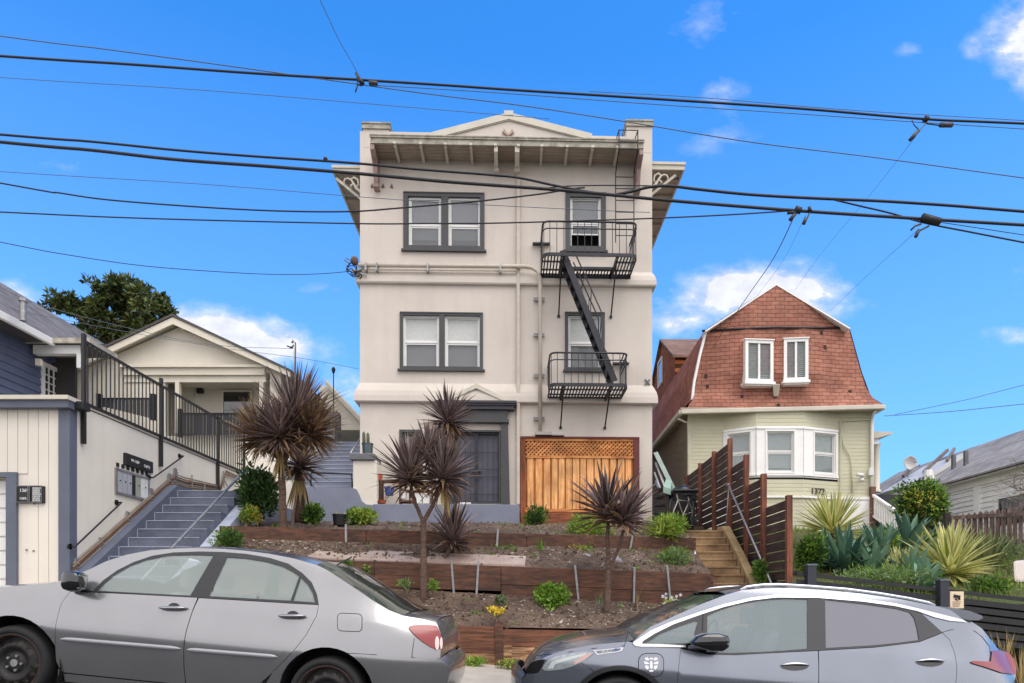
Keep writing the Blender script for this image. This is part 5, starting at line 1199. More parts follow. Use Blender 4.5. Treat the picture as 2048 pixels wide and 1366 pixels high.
# yard behind it
m = MB()
def yz(x, y):
    pr_ = [(10.4, -.1), (11.5, .15), (12.6, .45), (14, 1.0), (16, 1.45), (21, 2.1), (30, 2.3)]
    for (a, za), (b_, zb_) in zip(pr_[:-1], pr_[1:]):
        if y <= b_: return EZ+lerp(za, zb_, (y-a)/(b_-a))-max(0, x-9)*.05+.06*noise.noise(Vector((x, y, 0)))
    return EZ+2.3
m.grid([[(x, y, yz(x, y)) for x in [4.32+i*.4 for i in range(34)]] for y in [10.42+i*.45 for i in range(26)]]); struct('yard', m, GRS, smooth=True)
# picket fence
PF = thing('picket_fence', 'weathered grey brown picket fence in front of the white house at the right edge', 'fence', P(1970, 1110, 15))
PKT = wood('weathered_picket', sr(132, 112, 104), sr(84, 64, 58), 2, isl=.4)
i = 0; px_ = 1899.0
while px_ < 2140:
    d = lerp(15.8, 14.6, (px_-1899)/150); t = lerp(1030, 1008, (px_-1899)/150); w_ = random.uniform(7.0, 9.5)
    A_, B_ = P(px_, 1118, d), P(px_+w_, 1118, d); zt_ = ZP(t+random.uniform(-2, 2), d)
    m = MB(); th = .02; mid = (A_+B_)/2
    m.prism([(A_.x, A_.y, A_.z-.2), (B_.x, B_.y, B_.z-.2), (B_.x, B_.y, zt_-.06), (mid.x, mid.y, zt_), (A_.x, A_.y, zt_-.06)], (.003, th, 0)); m.build('picket', PKT, PF); px_ += 11.6
for py in (1030, 1098): m = MB(); A_, B_ = P(1897, py+6, 15.86), P(2140, py-8, 13.95); m.bar(A_, B_, .04, .08); m.build('rail', PKT, PF)
m = MB(); m.bar(P(1893, 1120, 15.86), P(1893, 1026, 15.86), .12, .12, (0, 1, 0)); m.build('post', mk('dark_post', sr(50, 44, 44), .8), PF)
# white house beyond
WH = thing('white_house', 'white clapboard house with a long grey shingle roof at the right edge', 'house', (13, 20, EZ+1))
hx_ = 12.4; E0 = EZ+3.36; WSD = mk('white_clapboard', sr(243, 243, 243), .8, .1, 1.2, .2, 60); m = MB(); z = EZ+.5
while z < E0-.25:
    m.hexa([(hx_-.03, 14, z), (hx_+.1, 14, z), (hx_+.1, 27.4, z), (hx_-.03, 27.4, z), (hx_, 14, z+.14), (hx_+.1, 14, z+.14), (hx_+.1, 27.4, z+.14), (hx_, 27.4, z+.14)]); z += .14
m.build('wall', WSD, WH)
m = MB(); m.box(hx_-.06, hx_+.1, 14, 27.4, E0-.27, E0-.08); m.box(hx_-.05, hx_, 18.85, 19.1, EZ+.5, E0-.27); m.box(hx_-.05, hx_, 20.8, 21.0, EZ+.5, E0-.27); m.box(hx_-.35, hx_, 14, 27.4, E0-.08, E0-.05); m.build('trim', IVO, WH)
rgx, rgz = 14.8, EZ+5.05
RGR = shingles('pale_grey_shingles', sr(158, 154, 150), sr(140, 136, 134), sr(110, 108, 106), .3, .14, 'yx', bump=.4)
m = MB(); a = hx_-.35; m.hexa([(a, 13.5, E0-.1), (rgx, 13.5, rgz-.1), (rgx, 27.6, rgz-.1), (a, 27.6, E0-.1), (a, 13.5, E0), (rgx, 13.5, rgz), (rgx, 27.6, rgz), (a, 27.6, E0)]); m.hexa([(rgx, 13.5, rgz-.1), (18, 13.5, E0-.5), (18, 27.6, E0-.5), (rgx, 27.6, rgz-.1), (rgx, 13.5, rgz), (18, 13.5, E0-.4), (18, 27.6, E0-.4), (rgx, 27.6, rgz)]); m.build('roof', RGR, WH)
m = MB(); ya, yb = 15.6, 18.2; z0, z1 = EZ+1.9, EZ+2.72; m.box(hx_-.07, hx_, ya, ya+.12, z0, z1); m.box(hx_-.07, hx_, yb-.12, yb, z0, z1); m.box(hx_-.07, hx_, ya+.12, yb-.12, z1-.12, z1); w1 = m.build('window', IVO, WH); m = MB(); m.box(hx_-.04, hx_-.03, ya+.12, yb-.12, z0, z1-.12); m.build('pane', glassmat('dark_glass', None), w1)
def onroof(y, t): return Vector((lerp(a, rgx, t), y, lerp(E0, rgz, t)))
a = hx_-.35
for y, t in ((21.2, .38), (20.6, .38)): m = MB(); c = onroof(y, t); m.box(c.x-.05, c.x+.05, y-.05, y+.05, c.z-.05, c.z+.42); m.build('roof_vent', CEM, WH)
for y, t in ((19.6, .86), (18.8, .96)): m = MB(); c = onroof(y, t); m.box(c.x-.07, c.x+.07, y-.07, y+.07, c.z-.05, c.z+.28); m.build('roof_vent', GAL, WH)
m = MB(); c = onroof(21.7, .2); m.tube([c, c+Vector((0, 0, .35))], [.2, .12], 10); m.build('roof_vent', WHT, WH)
m = MB(); c0, c1, c2, c3 = onroof(22, .15), onroof(22, .72), onroof(24.4, .72), onroof(24.4, .15); u = Vector((-.05, 0, .1)); m.hexa([c0, c1, c2, c3, c0+u, c1+u, c2+u, c3+u]); m.build('skylight', mk('skylight_glass', sr(206, 206, 204), .5, .05, 2, coat=0), WH)
m = MB()
for y, t0_, t1_ in ((22.3, .55, .95), (22.9, .4, 1.0), (24.7, .5, .9)): m.bar(onroof(y, t0_)+Vector((0, 0, .18)), onroof(y+1.4, t1_)+Vector((0, 0, .2)), .08, .1)
m.build('roof_boards', mk('grey_boards', sr(128, 118, 112), .8, .2, 4), WH)
SD = thing('satellite_dish', 'round grey satellite dish standing on the roof of the white house', 'satellite dish', P(1816, 950, 24))
m = MB(); c = P(1820, 927, 24); rows = []
for i in range(6):
    rr = .24*i/5; rows.append([c+Vector((rr*math.cos(t*.3307)-.05*(i/5)**2, -.12*(i/5)**2, rr*1.05*math.sin(t*.3307))) for t in range(20)])
m.grid(rows); ds = m.build('dish', mk('dish_grey', sr(196, 194, 192), .6, .06, 4), SD, smooth=True); s_ = ds.modifiers.new('S', 'SOLIDIFY'); s_.thickness = .012
m = MB(); m.tube([c+Vector((0, .05, -.05)), c+Vector((-.02, .1, -.5))], .02, 8); m.tube([c+Vector((0, -.1, -.2)), c+Vector((.1, -.4, -.15))], .012, 6); m.tube([c+Vector((.08, -.42, -.13)), c+Vector((.14, -.38, -.19))], .03, 6); m.build('dish_mount', GAL, SD)
# things in the passage at the top of the concrete steps
LD = thing('leaning_planks', 'grey green planks and a ladder leaning against the right corner of the beige building', 'planks', P(1330, 1035, 17.0))
for a, b_, w_, mt in (((1311, 905), (1350, 985), .11, mk('green_grey_plank', sr(150, 164, 156), .7, .15, 4)), ((1311, 925), (1340, 1000), .05, GAL), ((1309, 945), (1332, 1010), .04, GAL), ((1312, 962), (1330, 1015), .05, BLU)):
    m = MB(); m.bar(P(*a, 17.5), P(*b_, 16.7), w_, .03, (0, 1, 0)); m.build('plank', mt, LD)
ss = thing('metal_steps', 'small black metal steps in the passage beside the beige building', 'steps', P(1322, 1040, 16.9))
m = MB()
for i in range(4): m.pbox(1312, 975+i*16, 1333, 979+i*16, 16.9-i*.15, .3)
m.pbox(1331, 970, 1335, 1035, 16.4, .5); m.build('treads', BLK, ss)
BN = thing('trash_bin', 'black wheeled trash bin with a black bag under its lid behind the bicycle', 'trash bin', P(1372, 1040, 16.2))
m = MB(); A_ = P(1348, 1040, 16.2); B_ = P(1392, 1040, 16.2); zt_ = ZP(985, 16.2); m.hexa([(A_.x+.05, 16.2, A_.z-.2), (B_.x-.05, 16.2, A_.z-.2), (B_.x-.05, 16.7, A_.z-.2), (A_.x+.05, 16.7, A_.z-.2), (A_.x, 16.1, zt_), (B_.x, 16.1, zt_), (B_.x, 16.75, zt_), (A_.x, 16.75, zt_)]); m.build('bin_body', BLK, BN, bevel=.02)
m = MB(); m.box(A_.x-.04, B_.x+.04, 16.05, 16.8, zt_, zt_+.06); m.build('lid', BLK, BN, bevel=.02)
m = MB(); rows = []
for i in range(7):
    th = i/6*math.pi/2; rows.append([Vector(((A_.x+B_.x)/2+.27*math.cos(th)*math.cos(q*.524)*(1+.15*math.sin(q*2.3+i)), 16.4+.25*math.cos(th)*math.sin(q*.524), zt_+.05+.14*math.sin(th)*(1+.2*math.sin(q*1.7)))) for q in range(13)])
m.grid(rows); m.build('bag', mk('bin_bag', sr(26, 26, 30), .25, .1, 9, .6, 14), BN, smooth=True)
m = MB()
for px_ in (1353, 1387): m.disc(P(px_, 1042, 16.25), (1, 0, 0), .1, .05, 14)
m.build('wheels', BLK, BN)
BK = thing('bicycle', 'old bicycle with pale tubes standing in the passage before the black bin', 'bicycle', P(1365, 1045, 15.6))
bd_ = 15.6; RB = BLK
for i, (px_, py, yo) in enumerate(((1346, 1026, 0), (1385, 1024, .35))):
    c = P(px_, py, bd_+yo); m = MB(); pts = [c+Vector((.30*math.cos(t*.2856)*(.55 if i else .45), .30*math.cos(t*.2856)*.8, .32*math.sin(t*.2856))) for t in range(23)]
    m.tube(pts, .016, 6, caps=False); w1 = m.build('wheel', RB, BK, smooth=True)
    m = MB()
    for t in range(0, 22, 2): m.tube([c, pts[t]], .0025, 4)
    m.build('spokes', GAL, w1)
m = MB(); q = lambda px, py, yo=.15: P(px, py, bd_+yo)
PB = mk('pale_tube', sr(186, 180, 168), .35, .1, 6, metal=.3)
for path in ([(1346, 1026, 0), (1356, 1000, .05), (1378, 1003, .25), (1366, 1030, .15), (1356, 1000, .05)], [(1366, 1030, .15), (1385, 1024, .35), (1378, 1003, .25), (1376, 992, .25)], [(1356, 1000, .05), (1353, 988, .03)]):
    m.tube([q(*p_) for p_ in path], .014, 6)
m.build('frame', PB, BK); m = MB(); m.tube([q(1345, 986, -.1), q(1353, 988, .03), q(1362, 990, .2)], .012, 6); m.build('handlebar', BLK, BK)
m = MB(); m.bar(q(1370, 990, .15), q(1382, 991, .3), .1, .05); m.build('saddle', BLK, BK, bevel=.02)
m = MB(); m.hexa([P(1326, 985, 16.3), P(1342, 990, 16.3), P(1346, 975, 16.6), P(1332, 968, 16.6), P(1327, 973, 16.3), P(1341, 978, 16.3), P(1344, 962, 16.6), P(1332, 958, 16.6)]); m.build('paint_tray', mk('tray_green', sr(150, 176, 160), .5), tag=('pale green plastic tray lying against the leaning planks', 'tray'))
# bench end and cushion at the right edge
m = MB(); m.pbox(1974, 1153, 2030, 1178, 11.6, .35); m.build('planter_box', wood('red_box', sr(110, 66, 50), sr(74, 42, 32), 0), bevel=.02, tag=('reddish brown wooden box half hidden by the plants at the right edge', 'box'))
m = MB(); m.hexa([P(2028, 1165, 11.9), P(2075, 1165, 11.9), P(2075, 1165, 12.1), P(2028, 1165, 12.1), P(2026, 1122, 12.1), P(2075, 1118, 12.1), P(2075, 1118, 12.3), P(2026, 1122, 12.3)]); m.build('cushion', mk('pale_cloth', sr(200, 190, 182), .9, .05, 3), bevel=.04, tag=('pale grey cushion beside the wooden box at the right edge', 'cushion'))
# ---------------------------------------------------------------- plants
GA_ = 2.399963
class LB(MB):
    def __init__(s): super().__init__(); s.uv = []
    def leaf(s, p, d, L, w, droop=.3, fold=.35, seg=5, side=None, tw=0, peak=.35):
        """folded sword leaf, tapering to a point"""
        p = Vector(p); d = Vector(d).normalized(); side = d.cross(Vector((0, 0, 1))) if side is None else side
        if side.length < .05: side = Vector((1, 0, 0))
        side.normalize(); nrm = side.cross(d); vs = []; uv = []; pos = p.copy(); dd = d.copy()
        for i in range(seg+1):
            t = i/seg
            ww = w*(.45+.55*min(1, t/peak)) if t < peak else w*max(.02, (1-((t-peak)/(1-peak))**1.6))
            sd = (side*math.cos(tw*t)+nrm*math.sin(tw*t)).normalized(); up = sd.cross(dd).normalized()
            vs += [pos-sd*ww/2+up*ww*fold*.5, pos, pos+sd*ww/2+up*ww*fold*.5]; uv += [(0, t), (.5, t), (1, t)]
            dd = (dd+Vector((0, 0, -droop*t*1.6/seg))).normalized(); pos = pos+dd*L/seg
        fs = []
        for i in range(seg):
            a = i*3; fs += [(a, a+1, a+4, a+3), (a+1, a+2, a+5, a+4)]
        s.add(vs, fs); s.uv += uv
    def tri_leaf(s, p, d, L, w, n=None):
        """small leaf: bent diamond of two quads"""
        p = Vector(p); d = Vector(d).normalized(); sd = d.cross(Vector((random.gauss(0, 1), random.gauss(0, 1), random.gauss(0, 1)))); sd.normalize(); up = sd.cross(d)*w*.25
        s.add([p, p+d*L*.5-sd*w/2+up, p+d*L*.55, p+d*L*.5+sd*w/2+up, p+d*L-up], [(0, 2, 1), (0, 3, 2), (1, 2, 4), (2, 3, 4)]); s.uv += [(.5, 0), (0, .5), (.5, .5), (1, .5), (.5, 1)]
def rosette(m, c, n, L, w, t0=5, t1=115, droop=.35, axis=(0, 0, 1), fold=.4, lv=.2, rad=.03, seg=5, peak=.35):
    ax = Vector(axis).normalized(); u = ax.orthogonal().normalized(); v = ax.cross(u); c = Vector(c)
    for i in range(n):
        f = (i+.5)/n; th = math.radians(lerp(t0, t1, f**.8)+random.gauss(0, 7)); az = i*GA_+random.gauss(0, .15)
        h = u*math.cos(az)+v*math.sin(az); d = ax*math.cos(th)+h*math.sin(th)
        l = L*(1-lv*random.random())*(.72+.28*math.sin(math.pi*min(1, f+.3)))
        m.leaf(c+h*rad-ax*f*.14, d, l, w*random.uniform(.8, 1.15), droop*random.uniform(.4, 1.5), fold, seg, h.cross(ax), random.gauss(0, .25), peak)
COR = leafmat('cordyline_leaf', sr(122, 100, 98), sr(70, 58, 56), .32, .5, .2, tip=sr(150, 130, 112), edge=(sr(186, 168, 160), .40))
CORB = leafmat('cordyline_leaf_bronze', sr(138, 108, 80), sr(84, 64, 52), .38, .4, .2, tip=sr(150, 124, 80), edge=(sr(182, 156, 124), .38))
DRY = leafmat('dry_leaf', sr(196, 178, 120), sr(146, 120, 78), .7, .3, .2)
BARK = mk('cordyline_bark', sr(124, 100, 86), .9, 0, 14, 1.0, 60, stretch=(1, 1, 3), col2=sr(82, 62, 52), fine=.2)
def trunk(par, pts, r, name='trunk', mat=None):
    m = MB(); P_ = [Vector(p) for p in pts]; path = []; rs = []
    for i in range(len(P_)-1):
        for k in range(6):
            t = k/6; path.append(P_[i].lerp(P_[i+1], t)+Vector((random.gauss(0, .004), random.gauss(0, .004), 0))); rs.append(lerp(r[i], r[i+1], t)*random.uniform(.9, 1.12))
    path.append(P_[-1]); rs.append(r[-1]); m.tube(path, rs, 10); return m.build(name, mat or BARK, par, smooth=True)
def cordyline(label, base, trunks, heads, n, w, seed, droop=.3, skirt=(), fl=None):
    random.seed(seed); t = thing('cordyline_tree', label, 'cordyline', base, 'purple cordylines on the terraces')
    for pts, r in trunks: trunk(t, pts, r)
    for (c, L, ax, t1, mt) in heads:
        m = LB(); rosette(m, c, int(n*.62), L, w, 3, t1, droop, ax, .45, .34, .03); m.build('leaf_rosette', mt, t); m = LB(); rosette(m, c-Vector((0, 0, .04)), int(n*.16), L*.9, w, t1-28, t1+22, droop*1.8, ax, .45, .4, .03); m.build('old_leaves', CORB, t)
    if skirt:
        m = LB()
        for c, k, L in skirt:
            for i in range(k):
                a = random.uniform(0, 6.28); m.leaf(c+Vector((math.cos(a)*.04, math.sin(a)*.04, -.02)), (math.cos(a)*.3, math.sin(a)*.3, -1), L*random.uniform(.6, 1.1), .045, .2, .3, 4)
        m.build('dry_leaves', DRY, t)
    return t
A = lambda x, y, d=11.9: P(x, y, d)
cordyline('tallest cordyline with a big three headed purple brown crown left of the upper blue steps', A(566, 1088), [
    ([A(566, 1092), A(565, 1000), A(563, 925), A(560, 895)], (.078, .062, .056, .045)), ([A(563, 930), A(590, 880), A(596, 850)], (.05, .045, .035)), ([A(563, 920), A(530, 895), A(520, 885)], (.045, .04, .035)),
    ([A(582, 1085), A(586, 1030), A(595, 985, 12)], (.03, .025, .02))],
    [(A(592, 834), 1.12, (.12, 0, 1), 108, COR), (A(520, 872), .78, (-.35, -.2, 1), 105, CORB), (A(622, 862), .82, (.35, -.25, .8), 105, CORB), (A(560, 866, 11.6), .84, (-.1, -.3, 1), 115, COR)], 420, .046, 3,
    skirt=[(A(563, 905), 26, .55)])
cordyline('shorter cordyline with a skirt of dry leaves behind the tallest one', A(600, 1040, 13.2), [([A(600, 1045, 13.2), A(599, 990, 13.2), A(598, 945, 13.2)], (.11, .1, .08))],
    [(A(598, 925, 13.2), .82, (0, 0, 1), 112, COR)], 240, .05, 4, skirt=[(A(598, 945, 13.2), 46, .75)])
cordyline('forked cordyline with two purple heads rising from the lowest terrace before the plant shelf', A(848, 1200, 11.1), [
    ([A(848, 1205, 11.1), A(847, 1120, 11.1), A(846, 1040, 11.1)], (.065, .052, .046)), ([A(846, 1045, 11.1), A(830, 1005, 11.1), A(820, 965, 11.1)], (.034, .03, .028)), ([A(846, 1045, 11.1), A(868, 1005, 11.1), A(884, 965, 11.1)], (.036, .032, .028))],
    [(A(820, 950, 11.1), .86, (-.12, 0, 1), 100, COR), (A(886, 950, 11.1), .86, (.2, -.1, 1), 108, COR), (A(858, 905, 11.4), .62, (.05, .2, 1), 80, COR)], 250, .052, 5, skirt=[(A(886, 968, 11.1), 10, .55)])
cordyline('single tall cordyline whose dark round head stands against the small door gable', A(893, 1045, 12.9), [([A(893, 1050, 12.9), A(894, 960, 12.9), A(895, 855, 12.9)], (.07, .055, .045))],
    [(A(895, 838, 12.9), .8, (0, 0, 1), 135, COR)], 270, .05, 6, skirt=[(A(895, 858, 12.9), 9, .5)])
cordyline('small leaning cordyline with a low purple head over the middle terrace', A(868, 1168, 11.5), [([A(866, 1172, 11.5), A(885, 1125, 11.6), A(903, 1090, 11.7)], (.035, .033, .04))],
    [(A(906, 1072, 11.7), .82, (.05, 0, 1), 95, COR)], 150, .052, 7)
cordyline('broad leaved forked cordyline on the lowest terrace in front of the cedar fence panel', A(1215, 1222, 11.2), [
    ([A(1214, 1228, 11.2), A(1216, 1170, 11.2), A(1217, 1140, 11.2)], (.064, .05, .044)), ([A(1217, 1142, 11.2), A(1215, 1090, 11.2), A(1216, 1045, 11.2)], (.038, .034, .03)), ([A(1217, 1142, 11.2), A(1236, 1100, 11.2), A(1248, 1060, 11.2)], (.032, .028, .028))],
    [(A(1214, 1022, 11.2), 1.0, (-.12, 0, 1), 84, COR), (A(1248, 1034, 11.1), .84, (.35, -.15, 1), 92, COR)], 105, .09, 8, droop=.35)
# spiky variegated and blue-green rosettes of the right yard
VAR = leafmat('variegated_leaf', sr(206, 202, 122), sr(180, 182, 96), .45, .2, .3, edge=(sr(228, 224, 160), .2), tip=sr(200, 190, 120))
VARG = leafmat('variegated_leaf_green', sr(142, 160, 76), sr(116, 140, 62), .45, .25, .3, edge=(sr(222, 216, 146), .18))
AGV = leafmat('agave_leaf', sr(92, 128, 106), sr(54, 90, 80), .5, .25, .12)
AGL = leafmat('agave_leaf_pale', sr(128, 160, 128), sr(88, 126, 106), .5, .25, .15)
def spiky(name, cat, label, c, n, L, w, t1, mats, seed, grp, droop=.15, fold=.5, t0=3, peak=.4, ax=(0, 0, 1)):
    random.seed(seed); t = thing(name, label, cat, c, grp)
    for k, mt in enumerate(mats): m = LB(); rosette(m, Vector(c), n//len(mats), L*(1-.06*k), w, t0, t1, droop, ax, fold, .2, .05, 5, peak); m.build('leaves' if k == 0 else 'inner_leaves', mt, t)
    return t
GV, GA2 = 'variegated yuccas in the right yard', 'agaves in the right yard'
spiky('variegated_yucca', 'yucca', 'round yellow striped yucca before the number 1372 on the sage house', P(1666, 1058, 14), 170, .98, .085, 122, (VAR, VARG), 21, GV)
spiky('variegated_yucca', 'yucca', 'largest yellow striped yucca just behind the low black fence', P(1900, 1138, 12.2), 170, 1.02, .1, 112, (VAR, VARG), 22, GV)
spiky('variegated_yucca', 'yucca', 'small pale yucca between the two blue green agaves', P(1798, 1150, 12.2), 90, .66, .06, 85, (VAR, VARG), 23, GV)
spiky('agave', 'agave', 'dark blue green agave below the round yellow yucca', P(1690, 1135, 12.8), 86, 1.0, .12, 86, (AGV, AGL), 24, GA2, .25, .35, 8, .5)
spiky('agave', 'agave', 'broad leaved blue green agave beside the white balustrade', P(1815, 1100, 14.4), 56, 1.0, .17, 86, (AGV, AGL), 25, GA2, .3, .35, 10, .5)
spiky('agave', 'agave', 'small pale agave at the foot of the largest yellow yucca', P(1850, 1168, 11.3), 30, .5, .14, 85, (AGL,), 26, GA2, .2, .35, 10, .5)
spiky('agave', 'agave', 'narrow dark agave at the left edge of the yard next to the slatted fence', P(1650, 1128, 13.1), 40, .8, .13, 76, (AGV,), 27, GA2, .25, .35, 8, .5)
spiky('agave', 'agave', 'low pale agave between the dark agave and the small yucca', P(1748, 1142, 12.4), 46, .7, .12, 88, (AGL,), 28, GA2, .25, .35, 8, .5)
spiky('agave', 'agave', 'blue green agave half hidden behind the small yucca', P(1758, 1108, 13.8), 46, .85, .13, 84, (AGV, AGL), 29, GA2, .25, .35, 8, .5)
spiky('agave', 'agave', 'pale agave directly behind the black fence, right of the small yucca', P(1830, 1150, 11.9), 40, .6, .12, 88, (AGL,), 30, GA2, .25, .35, 8, .5)
spiky('variegated_yucca', 'yucca', 'dull green yucca half hidden at the right of the largest yellow yucca', P(1975, 1135, 13.2), 90, .9, .05, 90, (leafmat('dull_yucca_leaf', sr(140, 144, 96), sr(96, 108, 66), .5, .3, .2),), 31, GV)
GRN = lambda k: {'deep': leafmat('deep_green_leaf', sr(78, 108, 48), sr(44, 70, 32), .45, .4, .2), 'bright': leafmat('bright_green_leaf', sr(134, 166, 62), sr(92, 130, 44), .5, .35, .3),
    'lime': leafmat('lime_leaf', sr(182, 196, 86), sr(134, 160, 62), .5, .3, .3), 'yellow': leafmat('yellow_leaf', sr(216, 196, 78), sr(180, 160, 60), .6, .25, .3), 'tree': leafmat('tree_leaf', sr(92, 104, 48), sr(48, 60, 30), .5, .5, .2),
    'sage': leafmat('sage_leaf', sr(140, 156, 110), sr(100, 122, 80), .6, .3, .25), 'flower': leafmat('yellow_petal', sr(238, 220, 80), sr(220, 190, 60), .6, .15, .3), 'white': leafmat('white_petal', sr(240, 238, 236), sr(220, 216, 220), .6, .08, .3)}[k]
def blob(m, c, rx, ry, rz, n, L, w, out=.6, up=.3, low=-.3):
    c = Vector(c)
    for i in range(n):
        th = random.uniform(0, 6.283); z = random.uniform(low, 1); s = math.sqrt(max(0, 1-z*z)); rr = random.uniform(.55, 1.0)
        d = Vector((s*math.cos(th), s*math.sin(th), z)); k = 1+.25*noise.noise(d*2.3+c)
        p = c+Vector((d.x*rx, d.y*ry, d.z*rz))*rr*k
        q = d*out+Vector((random.gauss(0, .5), random.gauss(0, .5), random.gauss(0, .5)+up))
        m.tri_leaf(p, q, L*random.uniform(.7, 1.3), w*random.uniform(.8, 1.2))
STM = mk('plant_stem', sr(96, 84, 56), .8, .2, 10)
def bush(label, px0, py0, px1, py1, d, n, L, w, kinds, seed, name='shrub', cat='shrub', clumps=6, dens=1.0, group=None, base=None):
    random.seed(seed); s = d/F; cx, rx_ = (px0+px1)/2, (px1-px0)/2*s; zt, zb = ZP(py0, d), ZP(py1, d); h = zt-zb
    t = thing(name, label, cat, P(cx, py1, d), group)
    for k, kd in enumerate(kinds):
        m = LB()
        for j in range(clumps):
            a = random.uniform(0, 6.28); q = random.uniform(.1, .62); r_ = random.uniform(.35, .55)
            c = Vector((XP(cx, d)+math.cos(a)*rx_*q, d+math.sin(a)*rx_*q*.7, zb+h*random.uniform(.3, .66)))
            blob(m, c, rx_*r_, rx_*r_*.8, h*r_*.75, n//clumps//len(kinds), L, w, low=-.8)
        m.build('foliage' if k == 0 else 'pale_foliage', GRN(kd), t)
    m = MB(); c0 = P(cx, py1, d)
    for j in range(6):
        a = j*1.05; e = c0+Vector((math.cos(a)*rx_*.5, math.sin(a)*rx_*.4, h*.6)); m.tube([c0+Vector((0, 0, -.05)), c0.lerp(e, .5)+Vector((0, 0, h*.1)), e], [.012, .009, .005], 5)
    m.build('stems', STM, t); return t
bush('tall glossy green shrub between the left blue steps and the tallest cordyline', 478, 925, 560, 1050, 12.5, 3000, .12, .042, ('deep', 'deep'), 31, clumps=12)
bush('low yellowing plant at the foot of the glossy green shrub', 470, 1010, 530, 1050, 12.1, 600, .07, .025, ('yellow', 'bright'), 32)
bush('low bright green bush at the left end of the upper plank wall', 419, 1060, 493, 1100, 11.0, 1300, .07, .02, ('bright', 'deep'), 33, clumps=8)
bush('leafy green plants under the short cordyline beside the blue stair base', 600, 1008, 656, 1050, 13.2, 900, .08, .04, ('bright', 'deep'), 34)
bush('green plant with pale leaves right of the black pot before the blue porch wall', 692, 1016, 756, 1052, 13.3, 900, .08, .045, ('bright', 'lime'), 35)
bush('dark green ferny plant at the left foot of the cedar fence panel', 1049, 1010, 1096, 1056, 15.5, 1100, .1, .03, ('deep', 'bright'), 36)
bush('rounded lime green bush hanging over the upper plank wall behind the broad cordyline', 1126, 1028, 1228, 1088, 13.3, 2600, .085, .022, ('lime', 'bright'), 37, clumps=12)
bush('yellow trailing plant below the lime green bush', 1155, 1072, 1196, 1116, 12.95, 500, .06, .02, ('yellow', 'bright'), 38)
bush('long leaved bright green bush beside the top of the concrete steps', 1278, 1028, 1378, 1084, 13.3, 2000, .13, .02, ('bright', 'lime'), 39, clumps=10)
bush('feathery green plant at the right end of the middle terrace', 1300, 1094, 1392, 1148, 12.5, 1800, .09, .018, ('bright', 'sage'), 40, clumps=9)
bush('rounded green shrub with scalloped leaves in front of the middle plank wall', 1066, 1168, 1138, 1228, 11.4, 900, .085, .075, ('bright', 'bright'), 41, clumps=9)
bush('patch of yellow flowers on the lowest terrace', 970, 1212, 1026, 1240, 10.95, 420, .045, .045, ('flower', 'flower'), 42, 'yellow_flowers', 'flowers')
bush('white daisies beside the hatchback windscreen at the end of the lowest terrace', 1322, 1192, 1402, 1240, 11.1, 900, .06, .018, ('bright', 'lime'), 43, 'daisies', 'flowers')
t_ = [o for o in COL.objects if o.name == 'daisies'][0]
m = LB(); random.seed(5)
for i in range(44):
    c = P(random.uniform(1322, 1402), random.uniform(1188, 1232), 10.9+random.uniform(0, .3))
    for k in range(7): a = k*.9; m.tri_leaf(c, (math.cos(a), -.3, math.sin(a)), .032, .024)
m.build('petals', GRN('white'), t_)
bush('ground cover of yellow green plants behind the broad cordyline trunk', 1122, 1088, 1206, 1118, 12.7, 700, .05, .02, ('bright', 'yellow'), 44)
bush('small weeds between the grey stones of the middle terrace', 1135, 1112, 1200, 1138, 12.35, 420, .05, .02, ('bright', 'lime'), 45)
bush('creeping green plant hanging over the left part of the middle plank wall', 664, 1120, 706, 1152, 11.1, 420, .05, .028, ('deep', 'bright'), 46)
bush('upright small plant climbing the middle plank wall near the sedan rear window', 722, 1130, 742, 1168, 11.1, 260, .05, .028, ('bright', 'deep'), 47)
bush('small green weed on the lowest terrace left of the forked cordyline', 794, 1156, 826, 1178, 10.95, 220, .05, .02, ('bright', 'sage'), 48)
bush('tuft of bright leaves at the foot of the forked cordyline', 856, 1160, 876, 1184, 11.0, 160, .07, .02, ('bright',), 49)
bush('low weeds on the middle terrace near the cordyline trunk', 722, 1076, 748, 1092, 12.0, 260, .06, .015, ('bright', 'lime'), 50)
bush('sparse grey green plant behind the yellow flowers', 985, 1190, 1016, 1214, 11.2, 240, .06, .015, ('sage', 'deep'), 51)
bush('low green weeds on the middle terrace right of the concrete slab', 1058, 1120, 1100, 1146, 12.0, 420, .05, .018, ('bright', 'lime'), 52)
bush('low weeds in front of the pot on the middle terrace', 966, 1090, 1040, 1106, 12.4, 300, .05, .016, ('bright', 'sage'), 53)
bush('weeds growing along the foot of the lowest plank wall near the sedan bumper', 903, 1312, 975, 1334, 10.2, 900, .05, .014, ('bright', 'lime'), 54, clumps=10)
bush('thin weeds at the foot of the lowest plank wall near the hatchback bumper', 985, 1318, 1056, 1338, 10.2, 500, .05, .014, ('deep', 'lime'), 55, clumps=10)
bush('dense citrus bush with yellow fruit between the sage house and the white house', 1788, 955, 1897, 1060, 17.5, 5200, .12, .06, ('deep', 'bright'), 56, clumps=22)
bush('pale yellow leaved side of the citrus bush', 1800, 965, 1890, 1040, 17.2, 420, .07, .045, ('yellow', 'lime'), 57, clumps=22)
bush('olive green bush behind the pickets beside the largest yellow yucca', 1925, 1075, 2040, 1140, 13.6, 1800, .12, .02, ('sage', 'deep'), 58, clumps=9)
bush('leafy green growth between the slatted fence and the agaves', 1592, 1068, 1650, 1150, 12.4, 2600, .11, .026, ('bright', 'deep'), 59, clumps=12)
bush('soft green plant at the foot of the concrete cheek wall', 1506, 1120, 1540, 1175, 12.0, 700, .1, .02, ('bright', 'deep'), 60)
bush('pale green plant behind the small yucca', 1730, 1060, 1800, 1110, 14.2, 1000, .1, .03, ('lime', 'bright'), 61)
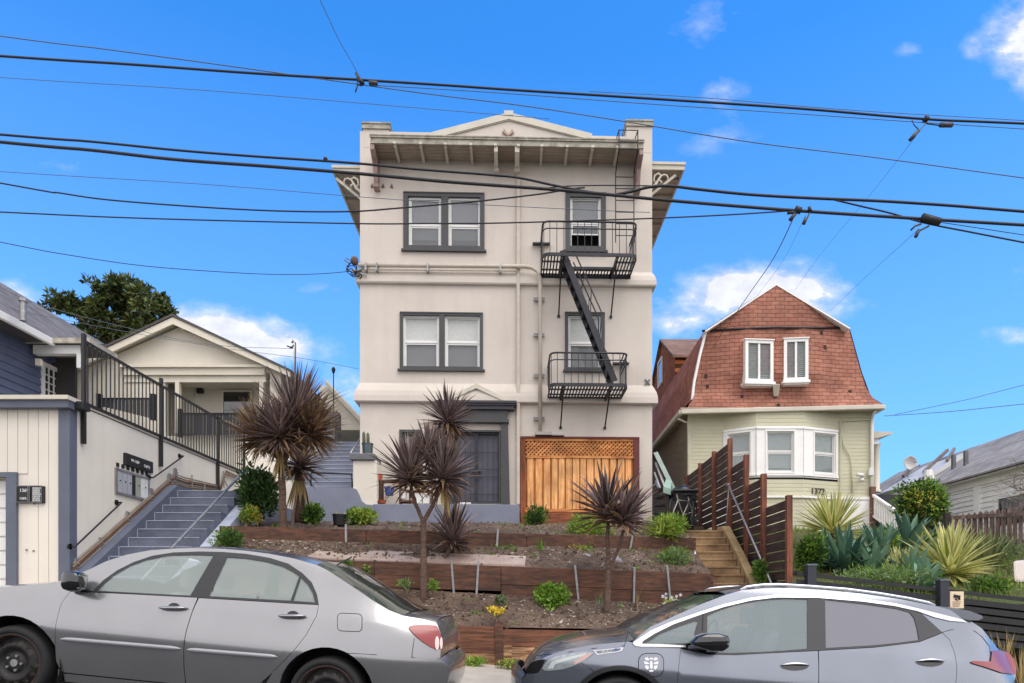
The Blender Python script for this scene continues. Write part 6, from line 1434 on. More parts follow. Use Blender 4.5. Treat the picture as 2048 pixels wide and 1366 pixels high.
bush('sprawling green ground plants under the agaves along the low black fence', 1640, 1130, 1900, 1185, 11.4, 1300, .1, .025, ('sage', 'bright'), 62, clumps=22)
bush('weeds below the kept wooden box at the right edge', 1935, 1150, 2040, 1190, 11.2, 1300, .09, .02, ('bright', 'deep'), 63, clumps=10)
# spiky grass tufts, dry stalks
def tuft(label, px, py, d, n, L, w, mt, seed, sp=.5, name='grass_tuft', cat='grass'):
    random.seed(seed); m = LB(); c = P(px, py, d)
    for i in range(n):
        a = random.uniform(0, 6.28); k = random.uniform(.05, sp); m.leaf(c+Vector((random.gauss(0, .03), random.gauss(0, .03), -.02)), (math.cos(a)*k, math.sin(a)*k, 1), L*random.uniform(.5, 1.1), w, .3, .3, 4)
    return m.build(name, mt, tag=(label, cat))
tuft('spiky green grass tuft on the middle terrace below the upper plank wall', 1080, 1108, 12.4, 30, .34, .016, GRN('bright'), 70)
tuft('dry straw stalks behind the tail lamp of the hatchback', 2010, 1345, 9.4, 34, .62, .014, DRY, 71, .5, 'dry_grass', 'dry grass')
tuft('more dry straw stalks at the lower right corner of the pavement edge', 2046, 1370, 9.2, 30, .6, .014, DRY, 72, .6, 'dry_grass', 'dry grass')
tuft('single dry stalks leaning before the middle plank wall next to the middle stake', 1278, 1218, 11.5, 5, .42, .012, DRY, 73, .35, 'dry_stalk', 'dry grass')
tuft('thin grey twig plant beside the broad cordyline trunk', 1199, 1208, 11.3, 14, .26, .012, GRN('sage'), 74, .4, 'twig_plant', 'plant')
# grass of the yard
random.seed(9); m = LB()
for i in range(9000):
    x = random.uniform(4.35, 15); y = 10.45+10.5*random.random()**1.4
    if noise.noise(Vector((x*.7, y*.7, 4))) < -.25: continue
    m.leaf((x, y, yz(x, y)-.01), (random.gauss(0, .4), random.gauss(0, .4), 1), random.uniform(.08, .26), .014, .4, .2, 3)
m.build('grass', leafmat('yard_grass', sr(140, 160, 70), sr(92, 118, 48), .6, .35, .3), tag=('uneven green grass growing over the right yard', 'grass', None, 'stuff'))
m = LB()
for i in range(900):
    x = random.uniform(3.2, 4.3); y = random.uniform(10.8, 15.5)
    m.leaf((x if x > 4.16 or y > 14.6 else 4.2, y, lerp(gz(4)+.25, EZ+1.84, max(0, min(1, (y-10.6)/6.5)))-.03), (random.gauss(0, .4), random.gauss(0, .4), 1), random.uniform(.08, .2), .012, .4, .2, 3)
m.build('grass', leafmat('yard_grass', None, None), tag=('thin grass strip between the concrete steps and the slatted fence', 'grass', None, 'stuff'))
m = LB(); random.seed(44)
for i in range(260):
    x = random.uniform(WXL+.05, WXR-.05); k = random.randrange(3); y = random.uniform(wall_d(k, x)+.06, (wall_d(k+1, x)-.05) if k < 2 else 16.3)
    if noise.noise(Vector((x*.8, y*1.1, 2))) < .05: continue
    z = soilz(x, y)
    for j in range(random.randrange(4, 14)):
        m.leaf((x+random.gauss(0, .03), y+random.gauss(0, .03), z-.005), (random.gauss(0, .6), random.gauss(0, .6), 1), random.uniform(.03, .11), random.uniform(.006, .016), .4, .2, 3)
m.build('weeds', GRN('bright'), tag=('tiny green weeds sprouting here and there on the terrace soil', 'weeds', None, 'stuff'))
# black pots, stones, white triangle
p1 = pot(679, 1029, 1051, 27, 13.1, BLK, 'black plastic pot of pale succulents in front of the blue porch wall', taper=.86)
m = LB(); random.seed(3); rosette(m, P(673, 1032, 13.1), 16, .12, .05, 10, 80, .1); rosette(m, P(685, 1033, 13.1), 16, .12, .05, 10, 80, .1); m.build('succulent', leafmat('succulent_leaf', sr(214, 204, 140), sr(170, 170, 110), .5, .2, .2), tag=('two pale yellow succulents in the black pot before the porch wall', 'succulent'))
pot(922, 1084, 1108, 27, 12.1, BLK, 'small black nursery pot on the middle terrace under the low cordyline head', taper=.86)
STO = mk('blue_grey_stone', sr(150, 154, 164), .85, .2, 6, .5, 40)
random.seed(12)
for i, (px, py, w_, lab) in enumerate(((1172, 1118, 24, 'flat blue grey stone furthest left beside the broad cordyline'), (1192, 1128, 28, 'largest flat grey stone just left of the broad cordyline trunk'), (1232, 1126, 26, 'flat grey stone right of the broad cordyline trunk'), (1180, 1135, 16, 'small grey stone on top of the middle plank wall'))):
    d = 12.4-i*.08; c = P(px, py, d); m = MB(); r_ = w_*d/F/2; rows = []
    for k in range(5):
        f = k/4; rows.append([c+Vector((0,0,.05))+Vector((r_*math.cos(a*.6283)*(math.cos(f*1.5)+.05)*random.uniform(.9, 1.1), r_*.7*math.sin(a*.6283)*(math.cos(f*1.5)+.05), -.04+.09*math.sin(f*1.57))) for a in range(10)]); rows[-1].append(rows[-1][0])
    m.grid(rows); m.build('stone', STO, smooth=True, tag=(lab, 'stone', 'flat stones on the middle terrace'))
m = MB(); m.prism([P(1386, 1128, 12.9), P(1398, 1128, 12.9), P(1390, 1100, 13.0)], (0, .02, 0)); m.build('white_offcut', WHT, tag=('small white triangular board propped beside the concrete steps', 'board'))
# tree behind the bungalow
TD = 36.0; TR = thing('evergreen_tree', 'large dark evergreen tree rising behind the bungalow roof on the left', 'tree', P(225, 760, TD))
random.seed(77); m = LB(); m2 = LB()
for (px, py, rp) in ((100, 612, 20), (125, 606, 20), (150, 622, 22), (182, 616, 18), (205, 600, 14), (196, 640, 30), (232, 648, 38), (170, 655, 26), (252, 612, 36), (205, 582, 20), (235, 575, 22), (268, 578, 26), (290, 600, 26), (318, 612, 16), (330, 626, 14), (296, 634, 34), (262, 660, 36), (310, 655, 22), (215, 680, 34), (270, 690, 30), (160, 680, 22), (240, 600, 26), (320, 600, 12)):
    c = P(px, py, TD+random.uniform(-.8, .8)); R_ = rp*TD/F
    for k in range(7):
        o = Vector((random.gauss(0, 1), random.gauss(0, 1), random.gauss(0, .8)))*R_*.45
        blob(m if k % 2 else m2, c+o, R_*.5, R_*.5, R_*.38, int(34*rp/20), .34, .15, low=-.6, up=-.1)
m.build('crown', leafmat('tree_leaf_light', sr(104, 110, 52), sr(62, 74, 34), .45, .45, .2), TR); m2.build('inner_crown', GRN('tree'), TR)
m = MB(); b0 = P(225, 790, TD)
m.tube([b0, P(228, 700, TD), P(236, 640, TD)], [.4, .3, .18], 10)
for q_ in ((120, 612), (185, 620), (268, 590), (320, 618), (300, 640), (235, 580)): m.tube([P(229, 690, TD), P((229+q_[0])/2, (680+q_[1])/2, TD), P(*q_, TD)], [.16, .1, .04], 6)
m.build('trunk', BARK, TR, smooth=True)
# bare twiggy tree at the right edge
BT = thing('bare_tree', 'bare twiggy branches reaching in from the right edge in front of the grey roof', 'tree', P(2110, 1110, 13.5))
random.seed(101); m = MB()
def twig(p, d, L, r_, dep):
    q1 = p+d*L*.5+Vector((random.gauss(0, .03), random.gauss(0, .03), random.gauss(0, .03))); q2 = q1+(d+Vector((0, 0, random.uniform(-.1, .2))))*L*.5
    m.tube([p, q1, q2], [r_, r_*.8, r_*.6], 5)
    if dep:
        for k in range(3): dd = (d+Vector((random.gauss(0, .45), random.gauss(0, .4), random.gauss(0, .4)))).normalized(); twig(q2 if k else q1, dd, L*.72, r_*.55, dep-1)
base = P(2120, 1000, 13.5)
for e in ((-.7, 0, .75), (-1, .1, .3), (-.9, -.1, .05), (-.5, 0, 1), (-.85, .2, -.15)): twig(base, Vector(e).normalized(), .42, .022, 4)
m.build('branches', mk('bare_bark', sr(120, 104, 96), .9, .2, 8), BT); m = MB(); m.tube([P(2125, 1120, 13.5), base], [.09, .06], 8); m.build('trunk', mk('bare_bark', None), BT)
# ---------------------------------------------------------------- cars: panels cut from curved side surfaces
def resample(poly, step, closed=True):
    out = []; n = len(poly)
    for i in range(n if closed else n-1):
        a, b = Vector(poly[i]), Vector(poly[(i+1) % n]); k = max(1, int((b-a).length/step))
        out += [a.lerp(b, j/k) for j in range(k)]
    if not closed: out.append(Vector(poly[-1]))
    return out
def smooth_poly(pts, it=2, closed=False):
    for _ in range(it):      # corner cutting
        q = []; n = len(pts)
        if not closed: q.append(pts[0])
        for i in range(n if closed else n-1):
            a, b = Vector(pts[i]), Vector(pts[(i+1) % n]); q += [a*.75+b*.25, a*.25+b*.75]
        if not closed: q.append(Vector(pts[-1]))
        pts = q
    return pts
def inside(p, poly):
    c = False; n = len(poly); x, y = p
    for i in range(n):
        x0, y0 = poly[i]; x1, y1 = poly[i-1]
        if (y0 > y) != (y1 > y) and x < (x1-x0)*(y-y0)/(y1-y0)+x0: c = not c
    return c
def area(p): return sum(p[i-1][0]*p[i][1]-p[i][0]*p[i-1][1] for i in range(len(p)))/2
def inset_poly(p, d):
    if d == 0: return p
    s = 1 if area(p) > 0 else -1; n = len(p); out = []
    for i in range(n):
        e1 = (p[i]-p[i-1]); e2 = (p[(i+1) % n]-p[i])
        if e1.length < 1e-6 or e2.length < 1e-6: out.append(p[i]); continue
        n1 = Vector((-e1.y, e1.x)).normalized(); n2 = Vector((-e2.y, e2.x)).normalized(); m_ = (n1+n2)
        if m_.length < .3: out.append(p[i]+n1*d*s); continue
        m_.normalize(); out.append(p[i]+m_*d*s/max(.5, m_.dot(n1)))
    return out
class Car:
    def __init__(s, name, label, cat, front_px, rear_px, r, side, hw, yoff, zoomf):
        s.side, s.hw, s.yo, s.z = side, hw, yoff, zoomf
        fX, fZ = XP(front_px[0], side), ZP(front_px[1], side); rX, rZ = XP(rear_px[0], side), ZP(rear_px[1], side)
        s.a = math.atan2(fZ-rZ, rX-fX); ca, sa = math.cos(s.a), math.sin(s.a); s.ca, s.sa = ca, sa
        mx, mz = (fX+rX)/2, (fZ+rZ)/2; s.X0, s.Z0 = mx-r*sa, mz-r*ca; s.wb = math.hypot(rX-fX, rZ-fZ); s.r = r
        s.root = thing(name, label, cat, (s.X0, side+hw, s.Z0), local=True); s.root.rotation_euler = (0, s.a, 0)
    def L(s, q):
        px, py = s.z(*q); yo = 0
        for _ in range(6):
            d = s.side+yo; X, Z = XP(px, d)-s.X0, ZP(py, d)-s.Z0
            u, h = X*s.ca-Z*s.sa, X*s.sa+Z*s.ca; yo = s.yo(u, h)
        return Vector((u, h))
    def S(s, pts): return [s.L(p) for p in pts]
    def sheet(s, name, poly, mat, holes=(), off=0.0, ins=.003, parent=None, step=.03, grid=.05, far=True, local=False, wave=None):
        P_ = poly if local else s.S(poly); P_ = inset_poly(resample(P_, step), ins); H_ = [resample(h if local else s.S(h), step) for h in holes]
        vs = list(P_); ed = [(i, (i+1) % len(P_)) for i in range(len(P_))]
        for h in H_: n0 = len(vs); vs += h; ed += [(n0+i, n0+(i+1) % len(h)) for i in range(len(h))]
        x0, x1 = min(p.x for p in P_), max(p.x for p in P_); y0, y1 = min(p.y for p in P_), max(p.y for p in P_)
        gx_ = x0+grid/2
        while gx_ < x1:
            gy_ = y0+grid/2
            while gy_ < y1:
                q = (gx_+.003*math.sin(gy_*37), gy_)
                if inside(q, P_) and not any(inside(q, h) for h in H_): vs.append(Vector(q))
                gy_ += grid
            gx_ += grid
        ov, oe, of, *_ = delaunay_2d_cdt(vs, ed, [], 0, 1e-5)
        fs = []
        for f in of:
            c = sum((ov[i] for i in f), Vector((0, 0)))/len(f)
            if inside(c, P_) and not any(inside(c, h) for h in H_): fs.append(f)
        objs = []
        for side in ((-1, 1) if far else (-1,)):
            me = bpy.data.meshes.new(name); V_ = []; NN = []
            for v in ov:
                y = s.yo(v.x, v.y)+off; e = .004
                gs = (s.yo(v.x+e, v.y)-s.yo(v.x-e, v.y))/(2*e); gh = (s.yo(v.x, v.y+e)-s.yo(v.x, v.y-e))/(2*e)
                V_.append((v.x, side*(s.hw-y), v.y)); NN.append(Vector((gs, side, gh)).normalized() if side < 0 else Vector((gs, 1, gh)).normalized())
            F_ = []
            for f in fs:
                a, b, c = (ov[i] for i in f[:3]); ccw = (b-a).cross(c-a) > 0
                F_.append(tuple(f) if ccw == (side < 0) else tuple(reversed(f)))
            me.from_pydata(V_, [], F_); me.update(); me.shade_smooth()
            me.normals_split_custom_set_from_vertices(NN)
            o = bpy.data.objects.new(name, me); COL.objects.link(o); me.materials.append(mat)
            pr = parent if parent is None or not isinstance(parent, (list, tuple)) else parent[0 if side < 0 else 1]
            o.parent = pr or s.root; objs.append(o)
        return objs
    def top(s, name, edge, mat, bulge_s=0.0, crown=.04, n=14, parent=None, lift=0.0, wr=1.0, mfun=None):
        """skin from the near edge line (zoomed pixels) across the car to its mirror"""
        E = resample(s.S(edge), .05, False); m = MB(); rows = []
        for p in E:
            row = []; y = (s.hw-s.yo(p.x, p.y))
            for j in range(n+1):
                t = -1+2*j/n; k = 1-t*t
                row.append(Vector((p.x+bulge_s*k, y*t*wr, p.y+crown*(1-t**4)*.8+lift)))
            rows.append(row)
        m.grid(rows); return s.loc(m, name, mat, parent, True)
    def loc(s, m, name, mat, parent=None, smooth=False, bevel=0):
        return m.build(name, mat, parent or s.root, smooth=smooth, bevel=bevel)
    def at(s, q, out=0.0):
        p = s.L(q); return Vector((p.x, -(s.hw-s.yo(p.x, p.y))-out, p.y))
def paint(name, col, metal=.55, rough=.32):
    m, n, b = newmat(name); c = coords(n)
    f = n.node('ShaderNodeTexNoise', i_Scale=700.0, i_Detail=2.0); n.link(c, f.inputs['Vector'])
    d = n.node('ShaderNodeTexNoise', i_Scale=1.6, i_Detail=5.0, i_Roughness=.6); n.link(c, d.inputs['Vector'])
    n.link(n.mix(1.0, col, n.ramp(d.outputs[0], [(.3, .93), (.7, 1.05)]), 'MULTIPLY'), b.inputs['Base Color'])
    n.link(n.ramp(d.outputs[0], [(.3, rough-.02), (.7, rough+.03)]), b.inputs['Roughness'])
    setp(b, Metallic=metal, Coat_Weight=.8, Coat_Roughness=.05); return m
RUB = mk('black_rubber', sr(30, 30, 32), .8, .2, 6, .2, 60); GLB = mk('gloss_black', sr(18, 18, 20), .12, .1, 4, 0, 20, coat=1)
BTR = mk('black_trim', sr(40, 41, 44), .45, .1, 5, .05, 60)
CHR = mk('chrome', sr(215, 216, 218), .12, .03, 3, 0, 30, metal=1.0)
UND = mk('underbody', sr(20, 20, 21), .9)
def ring(c, r, n=28, a0=0, a1=6.2832): return [Vector((c[0]+r*math.cos(lerp(a0, a1, i/n)), c[1]+r*math.sin(lerp(a0, a1, i/n)))) for i in range(n)]
def wheel(car, u, r, w, steel=True):
    for side in (-1, 1):
        yo = side*(car.hw-.035); prof = [(.78, .0), (.80, .012), (.86, .022), (.94, .016), (.985, -.01), (1.0, -.04), (1.0, -w+.02), (.97, -w), (.78, -w)]
        m = MB(); rows = []
        for fr, dy in prof: rows.append([Vector((u+r*fr*math.cos(t*math.pi/24), yo+side*dy, r+r*fr*math.sin(t*math.pi/24))) for t in range(49)])
        m.grid(rows); wh = car.loc(m, 'wheel', RUB, None, True)
        # tread grooves
        m = MB()
        for g_ in (.06, .10, .14): m.tube([Vector((u+r*1.001*math.cos(t*math.pi/20), yo-side*g_, r+r*1.001*math.sin(t*math.pi/20))) for t in range(41)], .004, 4, False)
        car.loc(m, 'tread_groove', UND, wh)
        if steel:
            RST = mk('rusty_steel', sr(70, 52, 44), .75, 0, 9, .4, 50, col2=sr(48, 38, 34), metal=.2, fine=.2); SBL = mk('steel_wheel_black', sr(44, 43, 44), .5, .2, 14, .2, 60, metal=.4)
            m = MB(); rows = []
            for fr, dy in ((.80, .004), (.775, .014), (.73, .004), (.70, -.03), (.685, -.045)): rows.append([Vector((u+r*fr*math.cos(t*math.pi/24), yo+side*dy, r+r*fr*math.sin(t*math.pi/24))) for t in range(49)])
            m.grid(rows); car.loc(m, 'rim', RST, wh, True)
            def cone(q): 
                f = math.hypot(q.x, q.y)/r
                return -.05+.045*max(0, 1-abs(f-.47)/.19) if f > .27 else -.05+.02*min(1, (.27-f)/.05)
            out = ring((0, 0), r*.695, 48); hs = [ring((r*.555*math.cos(k*2*math.pi/14), r*.555*math.sin(k*2*math.pi/14)), r*.06, 12) for k in range(14)]+[ring((r*.20*math.cos(k*1.2566), r*.20*math.sin(k*1.2566)), r*.03, 8) for k in range(5)]
            vs = list(out); ed = [(i, (i+1) % 48) for i in range(48)]
            for h in hs: n0 = len(vs); vs += h; ed += [(n0+i, n0+(i+1) % len(h)) for i in range(len(h))]
            for fr in (.655, .46, .38, .32, .25, .22, .14, .06): vs += ring((0, 0), r*fr, 30, .02)
            ov, oe, of, *_ = delaunay_2d_cdt(vs, ed, [], 0, 1e-6)
            fs = [f for f in of if not any(inside(sum((ov[i] for i in f), Vector((0, 0)))/len(f), h) for h in hs)]
            m = MB(); m.add([(u+v.x, yo+side*cone(v), r+v.y) for v in ov], [tuple(f) for f in fs]); car.loc(m, 'wheel_disc', SBL, wh, True)
            m = MB()
            for k in range(5): m.disc((u+r*.2*math.cos(k*1.2566), yo-side*.045, r+r*.2*math.sin(k*1.2566)), (0, side, 0), .011, .03, 6)
            m.disc((u, yo-side*.05, r), (0, side, 0), r*.1, .03, 16); car.loc(m, 'lug_nuts', GAL, wh)
            m = MB(); m.disc((u, yo-side*.09, r), (0, side, 0), r*.7, .01, 24); car.loc(m, 'brake_disc', mk('brake', sr(186, 178, 168), .5, .2, 9, metal=.3), wh)
        else:
            ALY = mk('alloy', sr(150, 152, 156), .3, .1, 5, metal=.8); m = MB()
            rows = [[Vector((u+r*fr*math.cos(t*math.pi/24), yo+side*dy, r+r*fr*math.sin(t*math.pi/24))) for t in range(49)] for fr, dy in ((.8, .0), (.76, .01), (.73, -.05))]; m.grid(rows)
            for k in range(5):
                a = k*1.2566
                for b in (-.14, .14): m.bar((u+r*.1*math.cos(a), yo-side*.02, r+r*.1*math.sin(a)), (u+r*.66*math.cos(a+b), yo-side*.01, r+r*.66*math.sin(a+b)), .035, .02, (0, 1, 0))
            m.disc((u, yo-side*.04, r), (0, side, 0), r*.14, .03, 16); car.loc(m, 'rim', ALY, wh)
            m = MB(); m.disc((u, yo-side*.09, r), (0, side, 0), r*.62, .01, 24); car.loc(m, 'brake_disc', UND, wh)
def well(car, u, r, ra):
    for side in (-1, 1):
        m = MB(); y0, y1 = side*(car.hw-.04), side*(car.hw-.42)
        rows = [[Vector((u+ra*math.cos(t*math.pi/20), y, r+ra*math.sin(t*math.pi/20))) for t in range(-2, 23)] for y in (y0, y1)]; m.grid(rows); m.prism([(u+(ra+.02)*math.cos(t*math.pi/20), y1, r+(ra+.02)*math.sin(t*math.pi/20)) for t in range(-2, 23)], (0, side*-.01, 0)); car.loc(m, 'wheel_well', UND)
def seats(car, rows_, h0, mat, top_):
    for u in rows_:
        for y in (-.36, .36):
            m = MB(); m.box(u-.28, u+.26, y-.24, y+.24, h0, h0+.16); m.hexa([(u+.18, y-.23, h0+.1), (u+.32, y-.23, h0+.1), (u+.32, y+.23, h0+.1), (u+.18, y+.23, h0+.1), (u+.34, y-.2, top_), (u+.44, y-.2, top_), (u+.44, y+.2, top_), (u+.34, y+.2, top_)])
            st = car.loc(m, 'seat', mat, None, bevel=.04); m = MB(); m.box(u+.37, u+.46, y-.12, y+.12, top_+.03, top_+.2); car.loc(m, 'headrest', mat, st, bevel=.035)
def handle(car, x0, x1, yc, mat, dish=True, th=11, chrome=None):
    for side in ((-1),) if False else (-1,):
        if dish:
            m = MB(); c = car.at(((x0+x1)/2, yc+2), -.012); xs_ = abs(car.at((x1, yc)).x-car.at((x0, yc)).x)
            pts = ring((0, 0), 1, 20); m.prism([(c.x+p.x*xs_*.24, c.y-.0135, c.z+p.y*.045) for p in pts], (0, .02, 0)); car.loc(m, 'handle_recess', mk('recess_grey', sr(58, 58, 60), .5, .1, 4))
        m = MB(); n = 10; path = []; rr = []
        for i in range(n+1):
            t = i/n; p = car.at((lerp(x0, x1, t), yc+(x1-x0)*.0), .018+.018*math.sin(math.pi*t)); path.append(p); rr.append(.011+.012*min(1, 6*t, 6*(1-t)))
        m.tube(path, rr, 10, flat=.7); car.loc(m, 'door_handle', mat, None, True)
# ================= silver sedan
def z8(x, y): return x/2.13333, 1060+y/2.13333
def yo1(u, h):
    y = .085*((.64-h)/.42)**1.35 if h < .64 else (.05*((h-.64)/.29)**1.35 if h < .93 else .05+(h-.93)*.36)
    if h > 1.32: y += (h-1.32)**2*1.4
    if .40 < h < .60: y += 0
    fe, re_ = -1.3-.88, 1.3+1.03
    a = u-fe; y += .30*max(0, 1-a/.85)**2.3 if a > 0 else .30
    b = re_-u; y += .26*max(0, 1-b/.75)**2.3 if b > 0 else .26
    k = max(0, min(1, (h-.80)/.4)); k = k*k*(3-2*k)
    if u > .9: y += k*.10*((u-.9)/1.2)**2
    return y
PS = paint('silver_paint', sr(150, 150, 151), .75, .24)
C1 = Car('silver_sedan', 'silver grey four door sedan parked with rusty black steel wheels at the kerb', 'car', (17, 1327), (649, 1391), .312, 5.6, .85, yo1, z8)
c = C1; R = c.root
wf, wr_ = -c.wb/2, c.wb/2
band_top = [(395, 262), (440, 215), (500, 172), (570, 137), (650, 110), (740, 96), (850, 92), (950, 94), (1050, 102), (1150, 119), (1230, 144), (1290, 184), (1330, 224), (1352, 275), (1360, 318)]
band_bot = [(1250, 312), (1050, 300), (850, 288), (600, 274), (395, 264)]
cow = [(280, 216), (300, 203), (380, 168), (450, 134), (540, 105), (640, 86), (760, 78), (860, 77), (950, 80), (1050, 88), (1150, 101), (1250, 120), (1350, 148), (1400, 172), (1500, 238), (1600, 306), (1660, 342), (1720, 365), (1800, 378), (1860, 392)]
hood = [(-400, 330), (-385, 305), (-330, 282), (-250, 265), (-120, 252), (0, 245), (100, 236), (200, 228), (280, 216)]
fseam = [(300, 262), (262, 310), (242, 380), (235, 470), (240, 560), (258, 597)]
bseam = [(845, 287), (820, 350), (795, 430), (784, 520), (786, 600), (791, 640)]
rseam = [(1360, 318), (1351, 368), (1305, 450), (1250, 520), (1190, 580), (1110, 655)]
def arc_l(u, r, ra, a0, a1, n=22): return [Vector((u+ra*math.cos(lerp(a0, a1, i/n)), r+ra*math.sin(lerp(a0, a1, i/n)))) for i in range(n+1)]
fa = arc_l(wf, c.r, .395, math.radians(-22), math.radians(202)); ra = arc_l(wr_, c.r, .395, math.radians(202), math.radians(-22))
S = c.S
rock = .20
nose = [(-412, 360), (-416, 420), (-420, 480), (-424, 560), (-418, 600)]
tail = [(1868, 405), (1880, 440), (1884, 480), (1880, 530), (1878, 548), (1908, 572), (1914, 610), (1912, 660), (1895, 705)]
fseamL, bseamL, rseamL = S(fseam), S(bseam), S(rseam)
rseamL += [Vector((rseamL[-1].x-.03, .27))]
# front fender with bumper side
fend = S(hood)+S([(300, 205), (330, 225), (395, 262), (300, 262)])[0:0]+S([(300, 262)])+fseamL[1:]+[Vector((fseamL[-1].x-.02, .30)), Vector((fseamL[-1].x-.03, rock))]+[q for q in fa if q.y > rock-.02]+[Vector((wf-.46, rock)), Vector((wf-.84, rock+.02))]+S(nose)[::-1]
body1 = c.sheet('front_fender', fend, PS, ins=0.0, local=True)
fd = S([(300, 262), (395, 265), (600, 275), (845, 288)])+bseamL[1:]+[Vector((bseamL[-1].x, .27)), Vector((fseamL[-1].x+.02, .27))]+fseamL[::-1][:-1]
d1 = c.sheet('front_door', fd, PS, local=True)
rd = S([(848, 289), (1050, 301), (1250, 313), (1360, 319)])+rseamL[1:]
rd += [Vector((bseamL[-1].x+.004, .27))]+bseamL[::-1][:-1]
ra_s = [q for q in ra if q.y > rock-.02]
# keep the rear door clear of the wheel arch
rdc = []
for q in resample(rd, .03):
    dq = q-Vector((wr_, c.r)); rdc.append(q if dq.length > .40 else Vector((wr_, c.r))+dq.normalized()*.40)
d2 = c.sheet('rear_door', rdc, PS, local=True)
roofrail = S(cow)+S(tail)+[Vector((wr_+.45, rock))]+ra_s[::-1]+[]
qt = [q for q in resample(rseamL, .03) if (q-Vector((wr_, c.r))).length > .40]
quarter = S(cow)+S(tail)+[Vector((wr_+.5, rock))]+ra_s[::-1]+[Vector((rseamL[-1].x, rock))]+qt[::-1]+S(band_top)[::-1]+S([(330, 240), (300, 262), (290, 240)])
qq = c.sheet('quarter_panel', quarter, PS, ins=.001, local=True, grid=.032)
rk = [Vector((wf+.41, rock-.01)), Vector((rseamL[-1].x-.006, rock-.01)), Vector((rseamL[-1].x-.006, .265)), Vector((wf+.40, .265))]
c.sheet('sill', rk, PS, local=True, off=.004)
ol = S(hood)+S(cow)+S(tail)+[Vector((wr_+.5, rock))]+ra_s[::-1]+[q for q in fa if q.y > rock-.02]+[Vector((wf-.46, rock)), Vector((wf-.84, rock+.02))]+S(nose)[::-1]
c.sheet('inner_shell', ol, UND, holes=[S(band_top)+S(band_bot)[:-1]], off=.012, ins=.012, local=True)
# windows
g1 = [(418, 259), (445, 228), (485, 195), (550, 156), (620, 129), (700, 113), (780, 106), (850, 106), (912, 109), (812, 280), (700, 274), (550, 266)]
g2 = [(893, 282), (970, 116), (1050, 121), (1130, 134), (1200, 153), (1250, 178), (1277, 198), (1240, 301), (1050, 291)]
g3 = [(1284, 204), (1312, 232), (1334, 268), (1344, 309), (1252, 302)]
c.sheet('window_surround', band_top+band_bot[:-1], BTR, holes=[g1, g2, g3], off=-.002, ins=0)
SG = glassmat('sedan_glass', (.38, .45, .42), .52)  # pale base colour stands in for the veiling sky reflection
for g_, dd in ((g1, d1), (g2, d2), (g3, qq)): c.sheet('side_window', g_, SG, off=.006, ins=-.004, parent=dd)
# upper skins
c.top('hood', hood, PS, crown=.05); roofe = [p for p in cow if 540 <= p[0] <= 1350]
c.top('roof', roofe, PS, crown=.045); c.top('windscreen', cow[:5], SG, crown=.02, bulge_s=-.16)
DG = glassmat('rear_glass', (.05, .075, .06), .8)
c.top('rear_window', [p for p in cow if 1350 <= p[0] <= 1720], DG, crown=.06, bulge_s=.06)
c.top('boot_lid', [p for p in cow if p[0] >= 1720], PS, crown=.045, bulge_s=.02)
c.top('boot_face', [(1860, 392), (1868, 405), (1880, 440), (1884, 480), (1880, 530), (1878, 548)], PS, crown=.045, bulge_s=.045)
c.top('rear_bumper', [(1878, 548), (1908, 572), (1914, 610), (1912, 660), (1895, 705)], PS, crown=.045, bulge_s=.07)
c.top('nose', [(-400, 330)]+nose, PS, crown=.05, bulge_s=-.12)
m = MB(); m.box(-1.95, 2.05, -.7, .7, .17, .3); c.loc(m, 'underbody', UND)
# lamps, fuel door, mouldings, handles, mirror
TLR = glassmat('tail_red', (.24, .003, .003), 1.0, .2, .2); TLC = glassmat('tail_clear', (.75, .55, .5), 1.0, .1)
tl = [(1742, 412), (1762, 406), (1800, 404), (1850, 406), (1866, 409), (1880, 440), (1888, 475), (1880, 514), (1845, 503), (1795, 470), (1757, 434)]
t_ = c.sheet('tail_lamp', smooth_poly([Vector(p) for p in tl], 1, True), TLR, off=-.012, ins=0, grid=.02, step=.015)
for cx_, rx2, ry2 in ((1866, 9, 30), (1884, 6, 26)):
    c.sheet('reversing_lens', [(cx_+rx2*math.cos(k*.5236), 482+ry2*math.sin(k*.5236)) for k in range(12)], TLC, off=-.015, ins=0, parent=t_, grid=.015, step=.01)
def rrect(x0, y0, x1, y1, r_, sk=0): 
    o = []
    for cx_, cy_, a in ((x1-r_, y1-r_, 0), (x0+r_, y1-r_, 90), (x0+r_, y0+r_, 180), (x1-r_, y0+r_, 270)):
        for k in range(4): t = math.radians(a+k*30); o.append((cx_+r_*math.cos(t), cy_+r_*math.sin(t)+sk*(cx_-x0)))
    return o
def outline(car, name, poly, mat, w=.004, off=.002, closed=True, par=None):
    pts = [car.at(p, off) for p in poly]; pts = pts+[pts[0]] if closed else pts
    m = MB(); m.tube(pts, w, 5, False); return car.loc(m, name, mat, par)
SEAM = mk('seam_shadow', (.01, .01, .01), .9)
fdoor = rrect(1440, 354, 1545, 430, 18, .04); c.sheet('fuel_door', fdoor, PS, off=-.004, ins=.003, far=False); outline(c, 'fuel_door_seam', fdoor, SEAM, .003, .001)
outline(c, 'bumper_seam', [(1475, 525), (1600, 532), (1760, 543), (1876, 550)], SEAM, .0028, 0, False); outline(c, 'bumper_seam', [(1768, 462), (1762, 500), (1757, 542)], SEAM, .0028, 0, False)
MLD = paint('moulding_grey', sr(150, 150, 154), .2, .4)
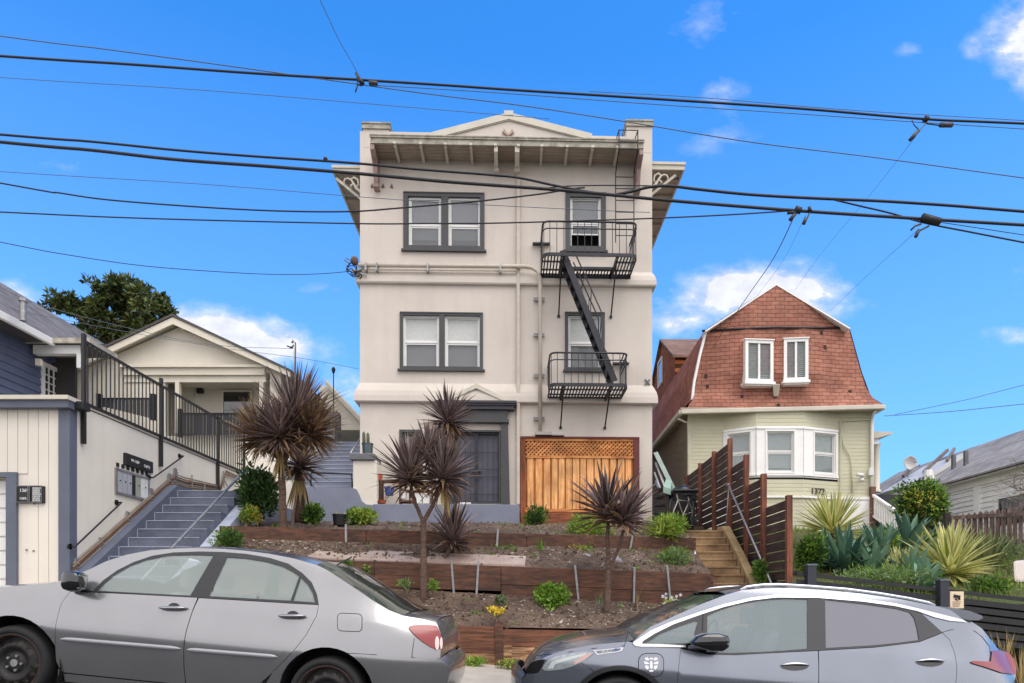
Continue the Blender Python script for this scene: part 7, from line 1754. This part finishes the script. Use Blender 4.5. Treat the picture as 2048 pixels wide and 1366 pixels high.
for a, b_, par in (((252, 464), (779, 508), d1), ((792, 510), (1188, 542), d2)):
    th = 10
    pl_ = [(a[0], a[1]-3), (a[0]+10, a[1]-8), (b_[0]-8, b_[1]-th+1), (b_[0], b_[1]-3), (b_[0], b_[1]+6), (b_[0]-8, b_[1]+10), (a[0]+10, a[1]+9), (a[0], a[1]+3)]
    m = MB(); rows = []
    for i in range(21):
        t = i/20; e = min(1, t*12, (1-t)*12)**.5; x = lerp(a[0], b_[0], t); y = lerp(a[1], b_[1], t)
        rows.append([c.at((x, y+dy*e), o_*e-.002) for dy, o_ in ((-10, 0), (-8, .012), (-3, .018), (4, .018), (8, .010), (11, 0))])
    m.grid(rows); c.loc(m, 'side_moulding', MLD, par[0], True)
handle(c, 685, 800, 332, PS); handle(c, 1192, 1307, 366, PS)
m = MB(); q = c.at((368, 220), .13)
rows = []
for i in range(9):
    f = i/8; ph = f*math.pi; rows.append([q+Vector((.085*math.sin(ph)*math.cos(k*.3927)+(.0), .06*(-math.cos(ph)), .062*math.sin(ph)*math.sin(k*.3927)+.03*math.cos(ph)*0)) for k in range(17)])
m = MB()
for i in range(8):
    pass
m.grid([[q+Vector(((.075*abs(math.cos(k*.3927))**.6*(1 if math.cos(k*.3927) > 0 else -1))*w_, y_, (.082*abs(math.sin(k*.3927))**.7*(1 if math.sin(k*.3927) > 0 else -1))*w_)) for k in range(17)] for y_, w_ in ((-.09, .0), (-.09, .8), (-.075, .95), (-.02, 1), (.05, .9), (.08, .55), (.08, 0))])
mi = c.loc(m, 'door_mirror', GLB, None, True)
m = MB(); m.grid([[q+Vector((.062+.004, -.075+.12*i/4, -.06+.12*j/4)) for j in range(5)] for i in range(5)]); c.loc(m, 'mirror_glass', mk('mirror', sr(190, 200, 200), .05, .02, 2, 0, 10, metal=1), mi)
m = MB(); m.bar(c.at((368, 250), .10), c.at((330, 258), .0), .04, .05); c.loc(m, 'mirror_arm', BTR, mi)
c.sheet('mirror_sail', [(285, 258), (330, 226), (395, 262), (440, 266), (420, 258), (436, 205), (445, 205), (418, 262), (300, 262)][:4], BTR, off=-.006, ins=0, far=False)
m = MB(); m.tube([c.at((1395, 150), -.12)+Vector((0, .1, 0)), c.at((1455, 105), -.2)+Vector((0, .15, 0))], .006, 6); c.loc(m, 'antenna', BLK)
m = MB(); pq = c.L((1860, 440)); 
yb_ = c.hw-c.yo(pq.x, pq.y)
for (h_, w_, t_2, nm, mt) in ((.80, .30, .05, 'boot_garnish', CHR), (.66, .26, .07, 'number_plate', mk('plate_white', sr(222, 224, 226), .5, .04, 4))):
    m = MB(); m.box(pq.x+.07, pq.x+.085, -w_, w_, h_-t_2/(1 if nm == 'number_plate' else 2), h_+t_2/(1 if nm == 'number_plate' else 2)); c.loc(m, nm, mt)
well(c, wf, c.r, .395); well(c, wr_, c.r, .395); wheel(c, wf, c.r, .19); wheel(c, wr_, c.r, .19)
STC = mk('seat_cloth', sr(150, 146, 138), .9, .1, 4)
seats(c, (-.55, .42), .42, STC, 1.02)
m = MB(); m.hexa([(-1.15, -.68, .6), (-.8, -.68, .55), (-.8, .68, .55), (-1.15, .68, .6), (-1.2, -.68, .95), (-.85, -.68, .9), (-.85, .68, .9), (-1.2, .68, .95)]); c.loc(m, 'dashboard', mk('dash_grey', sr(92, 92, 90), .8), None, bevel=.03)
m = MB(); m.tube([Vector((-.66+.06*math.sin(t*.2618), -.36+.18*math.cos(t*.2618), .90+.17*math.sin(t*.2618))) for t in range(25)], .014, 6, False); c.loc(m, 'steering_wheel', BTR, None, True)
m = MB(); m.box(-.52, -.5, -.12, .12, 1.24, 1.3); c.loc(m, 'rear_view_mirror', mk('card_pale', sr(226, 232, 214), .6), None, bevel=.01)
# ================= dark grey electric hatchback
def z1(x, y): return 1020+x/1.99222, 1120+y/1.99222
def yo2(u, h):
    y = .085*((.72-h)/.5)**1.3 if h < .72 else (.055*((h-.72)/.26)**1.3 if h < .98 else .055+(h-.98)*.34)
    if h > 1.42: y += (h-1.42)**2*.7
    fe, re_ = -2.13, 2.12
    a = u-fe; y += .40*max(0, 1-a/.95)**2.2 if a > 0 else .40
    b = re_-u; y += .26*max(0, 1-b/.70)**2.2 if b > 0 else .26
    k = max(0, min(1, (h-.80)/.45)); k = k*k*(3-2*k)
    if u > .7: y += k*.10*((u-.7)/1.2)**2
    return y
PG = paint('graphite_paint', sr(132, 137, 147), .75, .22)
C2 = Car('electric_hatchback', 'dark blue grey electric hatchback with a chrome window line parked facing left', 'car', (1241, 1434), (1869, 1484), .325, 5.6, .88, yo2, z1)
c = C2; S = c.S; wf, wr_ = -c.wb/2, c.wb/2
sil = [(488, 326), (515, 300), (560, 266), (660, 220), (760, 176), (860, 138), (920, 121), (1010, 112), (1120, 111), (1250, 119), (1400, 133), (1550, 155), (1700, 184), (1790, 208), (1830, 240)]
hood2 = [(64, 458), (84, 432), (110, 406), (150, 382), (230, 356), (330, 338), (400, 331), (470, 325)]
nose2 = [(40, 480), (34, 520), (36, 580), (52, 620)]
back = [(1830, 240), (1880, 272), (1928, 330), (1950, 360), (1985, 368), (2008, 395), (2016, 430), (2014, 470), (2012, 495), (2026, 530), (2024, 600), (2005, 650)]
belt = [(500, 345), (590, 348), (680, 352), (790, 376), (900, 378), (1000, 372), (1230, 360), (1450, 347), (1630, 325), (1700, 298), (1722, 288)]
bandt = [(500, 345), (488, 338), (500, 320), (560, 282), (640, 247), (760, 206), (850, 177), (960, 152), (1060, 140), (1220, 141), (1400, 156), (1530, 175), (1620, 196), (1722, 288)]
dfs = [(680, 352), (674, 400), (667, 470), (664, 540), (680, 600)]; bs = [(1228, 361), (1230, 420), (1229, 500), (1226, 590)]
rs = [(1722, 288), (1752, 318), (1772, 370), (1781, 430), (1777, 490), (1740, 560)]
arF = [q for q in arc_l(wf, c.r, .385, math.radians(-22), math.radians(202)) if q.y > .19]; arR = [q for q in arc_l(wr_, c.r, .385, math.radians(202), math.radians(-22)) if q.y > .19]
clr = lambda P_, u: [q if (q-Vector((u, c.r))).length > .39 else Vector((u, c.r))+(q-Vector((u, c.r))).normalized()*.39 for q in resample(P_, .03)]
DF, BS, RS_ = S(dfs), S(bs), S(rs)
ff = S(hood2)+S([(486, 328), (488, 338), (500, 345), (590, 348), (680, 352)])+DF[1:]+[Vector((DF[-1].x, .3)), Vector((DF[-1].x-.02, .21))]+arF+[Vector((wf-.5, .21)), Vector((wf-.8, .25))]+S(nose2)[::-1]
ffp = c.sheet('front_fender', ff, PG, ins=0, local=True)
dA = S([p for p in belt if 680 <= p[0] <= 1000]+[(1228, 361)])+BS[1:]+[Vector((BS[-1].x, .3)), Vector((DF[-1].x+.03, .3))]+DF[::-1][:-1]
dA_ = c.sheet('front_door', dA, PG, local=True)
dB = S([(1229, 361), (1450, 348), (1630, 326), (1700, 299), (1722, 289)])+RS_[1:]+[Vector((RS_[-1].x-.2, .3)), Vector((BS[-1].x+.004, .3))]+BS[::-1][:-1]
dB_ = c.sheet('rear_door', clr(dB, wr_), PG, local=True)
qd = S(sil)+S(back[1:])+[Vector((wr_+.5, .21))]+arR[::-1]+[q for q in resample(RS_, .03) if (q-Vector((wr_, c.r))).length > .39][::-1]+S(bandt[1:])[::-1]
qd_ = c.sheet('quarter_panel', qd, PG, ins=.001, local=True, grid=.03)
c.sheet('sill', [Vector((wf+.40, .19)), Vector((wr_-.40, .19)), Vector((wr_-.39, .295)), Vector((wf+.39, .295))], BTR, local=True, off=.004)
ol = S(hood2)+S(sil)+S(back[1:])+[Vector((wr_+.5, .21))]+arR[::-1]+arF+[Vector((wf-.5, .21)), Vector((wf-.8, .25))]+S(nose2)[::-1]
c.sheet('inner_shell', ol, UND, holes=[S(bandt)+S(belt)[::-1][1:-1]], off=.012, ins=.012, local=True)
w1 = [(540, 331), (600, 293), (680, 262), (738, 243), (748, 246), (736, 290), (730, 330), (640, 333)]
w2 = [(783, 366), (786, 222), (830, 202), (900, 179), (1000, 160), (1100, 154), (1185, 157), (1185, 353), (1100, 360), (1000, 366), (880, 370)]
w3 = [(1255, 158), (1400, 174), (1540, 194), (1592, 208), (1610, 230), (1622, 270), (1630, 318), (1550, 329), (1450, 339), (1350, 345), (1258, 350)]
c.sheet('window_surround', bandt+belt[::-1][1:-1], GLB, holes=[w1, w2, w3], off=-.001, ins=0)
BG1 = glassmat('hatch_glass_front', (.30, .38, .39), .52); BG2 = glassmat('hatch_glass_rear', (.13, .13, .16), .96, .08)  # front glass: bright reflection painted in as a pale base colour
c.sheet('side_window', w1, BG1, off=.006, ins=-.004); c.sheet('side_window', w2, BG1, off=.006, ins=-.004, parent=dA_); c.sheet('side_window', w3, BG2, off=.006, ins=-.004, parent=dB_)
SAT = mk('satin_chrome', sr(222, 222, 224), .28, .04, 3, 0, 30, metal=.9)
cu = [(500, 320), (560, 281), (640, 246), (760, 205), (850, 176), (960, 150), (1060, 138), (1220, 139), (1400, 154), (1530, 172), (1620, 192), (1740, 222), (1800, 237), (1818, 247)]
cl = [(1818, 248), (1750, 242), (1690, 228), (1620, 203), (1530, 183), (1400, 165), (1220, 150), (1060, 149), (960, 161), (850, 187), (765, 215), (650, 256), (575, 293), (530, 322), (524, 333), (600, 334), (700, 341), (700, 347), (600, 346), (520, 345), (498, 342), (488, 332)]
tr_ = c.sheet('chrome_trim', cu+cl, SAT, off=-.010, ins=0, step=.02, grid=.03)
c.top('hood', hood2+[(492, 318)], PG, crown=.075, bulge_s=-.03); c.top('roof', sil[5:-2], PG, crown=.04); c.top('windscreen', [(488, 322)]+sil[1:6], BG1, crown=.0, bulge_s=-.03)
c.top('tailgate', [(1830, 240), (1880, 272), (1928, 330), (1950, 360), (1985, 368), (2008, 395), (2016, 430), (2014, 470), (2012, 495)], PG, crown=.04, bulge_s=.06); c.top('rear_bumper', [(2012, 495), (2026, 530), (2028, 600), (2005, 650)], PG, crown=.04, bulge_s=.06)
c.top('front_bumper', [(60, 455)]+nose2, PG, crown=.075, bulge_s=-.09)
m = MB(); sp_l = [c.L(q) for q in ((1690, 184), (1760, 190), (1820, 203), (1856, 220), (1862, 230), (1852, 240), (1825, 240), (1770, 226), (1700, 206))]
rows = []
for t in range(13):
    k = -1+2*t/12; rows.append([Vector((q.x+.05*(1-k*k)*(1 if i in (3, 4, 5) else .3), k*.63, q.y+.015*(1-k**4))) for i, q in enumerate(sp_l)]+[Vector((sp_l[0].x, k*.63, sp_l[0].y))])
m.grid(rows); m.add(rows[0][:-1], [tuple(range(9))]); m.add(rows[-1][:-1], [tuple(range(8, -1, -1))]); c.loc(m, 'roof_spoiler', PG, None, True)
for side in (-1, 1):
    m = MB(); pts = []; rr = []
    for x, y in ((925, 119), (950, 106), (1010, 99), (1080, 97), (1200, 104), (1350, 116), (1480, 133), (1600, 153), (1680, 170), (1705, 182)):
        p = c.L((x, y)); pts.append(Vector((p.x, side*(c.hw-c.yo(p.x, p.y)-.045), p.y+.0))); rr.append(.013)
    m.tube(pts, rr, 8); c.loc(m, 'roof_rail', SAT, None, True)
hl = [(128, 432), (136, 415), (152, 398), (190, 381), (260, 370), (312, 365), (332, 371), (300, 398), (262, 418), (215, 434), (160, 441), (138, 440)]
HB = mk('lamp_silver', sr(180, 186, 190), .2, .3, 18, .2, 30, metal=.7)
h_ = c.sheet('headlamp', hl, HB, off=-.004, ins=0); c.sheet('lamp_lens', hl, glassmat('lamp_glass', (.6, .7, .7), .35), off=-.012, ins=0, parent=h_)
c.sheet('lamp_bar', [(150, 432), (165, 405), (240, 384), (300, 372), (305, 378), (245, 394), (180, 415), (172, 432)], WHT, off=-.009, ins=0, parent=h_)
c.sheet('amber_reflector', [(250, 412), (285, 382), (318, 371), (328, 373), (290, 398), (258, 416)], glassmat('amber', (.75, .22, .10), 1, .1), off=-.0105, ins=0, parent=h_)
c.sheet('grille_panel', [(60, 452), (66, 430), (84, 408), (112, 398), (140, 396), (126, 425), (110, 450), (90, 452)], GLB, off=-.004, ins=0)
tlp = [(1918, 360), (1952, 360), (1984, 368), (2006, 396), (2014, 430), (2012, 456), (1955, 448), (1885, 424), (1840, 411), (1832, 404), (1845, 401), (1912, 404)]
c.sheet('tail_lamp', tlp, glassmat('tail_red2', (.22, .008, .012), 1, .2, .2), off=-.012, ins=0, grid=.02, step=.015)
outline(c, 'tailgate_seam', [(1850, 283), (1880, 305), (1912, 345), (1914, 400)], SEAM, .003, 0, False); outline(c, 'shoulder_seam', [(1722, 288), (1760, 277), (1850, 283)], SEAM, .003, 0, False)
outline(c, 'wing_seam', [(470, 288), (455, 345)], SEAM, .003, 0, False); outline(c, 'bonnet_seam', [(90, 400), (105, 382), (240, 366), (335, 352), (455, 342)], SEAM, .003, 0, False); outline(c, 'bumper_seam', [(285, 410), (330, 440), (360, 460)], SEAM, .003, 0, False)
outline(c, 'roof_seam', [(770, 206), (768, 240), (766, 285)], SEAM, .003, .002, False)
bd = c.sheet('badge', [(333, 360), (450, 348), (446, 360), (430, 366), (348, 377)], SAT, off=-.007, ins=0, far=False)[0]
bdi = c.sheet('badge_inlay', [(339, 362), (444, 351), (441, 358), (428, 363), (350, 373)], mk('badge_grey', sr(120, 124, 134), .4), off=-.009, ins=0, far=False, parent=bd)
def car_text(car, s, size, q, ang, mat, name, out=.011):
    p = car.at(q, out); e1 = car.at((q[0]+30, q[1]), out); d = (e1-p).normalized()
    o = text_mesh(s, size, mat, Matrix.Translation(p) @ Matrix.Rotation(math.atan2(d.y, d.x), 4, 'Z') @ rx @ Matrix.Rotation(ang, 4, 'Z'), name, None, .001); o.parent = car.root; return o
car_text(c, 'BOLT', .036, (385, 362), .16, WL, 'badge_letters'); car_text(c, 'EV', .036, (425, 356), .16, mk('badge_blue', sr(60, 110, 190), .4), 'badge_letters', .012)
ch = rrect(512, 372, 612, 464, 30); c.sheet('charge_door', ch, PG, off=-.004, ins=.003, far=False); outline(c, 'charge_door_seam', ch, SEAM, .0032, .001)
# pale angular sticker of small facets on the charge door
EM = mk('sticker_white', sr(232, 234, 238), .5, .03, 4)
for f in ([(536, 390), (546, 386), (555, 395), (552, 402), (538, 398)], [(589, 390), (579, 386), (570, 395), (573, 402), (587, 398)], [(552, 392), (562, 388), (573, 392), (567, 397), (558, 397)],
          [(533, 402), (550, 407), (556, 414), (540, 416), (534, 412)], [(592, 402), (575, 407), (569, 414), (585, 416), (591, 412)], [(558, 402), (567, 402), (569, 428), (565, 434), (560, 434), (556, 428)],
          [(536, 419), (552, 420), (553, 432), (548, 438), (539, 431)], [(589, 419), (573, 420), (572, 432), (577, 438), (586, 431)], [(551, 440), (558, 437), (567, 437), (574, 440), (568, 446), (557, 446)]):
    c.sheet('sticker', f, EM, off=-.0065, ins=.001, far=False)
m = MB(); q = c.at((778, 318), .14)
prof_m = [((-.19, -.02), .03), ((-.15, .03), .05), ((-.08, .055), .07), ((0, .06), .075), ((.08, .05), .07), ((.13, .03), .055), ((.15, -.02), .03)]
rows = []
for y_, w_ in ((-.10, 0), (-.10, .75), (-.08, .93), (-.03, 1), (.04, .95), (.08, .7), (.08, 0)):
    rows.append([q+Vector((w_*x, y_, w_*z)) for x, z in ((-.17, -.02), (-.13, .03), (-.06, .062), (.05, .075), (.13, .06), (.15, .02), (.145, -.04), (.10, -.075), (0, -.08), (-.09, -.06), (-.14, -.045), (-.17, -.02))])
m.grid(rows); mi = c.loc(m, 'door_mirror', GLB, None, True)
m = MB(); m.grid([[q+Vector((w_*x, y_, w_*z-.003)) for x, z in ((-.16, -.025), (.15, -.0), (.15, -.012), (-.15, -.037))] for y_, w_ in ((-.1005, .78), (-.082, .95), (-.03, 1.02), (.04, .97))]); c.loc(m, 'mirror_trim', SAT, mi)
m = MB(); m.bar(c.at((760, 345), .10), c.at((720, 350), -.01), .08, .035); c.loc(m, 'mirror_arm', GLB, mi, bevel=.01)
for x0, x1, yc, dd in ((1075, 1192, 420, dA_), (1615, 1730, 404, dB_)):
    pr_ = [(x0, yc+6), (x0+12, yc-4), (x0+40, yc-12), (x1-30, yc-12), (x1-4, yc-5), (x1, yc+2), (x1-15, yc+16), (x0+60, yc+22), (x0+20, yc+16)]
    c.sheet('handle_recess', smooth_poly([Vector(p) for p in pr_], 1, True), GLB, off=-.003, ins=0, far=False, parent=dd)
    m = MB(); m.tube([c.at((lerp(x0+4, x1-4, t), yc-3-6*math.sin(math.pi*t)), .022+.012*math.sin(math.pi*t)) for t in [i/8 for i in range(9)]], [.005, .009, .011, .012, .012, .012, .011, .009, .005], 8, flat=.8); c.loc(m, 'door_handle', SAT, None, True)
ap_ = [q for q in arc_l(wf, c.r, .385, math.radians(10), math.radians(170))]+[q for q in arc_l(wf, c.r, .425, math.radians(170), math.radians(10))]
c.sheet('arch_trim', ap_, BTR, local=True, off=-.01, ins=0); c.sheet('arch_trim', [q+Vector((c.wb, 0)) for q in ap_], BTR, local=True, off=-.01, ins=0)
well(c, wf, c.r, .385); well(c, wr_, c.r, .385); wheel(c, wf, c.r, .205, False); wheel(c, wr_, c.r, .205, False)
m = MB(); m.box(-1.9, 1.95, -.72, .72, .17, .3); c.loc(m, 'underbody', UND)
SB = mk('seat_grey', sr(92, 94, 98), .85, .1, 4); seats(c, (-.35, .55), .52, SB, 1.12)
m = MB(); m.hexa([(-1.1, -.7, .7), (-.65, -.7, .6), (-.65, .7, .6), (-1.1, .7, .7), (-1.15, -.7, 1.0), (-.7, -.7, 1.02), (-.7, .7, 1.02), (-1.15, .7, 1.0)]); c.loc(m, 'dashboard', mk('dash_dark', sr(60, 62, 66), .8), None, bevel=.03)
m = MB(); m.tube([Vector((-.5+.06*math.sin(t*.2618), -.36+.18*math.cos(t*.2618), 1.0+.17*math.sin(t*.2618))) for t in range(25)], .014, 6, False); c.loc(m, 'steering_wheel', BTR, None, True)
# ---------------------------------------------------------------- overhead cables
CB1 = mk('cable_black', sr(34, 34, 38), .6, .1, 6, .1, 40); CB2 = mk('cable_grey', sr(92, 104, 118), .6, .1, 6)
WD9 = 9.0
def spline(pts, n=8):
    P_ = [Vector(p) for p in pts]; out = []
    for i in range(len(P_)-1):
        p0, p1, p2, p3 = P_[max(0, i-1)], P_[i], P_[i+1], P_[min(len(P_)-1, i+2)]
        for k in range(n):
            t = k/n; out.append(.5*((2*p1)+(p2-p0)*t+(2*p0-5*p1+4*p2-p3)*t*t+(3*p1-p0-3*p2+p3)*t**3))
    out.append(P_[-1]); return out
def cable(label, pts, w, mat=CB1, d=WD9, d2=None, ext=True):
    pts = list(pts)
    if ext and pts[0][0] <= 0: s_ = (pts[1][1]-pts[0][1])/(pts[1][0]-pts[0][0]); pts = [(-900, pts[0][1]-s_*1000)]+pts
    if ext and pts[-1][0] >= 2048: s_ = (pts[-1][1]-pts[-2][1])/(pts[-1][0]-pts[-2][0]); pts = pts+[(2948, pts[-1][1]+s_*900)]
    x0, x1 = pts[0][0], pts[-1][0]
    W_ = [P(x, y, d if d2 is None else lerp(d, d2, (x-x0)/(x1-x0))) for x, y in pts]
    m = MB(); m.tube(spline(W_), w*.74*d/F/2, 6); return m.build('overhead_cable', mat, smooth=True, tag=(label, 'cable', 'overhead utility cables'))
cable('thickest black cable, lower of the close pair crossing the top storey', [(0, 284), (180, 300), (350, 319), (540, 333), (726, 348), (900, 364), (1130, 381), (1340, 401), (1590, 421), (1850, 438), (2048, 450)], 8.2)
cable('black cable just above the thickest one, left of the fire escape ladder', [(0, 269), (180, 283), (350, 300), (500, 312), (650, 322), (740, 329), (830, 338), (985, 350), (1040, 356), (1110, 371), (1180, 384), (1240, 392)], 6)
cable('wavy black cable bundle leaving the thickest cable and running to the upper right', [(1225, 391), (1262, 383), (1300, 374), (1340, 372), (1400, 379), (1500, 389), (1620, 396), (1760, 402), (1900, 411), (2048, 423)], 7.5)
cable('thin loose cable crossing over the wavy bundle near the fire escape ladder', [(1080, 379), (1120, 373), (1180, 371), (1250, 371), (1330, 373), (1420, 383), (1520, 392)], 3)
cable('black cable sagging at left then rising to the top of the right upper window', [(0, 366), (120, 386), (220, 400), (400, 414), (560, 422), (700, 423), (800, 416), (960, 402), (1080, 388), (1140, 378), (1170, 375)], 4)
cable('straight black cable crossing the two upper windows just above the balcony rail', [(0, 424), (300, 437), (700, 447), (850, 447), (1000, 446), (1270, 438), (1450, 430), (1590, 421)], 3.6)
cable('sagging service cable ending at the left corner of the beige building', [(0, 484), (150, 512), (300, 533), (480, 546), (580, 549), (650, 547), (706, 542)], 3.4, d2=17.5)
cable('topmost thick black cable crossing the open sky above the gable', [(0, 112), (250, 128), (500, 146), (726, 160), (900, 171), (1030, 180), (1300, 197), (1600, 217), (1850, 238), (2048, 247)], 6.2)
cable('thin grey wire starting highest at the left and ending lowest at right above the roofs', [(0, 72), (200, 97), (400, 124), (600, 152), (850, 187), (1050, 212), (1250, 243), (1500, 284), (1750, 315), (2048, 356)], 2.6, CB2)
cable('very thin wire in the open sky just under the topmost thick cable at left', [(0, 155), (400, 180), (860, 218), (1100, 238)], 1.5, CB2, ext=True)
cable('very thin wire passing the left scroll bracket of the side eave', [(0, 343), (400, 368), (776, 398), (1050, 414), (1300, 425)], 1.6, CB2)
cable('thin wire running just above the topmost thick cable at right', [(1180, 183), (1400, 195), (1700, 220), (2048, 241)], 1.6, CB2)
cable('thin wire running just under the topmost thick cable at right', [(740, 170), (1000, 186), (1300, 208), (1600, 228), (1830, 244), (2048, 258)], 2, CB2)
cable('black cable branching down from the long right cable to the right edge', [(1670, 400), (1720, 412), (1780, 426), (1850, 446), (1940, 464), (2048, 485)], 4.5)
cable('thin wire below the thick cable at the far right', [(1850, 440), (1950, 455), (2048, 470)], 2)
cable('thin drop wire falling from the cable clamp to the sage house gable', [(1592, 425), (1545, 520), (1490, 600), (1425, 695)], 3, d2=20, ext=False)
cable('faint drop wire falling behind the sage house ridge', [(1612, 430), (1560, 530), (1500, 610)], 1.2, CB2, d2=20, ext=False)
cable('faint long drop wire from the top right clamp toward the sage house', [(1832, 272), (1740, 390), (1640, 510), (1590, 580)], 1.3, CB2, d2=20, ext=False)
cable('faint drop wire from the lower right clamp toward the right slope of the gable', [(1838, 458), (1780, 510), (1720, 565), (1660, 622)], 1.5, CB2, d2=21, ext=False)
cable('thin wire slanting up out of the frame from the upper left clamp', [(718, 152), (700, 118), (680, 84), (640, 0)], 1.6, CB2, d2=7, ext=False)
cable('upper thin wire crossing the dark tree and the bungalow gable', [(0, 575), (60, 602), (160, 632), (340, 675), (450, 692), (585, 697)], 2.2, CB2, d=12, d2=21)
cable('lower thin wire crossing the blue house roof and the bungalow gable', [(0, 612), (130, 640), (300, 672), (460, 698), (600, 716), (718, 738)], 1.8, CB2, d=12, d2=21)
cable('pair of thin wires leaving the right corner of the sage house for the right edge', [(1768, 832), (1900, 823), (2048, 808)], 1.8, CB2, d=20, d2=14)
cable('thin wire rising from the right corner of the sage house to the right edge', [(1790, 829), (1930, 800), (2048, 770)], 1.5, CB2, d=20, d2=14)
def clamp(label, parts, d=WD9):
    t = thing('cable_clamp', label, 'cable clamp', P(parts[0][0][0][0], parts[0][0][0][1], d), 'clamps on the overhead cables')
    for pts, w, mt in parts: m = MB(); m.tube([P(x, y, d-.03) for x, y in pts], w*d/F/2, 6); m.build('fitting', mt, t, smooth=True)
INS = mk('insulator', sr(70, 64, 66), .5, .3, 9)
clamp('clamp with small rods on the topmost cable above the left half of the gable', [([(712, 146), (718, 158), (722, 166)], 6, INS), ([(716, 156), (726, 168)], 9, CB1), ([(715, 170), (711, 184)], 3, CB1), ([(738, 165), (755, 167)], 8, INS), ([(714, 160), (716, 170), (724, 172)], 2.5, CB1)])
clamp('clamp with a hanging insulator on the topmost cable near the right edge', [([(1848, 236), (1856, 240)], 12, CB1), ([(1852, 246), (1840, 260), (1833, 266)], 3, CB2), ([(1836, 262), (1820, 280)], 8, INS), ([(1880, 250), (1905, 250)], 9, INS), ([(1824, 240), (1828, 250), (1838, 260)], 2, CB1), ([(1852, 247), (1880, 251)], 2.5, CB1)])
clamp('double clamp in the middle of the right half of the thick cable', [([(1590, 418), (1602, 422)], 13, CB1), ([(1590, 428), (1580, 440)], 8, INS), ([(1618, 414), (1622, 424)], 7, CB1), ([(1620, 424), (1610, 446)], 3, INS), ([(1575, 426), (1596, 424)], 6, CB1), ([(1612, 436), (1607, 448)], 7, INS)])
clamp('bulky clamp with two short dangling ends on the thick cable near the right edge', [([(1844, 434), (1880, 444)], 15, CB1), ([(1848, 430), (1852, 440)], 9, INS), ([(1842, 448), (1830, 452), (1822, 460)], 4, INS), ([(1858, 452), (1838, 462), (1831, 474)], 4, INS), ([(1838, 460), (1831, 474)], 7, INS)])
m = MB(); c0 = P(651, 321, WD9); m.lathe([(0, -.01), (.022, 0), (.03, .02), (.02, .04), (.0, .05)], c0, 8); m.build('cable_clip', CB1, tag=('small dark lump sitting on the upper black cable left of the beige building', 'cable clip'))
